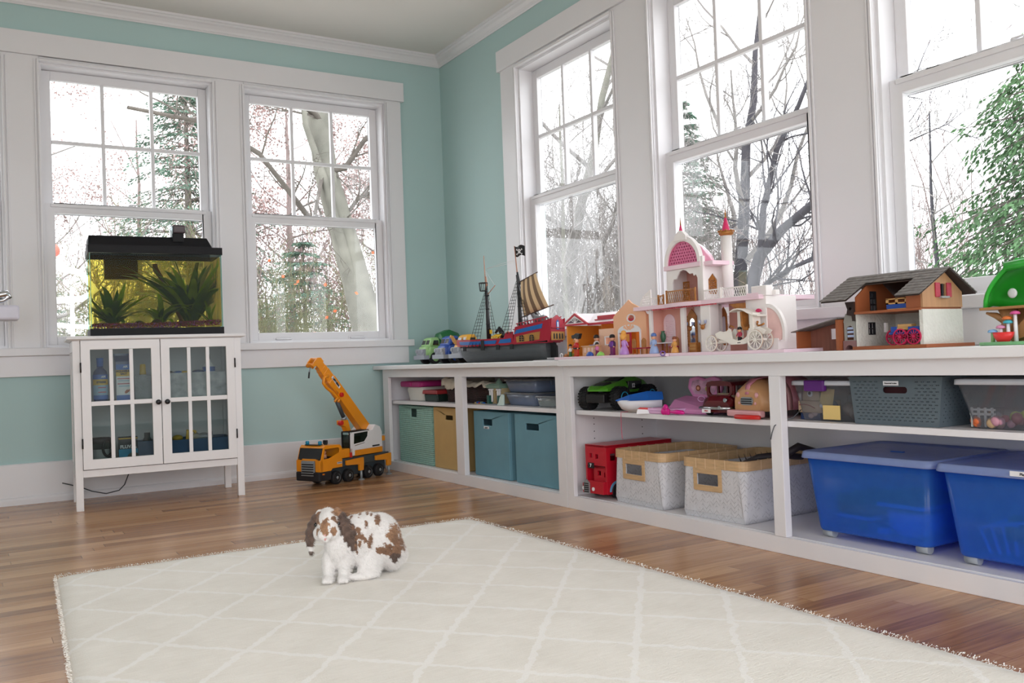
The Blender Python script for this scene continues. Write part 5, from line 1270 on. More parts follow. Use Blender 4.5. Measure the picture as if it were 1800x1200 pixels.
def woven_basket(lab, y0, y1, dep, h=0.182, rz=0.0, x=-0.44):
    w = (y0 - y1) / 2; t = rt('woven_basket', lab, 'basket', x, (y0 + y1) / 2, ZF, rz)
    def ringp(k, z, i=0.0, yy=0.0, n=5):
        return [(p[0], p[1] + dep / 2, z) for p in rrect(-w * k + i, -dep / 2 * k + i, w * k - i, dep / 2 * k - i, 0.032 * (0.15 + 0.85 * z / h), n)]
    th = 0.004; g = G().mat(STRAP)
    # front panel with a cut-out is made of strips round the hole, the rest is one loft
    hx0, hx1, hz0, hz1 = -w * 0.48, w * 0.22, 0.115, 0.154
    rg = [ringp(0.97, 0.0), ringp(1.0, 0.02), ringp(1.0, hz0), ringp(1.0, hz1), ringp(1.0, h)]
    n = len(rg[0])
    vs = [p for r in rg for p in r]; fs = []
    fi = None
    for i in range(n):
        a, b = rg[0][i], rg[0][(i + 1) % n]
        if abs(a[1] - b[1]) < 1e-4 and a[1] < dep / 2 and abs(a[0] - b[0]) > w: fi = i
    for k in range(4):
        for i in range(n):
            if i == fi: continue
            fs.append((k * n + i, k * n + (i + 1) % n, (k + 1) * n + (i + 1) % n, (k + 1) * n + i))
    g.add(vs, fs, True)
    a, b = rg[1][fi], rg[1][(fi + 1) % n]
    y_ = rg[1][fi][1]
    xa, xb = sorted((rg[2][fi][0], rg[2][(fi + 1) % n][0])); xa1, xb1 = sorted((rg[4][fi][0], rg[4][(fi + 1) % n][0])); xa0, xb0 = sorted((rg[0][fi][0], rg[0][(fi + 1) % n][0]))
    z00 = rg[0][fi][1]
    g.add([(xa0, z00, 0), (xb0, z00, 0), (rg[1][fi][0] if rg[1][fi][0] > 0 else rg[1][(fi + 1) % n][0], y_, 0.02), (min(a[0], b[0]), y_, 0.02)], [(0, 1, 2, 3)])
    f = lambda x0, z0, x1, z1: g.add([(x0, y_, z0), (x1, y_, z0), (x1, y_, z1), (x0, y_, z1)], [(0, 1, 2, 3)])
    xl, xr = min(a[0], b[0]), max(a[0], b[0])
    g.add([(xl, y_, 0.02), (xr, y_, 0.02), (xb, y_, hz0), (xa, y_, hz0)], [(0, 1, 2, 3)])
    f(xa, hz0, hx0, hz1); f(hx1, hz0, xb, hz1)
    g.add([(xa, y_, hz1), (xb, y_, hz1), (xb1, y_, h), (xa1, y_, h)], [(0, 1, 2, 3)])
    g.add(ringp(0.97, 0.001), [tuple(range(n))])
    g.obj('woven_wall', t, solid=0.004, fixn=False)
    g = G().mat(BAMB)
    o1 = ringp(1.0, h - 0.005, -0.005); o2 = ringp(1.0, h + 0.025, -0.006); i2 = ringp(1.0, h + 0.025, 0.006); i1 = ringp(1.0, h - 0.005, 0.005)
    g.loft([[(p[0], p[1], h - 0.008) for p in o1], [(p[0], p[1], h + 0.024) for p in o2], [(p[0], p[1], h + 0.024) for p in i2], [(p[0], p[1], h - 0.008) for p in i1], [(p[0], p[1], h - 0.008) for p in o1]], cap=False, smooth=False)
    g.mat(BAML)
    P0 = o2; m = len(P0)
    for i in range(m):
        a = Vector(P0[i]); b = Vector(P0[(i + 1) % m]); L_ = (b - a).length; c = int(L_ / 0.05)
        for j in range(1, c + 1):
            p = a.lerp(b, j / (c + 1)); d = (b - a).normalized(); nn = Vector((d.y, -d.x, 0))
            q = [p + nn * 0.0012 - d * .002, p + nn * 0.0012 + d * .002]
            ii = p - nn * 0.0135
            g.add([(q[0].x, q[0].y, h - 0.0095), (q[1].x, q[1].y, h - .0095), (q[1].x, q[1].y, h + .0255), (q[0].x, q[0].y, h + .0255),
                   (ii.x - d.x * .002, ii.y - d.y * .002, h - .0095), (ii.x + d.x * .002, ii.y + d.y * .002, h - .0095), (ii.x + d.x * .002, ii.y + d.y * .002, h + .0255), (ii.x - d.x * .002, ii.y - d.y * .002, h + .0255)],
                  [(0, 1, 2, 3), (7, 6, 5, 4), (3, 2, 6, 7)])
    g.obj('bamboo_rim', t)
    g = G().mat(BAMB); g.prism(rrect(hx0 - 0.016, hz0 - 0.02, hx1 + 0.016, h, 0.004, 2), 'y', y_ - 0.006, y_ - 0.0022, [rect(hx0, hz0, hx1, hz1)[::-1]]); g.obj('handle_frame', t, bev=0.001)
    return t
woven_basket('white woven basket with bamboo rim, left one of the pair, beside the red bus', -2.235, -2.53, 0.38, rz=R(-2), x=-0.445)
wb2 = woven_basket('white woven basket with bamboo rim, right one of the pair, reaching behind the divider', -2.64, -2.925, 0.40, rz=R(2), x=-0.445)
t = rt('dark_toy_dragon', 'dark spiny toy sticking out of the right woven basket', 'toy', -0.36, -2.86, ZF + 0.02)
g = G().mat(P('dark_rubber_toy', '2c2428', 0.6)); g.tube([(-0.05, 0.02, 0.16), (0.0, 0.06, 0.185), (0.05, 0.12, 0.19), (0.07, 0.2, 0.18)], [0.006, 0.012, 0.014, 0.01], 8)
for k in range(9): g.cyl((-0.045 + k * 0.013, 0.025 + k * 0.014, 0.165 + 0.002 * k), (-0.055 + k * 0.013, 0.02 + k * 0.014, 0.195 + 0.002 * k), 0.003, 0.0004, 6)
g.tube([(0.03, 0.10, 0.17), (0.09, 0.16, 0.22), (0.10, 0.24, 0.20)], [0.012, 0.014, 0.006], 8); g.obj('toy_body', t)
t = rt('dark_stick', 'short dark stick seen through the handle hole of the right woven basket', 'stick', -0.425, -2.80, ZF + 0.03)
g = G().mat(INK); g.cyl((-0.03, 0.02, 0.06), (0.005, 0.02, 0.108), 0.006, n=8); g.obj('stick', t)
# blue wheeled tubs
TUB = glass('translucent_blue_plastic', '8cc4ff', 0.6, 0.2, body=0.36, bodycol='5cacff'); TLID = glass('frosted_blue_lid', 'a4c0f4', 0.8, 0.25, body=0.6, bodycol='c8dafa')
def blue_tub(lab, y0, y1, dep, x=-0.43, rz=0.0):
    w = (y0 - y1) / 2; t = rt('blue_storage_tub', lab, 'storage tub', x, (y0 + y1) / 2, ZF, rz)
    z0, z1 = 0.022, 0.246
    P_ = lambda k, z, i=0.0: [(p[0] * k, dep / 2 + p[1] * k, z) for p in rrect(-w + i, -dep / 2 + i, w - i, dep / 2 - i, 0.025, 5)]
    g = G().mat(TUB)
    g.loft([P_(0.86, z0), P_(0.875, z0 + 0.006), P_(0.985, z1)], cap=False); n = len(P_(1, 0)); g.add(P_(0.86, z0), [tuple(range(n))[::-1]])
    g.obj('tub_body', t, solid=0.0025)
    g = G().mat(TLID)
    g.loft([P_(1.045, z1 - 0.006), P_(1.05, z1 - 0.004), P_(1.03, z1 + 0.012), P_(1.01, z1 + 0.014), P_(0.97, z1 + 0.0095), P_(0.82, z1 + 0.0095)], cap=False)
    P2 = P_(0.82, z1 + 0.0095); g.add(P2, [tuple(range(n))])
    g.obj('lid', t, solid=0.002)
    g = G().mat(P('blue_catch', '2458a8', 0.4)); g.box(-0.02, dep * 0.42, z1 + 0.0105, 0.02, dep * 0.45, z1 + 0.013); g.obj('lid_notch', t)
    for sx in (-1, 1):
        for yy in (0.045, dep - 0.045):
            g = G().mat(P('grey_caster', '9fa4a8', 0.4)); g.cyl((sx * w * 0.74 - 0.018, yy, 0.0145), (sx * w * 0.74 + 0.018, yy, 0.0145), 0.0145, n=20); g.box(sx * w * 0.74 - 0.012, yy - 0.01, 0.014, sx * w * 0.74 + 0.012, yy + 0.01, 0.024); g.obj('caster', t)
    return t, w
t1, w1 = blue_tub('translucent blue wheeled tub with unlabelled frosted lid, left one of the two', -3.165, -3.59, 0.38)
t2, w2 = blue_tub('translucent blue wheeled tub with a white label on its lid, at the right picture edge', -3.625, -4.08, 0.38, x=-0.445)
g = G().mat(WHT); g.box(-0.03, -0.0135, 0.246, 0.055, -0.012, 0.2585); lb = g.obj('lid_label', t2); write('label_text', 'Playmobil', 0.009, INK, lb, (0.012, -0.0145, 0.252), (R(90), 0, 0))
def inner(lab, nm, y, z, mat, build, x=-0.42):
    t = rt(nm, lab, 'toy', x, y, ZF + z); g = G().mat(mat); build(g); g.obj('toy_body', t, bev=0.004); return t
inner('red toy tray seen dimly inside the left blue tub, right half', 'red_tray', -3.47, 0.09, REDP, lambda g: (g.box(-0.075, 0.03, 0.04, 0.07, 0.2, 0.062), g.mat(WHT).box(-0.078, 0.028, 0.024, 0.073, 0.2, 0.036)))
inner('red toy seen dimly inside the left blue tub, left half', 'red_toy', -3.31, 0.05, REDP, lambda g: (g.box(-0.055, 0.03, 0.03, 0.055, 0.2, 0.085), g.mat(WHT).box(-0.06, 0.028, 0.015, 0.06, 0.2, 0.027)))
inner('pale round bowl seen dimly inside the left blue tub below the red tray', 'pale_bowl', -3.465, 0.03, P('pale_toy_plastic', 'c4d4e4', 0.5), lambda g: g.lathe([(0.045, 0), (0.07, 0.03), (0.075, 0.07), (0.07, 0.072)], 20, (0, 0.10, 0.0)))
inner('green and pink toy bits at the bottom of the left blue tub', 'toy_bits', -3.36, 0.03, P('green_toy_plastic', '5aa86a', 0.5), lambda g: (g.sph((-0.03, 0.05, 0.015), 0.015), g.mat(P('pink_toy_plastic', 'd87890', 0.5)).sph((0.0, 0.05, 0.02), 0.016), g.mat(WHT).box(0.02, 0.04, 0.0, 0.05, 0.07, 0.02)))
inner('white jumbled toy rails seen inside the right blue tub', 'toy_rails', -3.82, 0.03, P('pale_toy_plastic', 'c4d4e4', 0.5), lambda g: [g.tube([(-0.10 + 0.02 * k, 0.04 + 0.005 * k, 0.0), (-0.13 + 0.03 * k, 0.045, 0.06 + 0.01 * (k % 3)), (-0.06 + 0.03 * k, 0.05, 0.09 - 0.01 * (k % 2))], 0.006, 6) for k in range(6)])
inner('dark toy lying in the right blue tub', 'dark_toy', -3.84, 0.07, INK, lambda g: (g.box(-0.08, 0.04, 0.0, 0.1, 0.12, 0.035), g.sph((-0.07, 0.08, 0.03), 0.03)))

# ------------------------------------------------------------------ right unit, upper shelf, left bay
LIME = P('lime_green_body', '4f9a22', 0.3, var=0.05, coat=0.4); RIMG = P('green_rim', '46b414', 0.35); CYR = P('cyan_rim', '2aa4cc', 0.35)
mt_ = rt('monster_truck', 'green and black toy monster truck with big knobbly tyres and the number 12', 'toy truck', -0.445, -2.148, ZS, R(18))
def big_tyre(x, y, sx):
    r, w = 0.047, 0.045
    g = G().mat(TYRE); g.at(x, y, r, ry=R(90))
    g.lathe([(0.024, -w / 2), (0.038, -w / 2), (0.045, -w * 0.36), (0.045, w * 0.36), (0.038, w / 2), (0.024, w / 2)], 28)
    for k in range(22):
        a = 2 * pi * k / 22
        for q in (-1, 1):
            g.M = Matrix.Translation((x, y, r)) @ Matrix.Rotation(R(90), 4, 'Y') @ Matrix.Rotation(a + q * 0.07, 4, 'Z')
            g.box(0.043, -0.0035, q * 0.004 if q > 0 else -0.018, 0.0485, 0.0035, 0.018 if q > 0 else -0.004)
            g.box(0.036, -0.003, q * w * 0.5 - 0.0015, 0.045, 0.003, q * w * 0.5 + 0.0015)
    wh = g.obj('wheel', mt_, fixn=False)
    g = G().mat(RIMG); g.at(x, y, r, ry=R(90)); g.lathe([(0.024, sx * w * 0.5), (0.020, sx * w * 0.30), (0.008, sx * w * 0.32), (0.006, sx * w * 0.42), (0, sx * w * 0.43)], 22, cap=False)
    for k in range(5):
        a = 2 * pi * k / 5; g.mat(INK).cyl((0.014 * cos(a), 0.014 * sin(a), sx * w * 0.28), (0.014 * cos(a), 0.014 * sin(a), sx * w * 0.325), 0.0035, n=8)
    g.obj('rim', wh, fixn=False)
    g = G().mat(CYR); g.at(x, y, r, ry=R(90)); g.lathe([(0.0235, sx * w * 0.49), (0.0235, sx * w * 0.54), (0.0275, sx * w * 0.54), (0.0275, sx * w * 0.49)], 24, cap=False); g.obj('rim_ring', wh, fixn=False)
for x, sx in ((-0.078, -1), (0.078, 1)):
    for y in (0.045, 0.25): big_tyre(x, y, sx)
g = G().mat(P('dark_chassis_plastic', '1d1b1d', 0.4)); g.box(-0.04, 0.0, 0.03, 0.04, 0.29, 0.07); g.box(-0.06, 0.03, 0.035, 0.06, 0.055, 0.06); g.box(-0.06, 0.235, 0.035, 0.06, 0.26, 0.06); g.box(-0.045, -0.02, 0.032, 0.045, 0.0, 0.066); g.obj('chassis', mt_, bev=0.004)
g = G().mat(LIME)
def sec(y, w0, w1, z0, z1): return [(-w0, y, z0), (w0, y, z0), (w0 * 1.02, y, (z0 + z1) / 2), (w1, y, z1), (-w1, y, z1), (-w0 * 1.02, y, (z0 + z1) / 2)]
g.loft([sec(-0.03, 0.028, 0.022, 0.078, 0.084), sec(0.0, 0.05, 0.038, 0.076, 0.098), sec(0.06, 0.058, 0.044, 0.078, 0.108), sec(0.11, 0.06, 0.045, 0.07, 0.116), sec(0.15, 0.06, 0.04, 0.066, 0.128), sec(0.22, 0.058, 0.04, 0.066, 0.128), sec(0.29, 0.05, 0.036, 0.08, 0.11)], smooth=False); bd = g.obj('truck_shell', mt_, bev=0.006)
g = G().mat(DGL); g.loft([sec(0.005, 0.026, 0.022, 0.097, 0.103), sec(0.055, 0.032, 0.026, 0.105, 0.1125)], smooth=False); g.box(-0.062, 0.13, 0.078, 0.0635, 0.23, 0.112); g.loft([sec(0.10, 0.034, 0.03, 0.112, 0.118), sec(0.145, 0.038, 0.032, 0.126, 0.1295)], smooth=False); g.obj('window_panels', bd, bev=0.002)
o = write('race_number', '12', 0.024, WHT, bd, (0.0645, 0.165, 0.093), (R(90), 0, R(90)), bold=True)
t = rt('toy_boat', 'blue and white plastic toy boat lying in front of the monster truck', 'toy boat', -0.45, -2.42, ZS, R(55))
WB = P('boat_white', 'dedfe4', 0.35); 
g = G().mat(WB)
def hs(x, w, z0, z1): return [(x, -w, z1), (x, -w * 0.75, (z0 + z1) / 2), (x, 0, z0), (x, w * 0.75, (z0 + z1) / 2), (x, w, z1)]
g.loft([hs(-0.085, 0.004, 0.04, 0.048), hs(-0.07, 0.024, 0.016, 0.05), hs(-0.04, 0.034, 0.002, 0.05), hs(0.02, 0.036, 0.0, 0.05), hs(0.08, 0.03, 0.004, 0.05)], smooth=True); g.obj('hull', t)
g = G().mat(BLUEP); g.loft([[(-0.092, -0.004, 0.047), (-0.092, 0.004, 0.047), (-0.092, 0, 0.052)], [(-0.04, -0.038, 0.048), (-0.04, 0.038, 0.048), (-0.04, 0, 0.07)], [(0.03, -0.04, 0.048), (0.03, 0.04, 0.048), (0.03, 0, 0.082)], [(0.085, -0.034, 0.048), (0.085, 0.034, 0.048), (0.085, 0, 0.078)]], smooth=False); g.obj('deck', t, bev=0.003)
g = G().mat(WHT); g.prism([(-0.02, 0), (0.05, 0), (0.055, 0.012), (-0.015, 0.018)], 'y', -0.062, -0.044); g.mat(REDP).prism([(-0.015, 0.018), (0.055, 0.012), (0.05, 0.02), (-0.005, 0.024)], 'y', -0.062, -0.044); g.obj('outboard_float', t)
PINK = P('pink_plastic', 'd890c0', 0.35, var=0.04); PINKL = P('light_pink_plastic', 'e4b8e0', 0.35, var=0.03); HOT = P('hot_pink_plastic', 'd4148a', 0.3)
t = rt('toy_laptop', 'pink toy laptop with its heart-shaped screen open, upper shelf', 'toy laptop', -0.42, -2.635, ZS, R(8))
g = G().mat(PINK); g.loft([[(-0.085, 0, 0), (0.095, 0, 0), (0.095, 0, 0.018), (-0.085, 0, 0.018)], [(-0.095, 0.05, 0), (0.105, 0.05, 0), (0.105, 0.05, 0.03), (-0.095, 0.05, 0.05)], [(-0.095, 0.12, 0), (0.105, 0.12, 0), (0.105, 0.12, 0.045), (-0.095, 0.12, 0.062)]], smooth=False); g.obj('laptop_base', t, bev=0.006)
g = G().mat(PINK)
scr = [(-0.062, 0.055), (0.055, 0.05), (0.075, 0.085), (0.07, 0.122), (0.035, 0.132), (0.0, 0.122), (-0.035, 0.132), (-0.075, 0.125), (-0.085, 0.09)]
g.prism(scr, 'y', 0.115, 0.135); g.obj('screen_lid', t, bev=0.008)
g = G().mat(P('screen_print', 'c9a0b8', 0.4, var=0.4, vs=50)); g.prism([(p[0] * 0.72 - 0.003, 0.092 + (p[1] - 0.092) * 0.7) for p in scr], 'y', 0.1135, 0.1148); sc_ = g.obj('screen_picture', t)
g = G().mat(P('auburn', '8a4a30', 0.7)); g.prism(circ(-0.03, 0.088, 0.011, 12), 'y', 0.1125, 0.1134); g.mat(P('toy_skin', 'e0a888', 0.5)).prism(circ(-0.03, 0.088, 0.006, 12), 'y', 0.112, 0.1126); g.mat(P('olive_dress', '9a9a50', 0.7)).prism(circ(0.012, 0.085, 0.010, 12), 'y', 0.1125, 0.1134); g.obj('generic_faces', sc_)
g = G().mat(PINKL); g.tube([(0.03 + 0.016 * cos(a), 0.055, 0.052 + 0.01 * sin(a)) for a in [k * pi / 6 for k in range(13)]], 0.0016, 6); g.obj('touch_pad_ring', t)
t = rt('pink_case', 'small flat light pink case lying at the shelf edge', 'case', -0.462, -2.56, ZS, R(4))
g = G().mat(PINKL); g.box(-0.075, 0.0, 0.0, 0.075, 0.08, 0.011, 0.97, 0.97); g.obj('case_base', t, bev=0.004)
g = G().mat(PINKL); g.box(-0.076, -0.001, 0.0115, 0.076, 0.08, 0.021); g.mat(PINK).box(-0.06, 0.01, 0.021, 0.06, 0.07, 0.0225); g.obj('case_lid', t, bev=0.003)
t = rt('hot_pink_wand', 'hot pink toy hairbrush with a heart-shaped head, leaning on the light pink case', 'toy brush', -0.478, -2.60, ZS)
g = G().mat(HOT)
for x, z in ((-0.012, 0.012), (0.012, 0.012), (0.0, 0.026), (0, 0.012)): g.sph((x - 0.005, 0, z), 0.0125, 14, 9, ry=0.6)
g.obj('heart_head', t)
g = G().mat(HOT); g.tube([(0.01, 0, 0.014), (0.03, 0, 0.011), (0.05, 0.002, 0.012), (0.08, 0.004, 0.011), (0.088, 0.004, 0.009)], [0.004, 0.005, 0.0085, 0.0075, 0.003], 10); g.obj('handle', t)
MAR = P('maroon_metallic', '5c1018', 0.25, var=0.08, coat=0.6)
t = rt('maroon_van', 'maroon vintage toy minibus with chrome bumper, between the pink laptop and the tan van', 'toy van', -0.43, -2.80, ZS, R(6))
g = G().mat(MAR)
def vs_(y, w, z0, zs, zt): return [(-w, y, z0), (w, y, z0), (w, y, zs), (w * 0.86, y, zt - 0.008), (w * 0.6, y, zt), (-w * 0.6, y, zt), (-w * 0.86, y, zt - 0.008), (-w, y, zs)]
g.loft([vs_(-0.0, 0.058, 0.012, 0.035, 0.052), vs_(0.012, 0.062, 0.012, 0.05, 0.066)], smooth=False)
g.loft([vs_(0.012, 0.062, 0.012, 0.05, 0.066), vs_(0.014, 0.062, 0.012, 0.055, 0.068), vs_(0.03, 0.062, 0.012, 0.058, 0.07)], smooth=False)
g.prism(rrect(-0.056, 0.066, 0.056, 0.116, 0.02, 4), 'y', 0.02, 0.028, [rrect(-0.046, 0.072, 0.046, 0.106, 0.014, 4)[::-1]])
g.box(-0.062, 0.03, 0.012, -0.056, 0.2, 0.07); g.box(0.056, 0.03, 0.012, 0.062, 0.2, 0.07); g.box(-0.056, 0.19, 0.012, 0.056, 0.2, 0.11)
for y in (0.025, 0.08, 0.13, 0.19):
    for s in (-1, 1): g.box(s * 0.056 - 0.004, y, 0.07, s * 0.056 + 0.004, y + 0.008, 0.105)
g.loft([[(-0.058, y, 0.102), (0.058, y, 0.102), (0.05, y, 0.115), (0.03, y, 0.119), (-0.03, y, 0.119), (-0.05, y, 0.115)] for y in (0.018, 0.2)], smooth=False)
g.obj('van_body', t, bev=0.003)
g = G().mat(P('cream_seat', 'b8a888', 0.6)); g.box(-0.045, 0.06, 0.03, 0.045, 0.075, 0.075); g.box(-0.045, 0.06, 0.03, 0.045, 0.10, 0.045); g.obj('seats', t, bev=0.004)
CHR = P('chrome', 'c8ccd0', 0.12, metal=1.0, var=0.03)
g = G().mat(CHR); g.tube([(-0.066, 0.02, 0.028), (-0.062, -0.01, 0.028), (0.0, -0.014, 0.028), (0.062, -0.01, 0.028), (0.066, 0.02, 0.028)], 0.0055, 8); g.cyl((0.045, -0.008, 0.055), (0.045, 0.002, 0.055), 0.007); g.cyl((0.028, -0.018, 0.03), (0.028, -0.012, 0.03), 0.006, n=10); g.obj('bumper', t)
g = G().mat(WHT); g.box(-0.045, -0.021, 0.012, -0.008, -0.019, 0.025); pl_ = g.obj('number_plate', t); write('plate_text', '1963', 0.008, REDI, pl_, (-0.0265, -0.0216, 0.0185), (R(90), 0, 0))
for x in (-0.058, 0.058):
    for y in (0.035, 0.165):
        g = G().mat(TYRE); g.cyl((x - 0.007, y, 0.0155), (x + 0.007, y, 0.0155), 0.0155, n=20); g.obj('wheel', t)
CAM = P('camper_tan', 'c49468', 0.4, var=0.05); CPK = P('camper_pink', 'd0889c', 0.4, var=0.04); CPL = P('camper_pale_pink', 'dba4a8', 0.4)
t = rt('pink_camper_van', 'tan and pink toy camper van with a rounded nose, right of the maroon van', 'toy van', -0.44, -2.955, ZS, R(-6))
g = G().mat(CAM)
def cs(y, w, zt): 
    return [(-w, y, 0.022)] + [(w * cos(a) if abs(cos(a)) < 0.999 else w * cos(a), y, 0.055 + (zt - 0.055) * sin(a)) for a in [pi - k * pi / 12 for k in range(13)]] + [(w, y, 0.022)]
g.loft([cs(0.0, 0.062, 0.088), cs(0.006, 0.07, 0.105), cs(0.03, 0.076, 0.124), cs(0.08, 0.078, 0.13)]); g.obj('nose', t)
for k, (y0, y1, m) in enumerate(((0.08, 0.10, CPK), (0.10, 0.12, CPL), (0.12, 0.22, CPK))):
    g = G().mat(m); g.loft([cs(y0, 0.079 + .001 * k, 0.131), cs(y1, 0.079 + .001 * k, 0.131)]); g.obj('body_band', t)
g = G().mat(CPK); g.loft([[(x, y, z + 0.0015) for x, y, z in ((-0.008, -0.001, 0.075), (0.008, -0.001, 0.075))], [(x, y, z + .0025) for x, y, z in ((-0.012, 0.006, 0.104), (0.012, 0.006, 0.104))], [(-0.018, 0.03, 0.1255), (0.018, 0.03, 0.1255)], [(-0.026, 0.08, 0.1315), (0.026, 0.08, 0.1315)]], close=False, cap=False); g.obj('bonnet_stripe', t, solid=0.002)
g = G().mat(SILV); g.prism(rrect(-0.03, 0.042, 0.03, 0.068, 0.012, 4), 'y', -0.004, 0.001)
g.mat(INK)
for k in range(3): g.box(-0.026, -0.005, 0.0455 + k * 0.007, 0.026, -0.0035, 0.0495 + k * 0.007)
g.obj('front_grille', t)
g = G().mat(CPL); g.box(-0.082, -0.022, 0.004, 0.082, 0.004, 0.026); g.obj('front_bumper', t, bev=0.006, seg=3)
for x in (-0.045, 0.045):
    g = G().mat(CPL); g.sph((x, 0.001, 0.075), 0.009, 12, 8, ry=0.5); g.obj('headlamp', t); g = G().mat(CPL); g.sph((x * 0.88, -0.001, 0.048), 0.005, 10, 6, ry=0.5); g.obj('fog_lamp', t)
for x in (-0.06, 0.06):
    for y in (0.06, 0.18):
        g = G().mat(TYRE); g.cyl((x - 0.008, y, 0.017), (x + 0.008, y, 0.017), 0.017, n=20); g.obj('wheel', t)
t = rt('red_disc_case', 'flat round red case lying in front of the tan camper van', 'case', -0.474, -2.985, ZS)
g = G().mat(REDP); g.lathe([(0, 0), (0.055, 0), (0.056, 0.003), (0.056, 0.010), (0.050, 0.013), (0, 0.013)], 32, (0, 0.0, 0), 1, 0.3); g.obj('disc', t)
# cords hanging over the shelf edge
g = G().mat(P('pink_string', 'c8506c', 0.7)); g.tube([(-0.44, -2.40, ZS + 0.002), (-0.462, -2.345, ZS + 0.002), (-0.4725, -2.33, ZS + 0.0015), (-0.4735, -2.33, 0.39), (-0.4735, -2.33, 0.34), (-0.4735, -2.332, 0.31), (-0.4725, -2.336, 0.305)], 0.0013, 5)
tag(g.obj('pink_string'), 'thin pink string hanging over the shelf edge beside the toy boat', 'string')
g = G().mat(P('grey_cable', '5a5c62', 0.5)); g.tube([(-0.40, -3.14, ZS + 0.03), (-0.45, -3.15, ZS + 0.008), (-0.478, -3.13, ZS + 0.0), (-0.4965, -3.118, 0.392), (-0.4975, -3.108, 0.37), (-0.4975, -3.102, 0.35)], 0.0017, 6)
tag(g.obj('grey_cable'), 'thin grey cable hanging down the divider right of the camper van', 'cable')
# ------------------------------------------------------------------ right unit, upper shelf, right bay
WOODP = P('pale_wood_toy', 'c4a888', 0.6, var=0.12, vs=30)
t = rt('wooden_face_toy', 'pale wooden block toy with a drawn eye and red mouth, behind the divider', 'wooden toy', -0.40, -3.165, ZS)
g = G().mat(WOODP); g.box(-0.035, 0.0, 0.022, 0.055, 0.09, 0.058); g.prism([(-0.03, 0.058), (0.045, 0.058), (0.035, 0.098), (-0.02, 0.098)], 'y', 0.01, 0.07); g.obj('wood_block', t, bev=0.002)
g = G().mat(WHT); g.cyl((0.005, 0.0085, 0.08), (0.005, 0.0098, 0.08), 0.010, n=16); g.mat(INK).cyl((0.004, 0.0075, 0.081), (0.004, 0.009, 0.081), 0.005, n=12); g.obj('painted_eye', t)
g = G().mat(REDI); g.tube([(-0.03, -0.0005, 0.045), (-0.01, -0.0005, 0.048), (0.01, -0.0005, 0.044), (0.03, -0.0005, 0.036)], 0.0012, 5); g.obj('painted_mouth', t)
g = G().mat(DKBL); g.box(-0.035, 0.01, 0, 0.04, 0.08, 0.02); g.obj('dark_base', t)
CLC = glass('clear_tote_plastic', 'eceef2', 1.0, 0.06, body=0.13, bodycol='dcdee4'); LIDW = P('translucent_white_lid', 'c8ccd4', 0.35)
t = lidded('small clear tote with a purple latch, soft toys inside, left of the grey basket', -3.125, -3.375, ZS, 0.122, 0.26, CLC, x=-0.435, tp=0.85, lid=LIDW, lidh=0.014, name='clear_tote')
g = G().mat(P('purple_latch', '5c1f78', 0.35)); g.box(-0.062, -0.006, 0.09, 0.012, 0.012, 0.1235); g.obj('purple_latch', t, bev=0.004)
def soft(nm, lab, y, z, col, fn, x=-0.40):
    t = rt(nm, lab, 'toy', x, y, ZS + z); g = G().mat(col); fn(g); g.obj('toy_body', t, bev=0.001); return t
POST = P('yellow_paper', 'e2c47c', 0.7, var=0.04)
o = G().mat(POST); o.box(0.0, -0.002, 0.0, 0.062, -0.001, 0.042); pp = o.obj('yellow_note', None); pp.parent = t; pp.location = (-0.005, 0.012, 0.006)
soft('yellow_card', 'yellow card standing inside the clear tote with the purple latch', -3.24, 0.045, POST, lambda g: g.prism([(-0.03, 0), (0.02, 0), (0.03, 0.05), (-0.018, 0.05)], 'y', 0.0, 0.002))
soft('spotted_toy', 'slate blue soft toy with white spots inside the clear tote', -3.225, 0.004, P('slate_blue_plush', '4c5870', 0.9), lambda g: (g.sph((0, 0.03, 0.03), 0.028), g.mat(WHT).sph((-0.008, 0.004, 0.04), 0.007), g.sph((0.0, 0.005, 0.016), 0.005), g.sph((0.02, 0.012, 0.03), 0.005)))
soft('pale_plush', 'pale pink soft toy lying in the clear tote, left end', -3.185, 0.004, P('pale_pink_plush', 'd8bcb8', 0.9), lambda g: (g.sph((0, 0.02, 0.018), 0.016), g.sph((-0.014, 0.01, 0.008), 0.009), g.sph((0.01, 0.02, 0.03), 0.01)))
soft('brown_bits', 'brown and grey toy bits at the right end of the clear tote', -3.32, 0.004, P('taupe_bits', '8a7468', 0.8, var=0.3), lambda g: (g.sph((0, 0.03, 0.02), 0.02), g.sph((-0.03, 0.04, 0.03), 0.02), g.mat(P('dark_grey_bits', '4c4e58', 0.7)).sph((-0.02, 0.06, 0.06), 0.026), g.sph((0.012, 0.05, 0.06), 0.02)))
# grey perforated basket
GRYP = P('slate_grey_plastic', '57646c', 0.5, var=0.05)
t = rt('grey_plastic_basket', 'slate grey perforated plastic basket with a white label above its handle hole', 'basket', -0.44, -3.50, ZS)
w, h, dep = 0.145, 0.132, 0.30
holes = []; random.seed(1)
def tri(cx, cz, s, f): return [(cx - s, cz - s * 0.8), (cx + s, cz), (cx - s, cz + s * 0.8)] if f else [(cx + s, cz - s * 0.8), (cx - s, cz), (cx + s, cz + s * 0.8)]
for r in range(13):
    for c in range(15):
        x = -0.128 + c * 0.018 + (0.009 if r % 2 else 0); z = 0.014 + r * 0.0088
        if abs(x) > 0.133 or z > h - 0.012: continue
        if -0.048 < x < 0.062 and 0.076 < z < 0.128: continue
        holes.append([tri(x - 0.0035, z, 0.0024, False), tri(x + 0.0035, z, 0.0024, True)])
hl = [q[::-1] for p in holes for q in p] + [rrect(-0.036, 0.088, 0.042, 0.106, 0.0085, 5)[::-1]]
g = G().mat(GRYP)
g.prism(rect(-w, 0, w, h), 'y', 0, 0.003, hl)
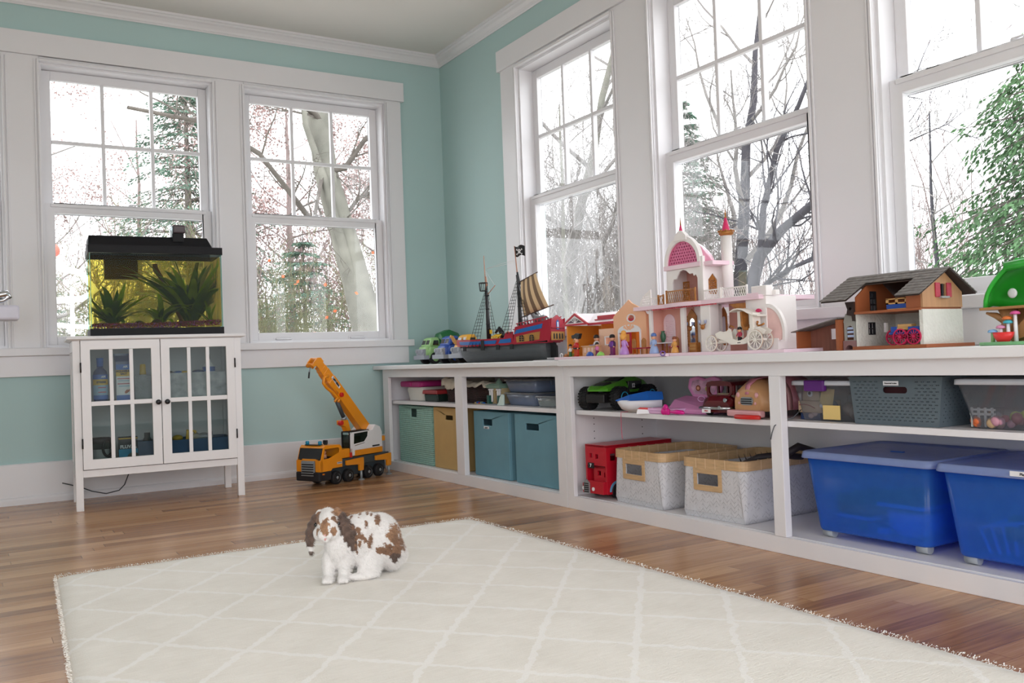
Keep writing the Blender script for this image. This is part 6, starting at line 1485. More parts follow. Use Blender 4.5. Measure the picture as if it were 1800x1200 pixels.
g.box(-w, 0.003, 0, -w + 0.003, dep, h); g.box(-w + .003, dep - 0.003, 0, w - .003, dep, h); g.box(-w + 0.003, 0.003, 0, w - .003, dep - .003, 0.003)
g.box(-w - 0.002, -0.003, h - 0.004, w + 0.002, 0.004, h + 0.002); g.box(-w - 0.002, 0.004, h - 0.004, -w + 0.004, dep, h + 0.002); g.box(w - 0.004, 0.004, h - 0.004, w + 0.002, dep, h + 0.002)
side = []
for r in range(13):
    for c in range(15):
        y = 0.016 + c * 0.019 + (0.009 if r % 2 else 0); z = 0.014 + r * 0.0088
        if z < h - 0.012 and y < dep - 0.012: side.append(tri(y, z, 0.0026, r % 2)[::-1])
g.prism(rect(0.003, 0.0, dep - 0.003, h), 'x', w - 0.003, w, side)
# slightly tapered towards the bottom
g.v = [(v[0] * (0.90 + 0.10 * v[2] / h), v[1], v[2]) for v in g.v]
g.obj('basket_body', t)
g = G().mat(WHT); g.box(-0.03, -0.0045, 0.110, 0.018, -0.0035, 0.122); lb = g.obj('basket_label', t); write('label_text', 'Assorted trains', 0.0062, INK, lb, (-0.006, -0.005, 0.116), (R(90), 0, 0))
g = G().mat(P('dark_red_filling', '3a1018', 0.8)); g.box(-0.12, 0.02, 0.006, 0.12, 0.27, 0.115); g.obj('contents', t)
t = lidded('clear plastic box with a whitish lid full of small toys, right edge of the picture', -3.67, -4.05, ZS, 0.128, 0.3, CLC, x=-0.445, tp=0.84, lid=LIDW, lidh=0.015, name='clear_toy_box')
random.seed(21)
cl = [('orange_toy', 'E0703c', 'small orange toy at the left inside the clear toy box'), ('white_toy_fence', 'D8D8D4', 'small white toy fence piece inside the clear toy box'), ('brown_toy_animal', 'A0785c', 'small brown toy animal inside the clear toy box'), ('pink_toy', 'C890A0', 'small pink toy inside the clear toy box'), ('red_toy_piece', '9c3848', 'dark red toy piece inside the clear toy box'), ('lime_toy', 'b8c838', 'lime yellow toy at the right inside the clear toy box'), ('tan_toy', 'c8a880', 'tan toy piece in the middle of the clear toy box'), ('grey_toy', '78808a', 'grey toy piece at the back of the clear toy box')]
for i, (nm, c, lab) in enumerate(cl):
    tt = rt(nm, lab, 'toy', -0.415 + 0.012 * (i % 3), [-3.715, -3.725, -3.755, -3.78, -3.80, -3.825, -3.77, -3.745][i], ZS + 0.003)
    g = G().mat(P('toy_' + nm, c, 0.5, var=0.1))
    if 'fence' in nm:
        for k in range(4): g.box(-0.03 + k * 0.018, 0, 0.0, -0.024 + k * 0.018, 0.005, 0.05)
        g.box(-0.032, 0, 0.03, 0.035, 0.005, 0.036); g.box(-0.032, 0, 0.042, 0.035, 0.005, 0.047)
    elif 'animal' in nm:
        g.sph((0, 0.01, 0.022), 0.014, 12, 8); g.sph((-0.017, 0.01, 0.034), 0.008, 10, 6)
        for x in (-0.008, 0.008):
            for y in (0.004, 0.016): g.cyl((x, y, 0), (x, y, 0.016), 0.003, n=6)
    else:
        for k in range(4): g.sph((random.uniform(-.022, .022), random.uniform(0, .03), random.uniform(0.01, 0.018 + 0.008 * (i % 3))), random.uniform(.008, .015), 10, 7, ry=0.8)
    g.obj('toy_body', tt, bev=0.001)
# ------------------------------------------------------------------ toys on the worktop
ZL, ZR = 0.6142, 0.6172
def ct(n, lab, cat, x, y, z=None, rz=0, group=None): return rt(n, lab, cat, x, y, ZR if z is None else z, rz, group)
# --- moulded plastic trucks in the corner, noses towards the room
GRILL = P('grey_grille_plastic', '9a9ea6', 0.45, var=0.04)
def toy_lorry(lab, y0, cabm, bodym, body):
    t = rt('toy_lorry', lab, 'toy truck', -0.305, y0 - 0.075, ZL)
    def rb(y, w, z0, z1, i=0.012): return [(-w, y, z0), (w, y, z0), (w, y, z1 - i), (w - i, y, z1), (-w + i, y, z1), (-w, y, z1 - i)]
    g = G().mat(cabm)
    g.loft([rb(0.004, 0.045, 0.045, 0.085), rb(0.012, 0.052, 0.04, 0.102), rb(0.035, 0.056, 0.04, 0.110)])
    g.loft([rb(0.02, 0.068, 0.034, 0.072), rb(0.036, 0.070, 0.034, 0.106), rb(0.11, 0.070, 0.034, 0.106)], smooth=False)
    g.loft([rb(0.030, 0.060, 0.10, 0.112), rb(0.045, 0.060, 0.106, 0.150), rb(0.060, 0.058, 0.106, 0.158, 0.02), rb(0.10, 0.058, 0.106, 0.158, 0.02)])
    g.obj('cab', t, bev=0.005)
    g = G().mat(DGL); g.loft([[(-0.048, 0.032, 0.116), (-0.006, 0.032, 0.116), (-0.006, 0.0425, 0.140), (-0.046, 0.0425, 0.140)], [(-0.048, 0.030, 0.117), (-0.006, 0.030, 0.117), (-0.006, 0.0405, 0.141), (-0.046, 0.0405, 0.141)]], smooth=False)
    g.loft([[(0.006, 0.032, 0.116), (0.048, 0.032, 0.116), (0.046, 0.0425, 0.140), (0.006, 0.0425, 0.140)], [(0.006, 0.030, 0.117), (0.048, 0.030, 0.117), (0.046, 0.0405, 0.141), (0.006, 0.0405, 0.141)]], smooth=False)
    for s in (-1, 1): g.prism([(0.052, 0.112), (0.09, 0.112), (0.09, 0.14), (0.06, 0.14)], 'x', s * 0.0595, s * 0.0612)
    g.obj('cab_windows', t)
    g = G().mat(GRILL); g.box(-0.05, -0.006, 0.05, 0.05, 0.02, 0.09); g.box(-0.072, -0.014, 0.028, 0.072, 0.022, 0.052)
    for s in (-1, 1): g.cyl((s * 0.04, -0.012, 0.076), (s * 0.04, 0.0, 0.076), 0.011, n=16)
    for k in range(5): g.box(-0.026 + k * 0.0115, -0.0085, 0.056, -0.020 + k * 0.0115, -0.004, 0.086)
    g.obj('grille_bumper', t, bev=0.004)
    g = G().mat(bodym)
    if body == 'dome':
        g.loft([rb(0.10, 0.066, 0.05, 0.13, 0.03), rb(0.12, 0.072, 0.045, 0.182, 0.04), rb(0.18, 0.074, 0.045, 0.204, 0.04), rb(0.24, 0.072, 0.045, 0.182, 0.04), rb(0.275, 0.066, 0.05, 0.12, 0.03)])
    else:
        g.box(-0.072, 0.112, 0.05, 0.072, 0.12, 0.125); g.box(-0.072, 0.12, 0.05, 0.072, 0.27, 0.06); g.box(-0.072, 0.12, 0.06, -0.064, 0.27, 0.12); g.box(0.064, 0.12, 0.06, 0.072, 0.27, 0.12)
    g.obj('truck_bed', t, bev=0.004)
    for x in (-0.058, 0.058):
        for y in (0.062, 0.215):
            g = G().mat(TYRE); g.cyl((x - 0.017, y, 0.0345), (x + 0.017, y, 0.0345), 0.0345, n=26); w = g.obj('wheel', t, bev=0.004)
            s = 1 if x > 0 else -1; g = G().mat(cabm); g.cyl((x + s * 0.0165, y, 0.0345), (x + s * 0.0185, y, 0.0345), 0.02, n=20); g.obj('hubcap', w)
    return t
PGR = P('pale_green_plastic', '9cc884', 0.45, var=0.03); DGRN2 = P('dark_green_plastic', '1c6a38', 0.4, var=0.04); NAVY = P('royal_blue_plastic', '2850a8', 0.4, var=0.04)
toy_lorry('pale green toy truck with a big dark green domed body, deepest in the corner', -0.145, PGR, DGRN2, 'dome')
toy_lorry('royal blue toy truck with grey bumper, between the green truck and the pirate ship', -0.395, NAVY, P('yellow_truck_bed', 'e8a828', 0.45), 'bed')
toy_lorry('grey-bumpered toy truck with a yellow bed, mostly hidden behind the bow of the pirate ship', -0.60, P('yellow_truck_bed', 'e8a828', 0.45), P('yellow_truck_bed', 'e8a828', 0.45), 'bed')

# --- pirate ship, in its own frame: x from bow to stern, y across, z up
HULL = P('dark_grey_hull', '4c5154', 0.4, var=0.1, vs=8, stretch=(1, 1, 8), bump=0.2, bs=40); SRED = P('ship_red', 'a41e34', 0.4, var=0.05); SBLU = P('ship_blue', '1c62a8', 0.4, var=0.04)
GOLD = P('gold_plastic', 'b8884a', 0.4, metal=0.2, var=0.08); SBLK = P('ship_black', '1e1f22', 0.5, var=0.05); STAN = P('tan_spar', 'b08068', 0.5)
ship = thing('pirate_ship', 'toy pirate ship with grey hull, red and blue rails, two masts and a striped sail', 'toy ship', (-0.368, -0.767, ZL), R(-68.03))
def hull_sec(x, w, zk, zt, wk=0.5):
    return [(x, -w, zt), (x, -w * 0.97, zk + (zt - zk) * 0.6), (x, -w * 0.75, zk + (zt - zk) * 0.25), (x, -w * wk, zk), (x, w * wk, zk), (x, w * 0.75, zk + (zt - zk) * 0.25), (x, w * 0.97, zk + (zt - zk) * 0.6), (x, w, zt)]
g = G().mat(HULL)
g.loft([hull_sec(0.045, 0.004, 0.07, 0.094), hull_sec(0.07, 0.026, 0.03, 0.092), hull_sec(0.11, 0.048, 0.004, 0.088), hull_sec(0.18, 0.066, 0.0, 0.084), hull_sec(0.36, 0.074, 0.0, 0.083), hull_sec(0.52, 0.07, 0.0, 0.088), hull_sec(0.60, 0.06, 0.0, 0.096), hull_sec(0.635, 0.048, 0.0, 0.10)])
g.obj('hull', ship)
g = G().mat(SBLK); g.prism([(0.628, 0.0), (0.672, 0.0), (0.672, 0.07), (0.655, 0.085), (0.655, 0.1), (0.628, 0.1)], 'y', -0.006, 0.006); g.obj('rudder', ship, bev=0.002)
def railw(x): return 0.012 + 0.066 * min(1, (x - 0.03) / 0.15) ** 0.7 if x < 0.18 else (0.078 if x < 0.5 else 0.078 - (x - 0.5) * 0.10)
def strip(g, pts_lo, pts_hi, off, th=0.004):
    """side band following the hull on both sides; points are (x, z)"""
    for s in (-1, 1):
        a = [[(x, s * (railw(x) + off), z), (x, s * (railw(x) + off - th), z)] for x, z in pts_lo]; b = [[(x, s * (railw(x) + off), z), (x, s * (railw(x) + off - th), z)] for x, z in pts_hi]
        for k in range(len(a) - 1):
            v = a[k] + a[k + 1] + b[k] + b[k + 1]
            g.add(v, [(0, 2, 6, 4), (1, 5, 7, 3), (0, 1, 3, 2), (4, 6, 7, 5), (0, 4, 5, 1), (2, 3, 7, 6)])
xs = [0.04, 0.08, 0.12, 0.18, 0.25, 0.35, 0.42, 0.458]
g = G().mat(SRED)
strip(g, [(x, 0.084 + 0.01 * max(0, 0.12 - x) / 0.08) for x in xs], [(x, 0.120 + 0.006 * max(0, 0.12 - x) / 0.08) for x in xs], 0.0)
strip(g, [(0.395, 0.11), (0.458, 0.11)], [(0.412, 0.147), (0.458, 0.15)], 0.0005)
xr = [0.456, 0.5, 0.55, 0.60, 0.652, 0.684]
strip(g, [(0.456, 0.085), (0.5, 0.087), (0.55, 0.09), (0.60, 0.094), (0.652, 0.098), (0.672, 0.10)], [(0.472, 0.172), (0.5, 0.177), (0.55, 0.184), (0.60, 0.190), (0.652, 0.198), (0.684, 0.207)], 0.001)
g.obj('bulwark', ship)
g = G().mat(SRED); g.prism([(x, -railw(x) + 0.003) for x in xs + xr[1:5]] + [(x, railw(x) - 0.003) for x in (xs + xr[1:5])[::-1]], 'z', 0.086, 0.09); g.prism([(x, -railw(x) + 0.003) for x in xr] + [(x, railw(x) - 0.003) for x in xr[::-1]], 'z', 0.158, 0.162); g.obj('deck', ship)
g = G().mat(SRED)
ww = railw(0.66)
g.loft([[(0.655, -ww, 0.09), (0.655, ww, 0.09), (0.662, ww, 0.13), (0.662, -ww, 0.13)], [(0.665, -ww, 0.09), (0.665, ww, 0.09), (0.675, ww, 0.13), (0.675, -ww, 0.13)]], smooth=False)
g.prism([(-ww, 0.13), (ww, 0.13), (ww + 0.004, 0.19), (0.02, 0.212), (0.0, 0.222), (-0.02, 0.212), (-ww - 0.004, 0.19)], 'x', 0.668, 0.678); g.obj('transom', ship)
g = G().mat(SBLU)
strip(g, [(0.085, 0.096), (0.12, 0.094), (0.18, 0.093), (0.25, 0.093), (0.345, 0.093)], [(0.075, 0.113), (0.12, 0.111), (0.18, 0.110), (0.25, 0.110), (0.355, 0.111)], 0.0022)
strip(g, [(0.365, 0.094), (0.40, 0.094), (0.446, 0.096)], [(0.378, 0.113), (0.40, 0.114), (0.446, 0.117)], 0.0022)
strip(g, [(0.468, 0.136), (0.5, 0.141), (0.55, 0.148), (0.60, 0.155), (0.628, 0.159)], [(0.482, 0.157), (0.5, 0.160), (0.55, 0.168), (0.60, 0.176), (0.634, 0.182)], 0.003)
g.obj('blue_panels', ship, label='blue painted side panels')
g = G().mat(GOLD)
strip(g, [(0.482, 0.094), (0.52, 0.096), (0.57, 0.1), (0.612, 0.104)], [(0.478, 0.122), (0.52, 0.130), (0.57, 0.138), (0.618, 0.143)], 0.003)
for s in (-1, 1):
    g.tube([(0.042, s * 0.012, 0.098), (0.022, s * 0.009, 0.106), (0.004, s * 0.005, 0.122), (-0.008, 0, 0.142), (-0.018, 0, 0.147), (-0.024, 0, 0.138)], [0.006, 0.007, 0.008, 0.009, 0.008, 0.004], 8)
g.tube([(0.03, 0.0, 0.11), (0.045, 0, 0.112), (0.06, 0, 0.124), (0.064, 0, 0.138)], [0.007, 0.007, 0.006, 0.005], 8); g.obj('gilded_trim', ship)
for s in (-1, 1):
    for cx in (0.514, 0.572):
        g = G().mat(SBLK); y = s * (railw(cx) + 0.0062); A2 = arch(cx - 0.014, cx + 0.014, 0.099, 0.130, 8); g.prism(A2, 'y', y - 0.001, y + 0.001); w_ = g.obj('stern_window', ship)
        g = G().mat(GOLD)
        g.box(cx - 0.001, y - 0.0016, 0.099, cx + 0.001, y + 0.0016, 0.129)
        for z in (0.108, 0.118): g.box(cx - 0.014, y - 0.0016, z - 0.0008, cx + 0.014, y + 0.0016, z + 0.0008)
        g.obj('window_bars', w_)
g = G().mat(GOLD); g.box(0.6755, -ww + 0.004, 0.098, 0.6795, ww - 0.004, 0.140)
tr_ = g.obj('stern_gallery', ship)
for y in (-0.036, -0.013, 0.013, 0.036):
    g = G().mat(SBLK); g.prism([(a, b) for a, b in arch(y - 0.006, y + 0.006, 0.104, 0.132, 6)], 'x', 0.679, 0.6802); g.obj('gallery_window', tr_)
g = G().mat(SBLU); g.prism([(-0.012, 0.15), (0.012, 0.15), (0.012, 0.19), (0, 0.2), (-0.012, 0.19)], 'x', 0.678, 0.6792); g.mat(WHT).prism([(-0.005, 0.155), (0.005, 0.155), (0.005, 0.188), (-0.005, 0.188)], 'x', 0.679, 0.680); g.obj('stern_crest', ship)
g = G().mat(SRED)
for s in (-1, 1):
    for k in range(9):
        x = 0.488 + k * 0.019; g.box(x, s * railw(x) - 0.002, 0.174 + (x - 0.472) * 0.14, x + 0.004, s * railw(x) + 0.002, 0.186 + (x - 0.472) * 0.15)
    g.tube([(x, s * railw(x), 0.186 + (x - 0.472) * 0.155) for x in (0.48, 0.55, 0.61, 0.66)], 0.0028, 6)
g.obj('stern_railing', ship)
for x in (0.128, 0.262, 0.36, 0.448):
    for s in (-1, 1):
        g = G().mat(SBLK); y = s * (railw(x) + 0.004)
        g.box(x - 0.011, min(y, y - s * 0.004), 0.062, x + 0.011, max(y, y - s * 0.004), 0.087 if x != 0.262 else 0.115); g.obj('gun_port_lid', ship, bev=0.001)
for x0, base, top in ((0.243, 0.09, 0.375), (0.452, 0.09, 0.40)):
    g = G().mat(SBLK); g.cyl((x0, 0, base), (x0 - 0.006, 0, top), 0.0115, 0.008, 14)
    for z in (0.12, 0.2, 0.28, 0.35): g.lathe([(0.010, z - 0.003), (0.0135, z), (0.010, z + 0.003)], 12, (x0 - 0.002, 0, 0))
    g.obj('lower_mast', ship)
g = G().mat(STAN); g.cyl((0.235, 0, 0.37), (0.228, 0, 0.56), 0.0032, 0.002, 8); g.cyl((0.24, 0, 0.40), (0.236, 0, 0.45), 0.005, 0.004, 8); g.obj('upper_mast', ship)
g = G().mat(STAN); g.cyl((0.443, 0, 0.44), (0.430, 0, 0.59), 0.0034, 0.002, 8); g.obj('upper_mast', ship)
g = G().mat(SBLK); g.cyl((0.452, 0, 0.39), (0.443, 0, 0.455), 0.009, 0.005, 10); g.cyl((0.46, -0.012, 0.31), (0.445, -0.010, 0.44), 0.006, 0.004, 8); g.cyl((0.475, -0.012, 0.28), (0.455, -0.01, 0.38), 0.004, n=8); g.obj('mast_fittings', ship)
g = G().mat(SBLK); cx, cz = 0.219, 0.375
for k in range(14):
    a = 2 * pi * k / 14; g.tube([(cx + 0.019 * cos(a), 0.019 * sin(a), cz), (cx + 0.024 * cos(a), 0.024 * sin(a), cz + 0.042)], 0.0018, 5)
for z, r in ((cz, 0.019), (cz + 0.042, 0.024)): g.tube([(cx + r * cos(a), r * sin(a), z) for a in [2 * pi * k / 18 for k in range(19)]], 0.0022, 5, cap=False)
g.cyl((cx, 0, cz - 0.002), (cx, 0, cz + 0.001), 0.019, n=18); g.obj('crows_nest', ship)
def ratlines(x0, x1, xt, zb, zt, name='rigging_net'):
    for s in (-1, 1):
        g = G().mat(SBLK); yb = s * (railw((x0 + x1) / 2) + 0.006); n = 4
        L0 = [Vector((x0 + (x1 - x0) * k / (n - 1), yb, zb)) for k in range(n)]; L1 = [Vector((xt - 0.008 + 0.016 * k / (n - 1), s * 0.006, zt)) for k in range(n)]
        for a, b in zip(L0, L1): g.tube([a, b], 0.0014, 4)
        m = int((zt - zb) / 0.0165)
        for j in range(1, m):
            t_ = j / m; g.tube([a.lerp(b, t_) for a, b in zip(L0, L1)], 0.0011, 4)
        for a in L0: g.sph(a, 0.004, 8, 5)
        g.obj(name, ship, fixn=False)
ratlines(0.172, 0.243, 0.236, 0.086, 0.365); ratlines(0.385, 0.45, 0.447, 0.145, 0.41); ratlines(0.50, 0.56, 0.458, 0.185, 0.36)
# sail: striped cloth between two spars
STR = P('sail_cream', 'd8bc94', 0.8, var=0.03); STB = P('sail_brown', '7a6450', 0.8, var=0.05)
TL, TR, BR_, BL = Vector((0.472, -0.012, 0.405)), Vector((0.578, -0.03, 0.437)), Vector((0.652, -0.03, 0.262)), Vector((0.483, -0.012, 0.225))
g = G(); N7 = 21; rows = []
for j in range(9):
    v = j / 8; rows.append([tuple(TL.lerp(TR, i / N7).lerp(BL.lerp(BR_, i / N7), v) + Vector((0, -0.022 * sin(pi * v) * sin(pi * (0.15 + 0.7 * i / N7)), 0))) for i in range(N7 + 1)])
for i in range(N7):
    g.mat(STR if (i // 3) % 2 == 0 else STB)
    g.sheet([[r[i], r[i + 1]] for r in rows])
g.obj('striped_sail', ship, solid=0.0012)
for a, b in ((TL + Vector((-0.01, 0, -0.003)), TR + Vector((0.012, 0, 0.004))), (BL + Vector((-0.012, 0, -0.002)), BR_ + Vector((0.03, -0.003, 0.010)))):
    g = G().mat(P('dark_spar', '4a3226', 0.6)); g.cyl(a, b, 0.0028, n=8); g.obj('spar', ship)
g = G().mat(SBLK); random.seed(2)
g.sheet([[(0.432 + 0.062 * i / 8, 0.004 * sin(i * 1.1), 0.588 - 0.052 * j / 5 - 0.004 * sin(i * 0.9)) for i in range(9)] for j in range(6)]); fl = g.obj('black_flag', ship, solid=0.001)
g = G().mat(WHT)
for y in (-0.0022,):
    g.at(0.463, y - 0.003, 0.560, ry=R(-3)); g.prism(circ(0, 0.003, 0.0085, 14), 'y', 0, 0.001); g.box(-0.005, 0, -0.011, 0.005, 0.001, -0.003)
    for a in (R(38), R(-38)):
        g.at(0.463, y - 0.0026, 0.557, ry=a); g.box(-0.02, 0, -0.0017, 0.02, 0.0008, 0.0017)
        for s in (-1, 1): g.prism(circ(s * 0.02, 0.002, 0.0028, 8), 'y', 0, 0.0008); g.prism(circ(s * 0.02, -0.002, 0.0028, 8), 'y', 0, 0.0008)
em = g.obj('skull_emblem', fl)
g = G().mat(INK); g.at(0.463, -0.0058, 0.560); g.prism(circ(-0.0032, 0.003, 0.0019, 8), 'y', 0, 0.0008); g.prism(circ(0.0032, 0.003, 0.0019, 8), 'y', 0, 0.0008); g.obj('skull_eyes', em)
THR = P('white_thread', 'e4e6e6', 0.7)
for pts in ([(0.238, 0, 0.49), (0.33, 0, 0.505), (0.43, 0, 0.52)], [(0.238, 0, 0.49), (0.33, 0, 0.497), (0.43, 0, 0.508)], [(0.238, 0, 0.48), (0.275, -0.01, 0.435), (0.305, -0.01, 0.395)], [(0.24, 0, 0.47), (0.268, -0.01, 0.36), (0.272, -0.02, 0.30), (0.272, -0.02, 0.22), (0.29, -0.02, 0.12)]):
    g = G().mat(THR); g.tube(pts, 0.0009, 4); g.obj('rigging_thread', ship)
g = G().mat(STAN); g.cyl((0.255, -0.01, 0.355), (0.305, -0.01, 0.398), 0.0022, n=6); g.obj('small_spar', ship)
g = G().mat(SBLK); g.tube([(0.245, -0.01, 0.175), (0.262, -0.016, 0.18), (0.272, -0.018, 0.172)], 0.0015, 5); g.mat(YEL).box(0.267, -0.023, 0.148, 0.277, -0.013, 0.168); g.obj('deck_lantern', ship)
g = G().mat(YEL)
for k in range(4): g.tube([(0.285 + k * 0.012, -0.03, 0.09), (0.285 + k * 0.012, -0.03, 0.13), (0.29 + k * 0.012, 0.0, 0.142), (0.285 + k * 0.012, 0.03, 0.13), (0.285 + k * 0.012, 0.03, 0.09)], 0.004, 6)
g.obj('yellow_deck_cage', ship)
def ship_at(x, y, z): 
    a = R(-68.03); return (-0.368 + x * cos(a) - y * sin(a), -0.767 + x * sin(a) + y * cos(a), ZL + z)
def toy_horse(lab, p, rz, m, sc=1.0):
    t = thing('toy_horse', lab, 'toy horse', p, rz)
    g = G().mat(m)
    g.loft([g.ring((-0.032 * sc, 0, 0.045 * sc), (1, 0, 0), 0.010 * sc, 10), g.ring((-0.025 * sc, 0, 0.046 * sc), (1, 0, 0), 0.0155 * sc, 10), g.ring((0, 0, 0.044 * sc), (1, 0, 0), 0.0145 * sc, 10), g.ring((0.028 * sc, 0, 0.047 * sc), (1, 0, 0), 0.0165 * sc, 10), g.ring((0.036 * sc, 0, 0.046 * sc), (1, 0, 0), 0.009 * sc, 10)])
    g.tube([(-0.022 * sc, 0, 0.05 * sc), (-0.038 * sc, 0, 0.07 * sc), (-0.047 * sc, 0, 0.083 * sc), (-0.060 * sc, 0, 0.078 * sc), (-0.074 * sc, 0, 0.064 * sc)], [0.014 * sc, 0.011 * sc, 0.0095 * sc, 0.0085 * sc, 0.005 * sc], 10)
    for x, y in ((-0.024, -0.008), (-0.024, 0.008), (0.028, -0.008), (0.028, 0.008)): g.tube([(x * sc, y * sc, 0.04 * sc), ((x - 0.002) * sc, y * sc, 0.022 * sc), (x * sc, y * sc, 0.0)], [0.0075 * sc, 0.0042 * sc, 0.005 * sc], 8)
    for y in (-0.005, 0.005): g.cyl((-0.045 * sc, y * sc, 0.09 * sc), (-0.044 * sc, y * sc * 1.2, 0.102 * sc), 0.003 * sc, 0.0004, 6)
    g.tube([(0.036 * sc, 0, 0.055 * sc), (0.05 * sc, 0, 0.045 * sc), (0.053 * sc, 0, 0.02 * sc)], [0.004 * sc, 0.006 * sc, 0.002 * sc], 8)
    g.obj('horse_body', t)
    g = G().mat(INK); g.tube([(-0.016 * sc, 0, 0.066 * sc), (-0.033 * sc, 0, 0.083 * sc), (-0.047 * sc, 0, 0.094 * sc), (-0.057 * sc, 0, 0.09 * sc)], [0.003 * sc, 0.005 * sc, 0.005 * sc, 0.002 * sc], 6); g.obj('mane', t)
toy_horse('black toy horse standing amidships on the pirate ship deck', ship_at(0.35, 0.01, 0.0905), R(-68), P('black_horse_plastic', '202226', 0.4), 0.95)
toy_horse('grey toy horse standing on the raised stern deck of the pirate ship', ship_at(0.57, 0.0, 0.1625), R(-68), P('grey_horse_plastic', '7a7e82', 0.45, var=0.3, vs=40), 1.05)
t = thing('toy_sailor', 'toy figure in blue lying over the rail of the pirate ship', 'toy figure', ship_at(0.385, -0.05, 0.0905), R(-68))
g = G().mat(BLUEP); g.tube([(-0.01, 0, 0.01), (0.015, 0, 0.045)], [0.008, 0.011], 8); g.obj('torso', t); g = G().mat(P('grey_trousers', 'b0b0b4', 0.5)); g.tube([(-0.028, 0, 0.005), (-0.01, 0, 0.015)], [0.006, 0.007], 8); g.obj('legs', t); g = G().mat(P('toy_skin', 'e0a888', 0.5)); g.sph((0.021, 0, 0.056), 0.009); g.obj('head', t)
# booklets and a tiger on the worktop
for i, (y0, y1, x0, z, c, lab) in enumerate(((-1.78, -1.985, -0.515, 0.0, 'd8d9dc', 'lower thin grey booklet lying at the worktop edge right of the pirate ship'), (-1.855, -2.03, -0.50, 0.0045, 'c8cacd', 'upper thin booklet lying on the lower one, right of the pirate ship'))):
    t = rt('booklet', lab, 'booklet', x0, (y0 + y1) / 2, (ZL if i == 0 else ZL) + z + 0.0006 + (0.0024 if i else 0), R(2 - 5 * i)); w = (y0 - y1) / 2 - 0.01
    g = G().mat(P('paper_%d' % i, c, 0.7, var=0.05)); g.box(-w, 0, 0, w, 0.16, 0.0035 if i == 0 else 0.005); g.obj('pages', t)
tg = P('tiger_orange', 'b07038', 0.6, var=0.5, vs=120)
t = rt('toy_tiger', 'small toy tiger and white bracelet heap lying between the ship and the orange dollhouse', 'toy', -0.46, -1.945, ZL + 0.0085)
g = G().mat(tg); g.tube([(0.0, 0, 0.006), (0.01, 0, 0.012), (0.022, 0, 0.011), (0.034, 0, 0.010)], [0.004, 0.007, 0.007, 0.006], 8); g.sph((0.04, 0, 0.014), 0.0065)
for x in (0.008, 0.014, 0.028, 0.034): g.cyl((x, -0.004, 0.008), (x - 0.003, -0.008, 0.0), 0.0022, n=6)
g.tube([(0.0, 0, 0.006), (-0.012, 0.002, 0.01), (-0.018, 0.002, 0.004)], 0.0015, 5); g.obj('tiger_body', t)
g = G().mat(WHT); g.tube([(-0.022 + 0.009 * cos(a), 0.0, 0.010 + 0.010 * sin(a)) for a in [2 * pi * k / 14 for k in range(15)]], 0.0025, 6); g.obj('ring_piece', t)

# ------------------------------------------------------------------ dollhouse
ORW = P('house_orange', 'e89a3c', 0.45, var=0.03); PEACH = P('house_peach', 'f0b890', 0.45, var=0.02); HRED = P('house_red', 'b81c34', 0.4, var=0.03); PKP = P('pale_pink_base', 'ecd4e0', 0.4, var=0.02); PKW = P('house_pale_peach', 'f0c4a8', 0.45, var=0.02)
DY = 2.18
dh = ct('orange_dollhouse', 'open orange and peach toy house with a white red-edged roof, left of the pink castle', 'dollhouse', -0.42, -DY, ZR + 0.0105)
L_ = lambda y: -y - DY                                     # world y -> local x
xl, xr = L_(-1.91), L_(-2.252)
g = G().mat(ORW)
g.box(xl, 0.0, 0.0, xl + 0.006, 0.17, 0.132); g.box(xl, 0.164, 0, xr, 0.17, 0.132); g.box(L_(-2.078) - 0.003, 0.06, 0, L_(-2.078) + 0.003, 0.164, 0.132)
g.box(xl + 0.006, 0.004, -0.002, xr, 0.164, 0.003)
g.obj('orange_walls', dh, bev=0.001)
g = G().mat(P('roof_white_pink', 'f0e4ea', 0.35))
g.loft([[(xl - 0.003, -0.004, 0.132), (xr, -0.004, 0.132), (xr, 0.09, 0.176), (xl - 0.003, 0.09, 0.176)], [(xl - 0.003, -0.006, 0.136), (xr, -0.006, 0.136), (xr, 0.09, 0.18), (xl - 0.003, 0.09, 0.18)]], smooth=False)
g.loft([[(xl - 0.003, 0.09, 0.176), (xr, 0.09, 0.176), (xr, 0.175, 0.135), (xl - 0.003, 0.175, 0.135)], [(xl - 0.003, 0.09, 0.18), (xr, 0.09, 0.18), (xr, 0.178, 0.138), (xl - 0.003, 0.178, 0.138)]], smooth=False)
ga, gb, gc = L_(-1.908), L_(-2.073), L_(-1.992)
for a, b in ((ga, gc), (gc, gb)):
    za, zb = (0.136, 0.176) if a == ga else (0.176, 0.136)
    g.loft([[(a, -0.012, za), (b, -0.012, zb), (b, 0.085, zb), (a, 0.085, za)], [(a, -0.012, za + 0.004), (b, -0.012, zb + 0.004), (b, 0.085, zb + 0.004), (a, 0.085, za + 0.004)]], smooth=False)
g.obj('roof_panels', dh)
g = G().mat(HRED); g.prism([(ga - 0.006, 0.130), (gb + 0.006, 0.130), (gb + 0.004, 0.138), (gc, 0.182), (ga - 0.004, 0.138)], 'y', -0.016, -0.008, [[(ga + 0.014, 0.138), (gb - 0.014, 0.138), (gc, 0.171)][::-1]])
g.box(gb, -0.008, 0.126, xr, 0.0, 0.136); g.box(L_(-2.104), 0.02, 0.148, L_(-2.212), 0.045, 0.164); g.box(L_(-2.095), 0.012, 0.146, L_(-2.212), 0.02, 0.150); g.obj('red_roof_edges', dh, bev=0.001)
g = G().mat(WHT); g.prism([(ga + 0.014, 0.138), (gb - 0.014, 0.138), (gc, 0.171)], 'y', -0.0145, -0.012, [[(ga + 0.026, 0.141), (gb - 0.026, 0.141), (gc, 0.163)][::-1]])
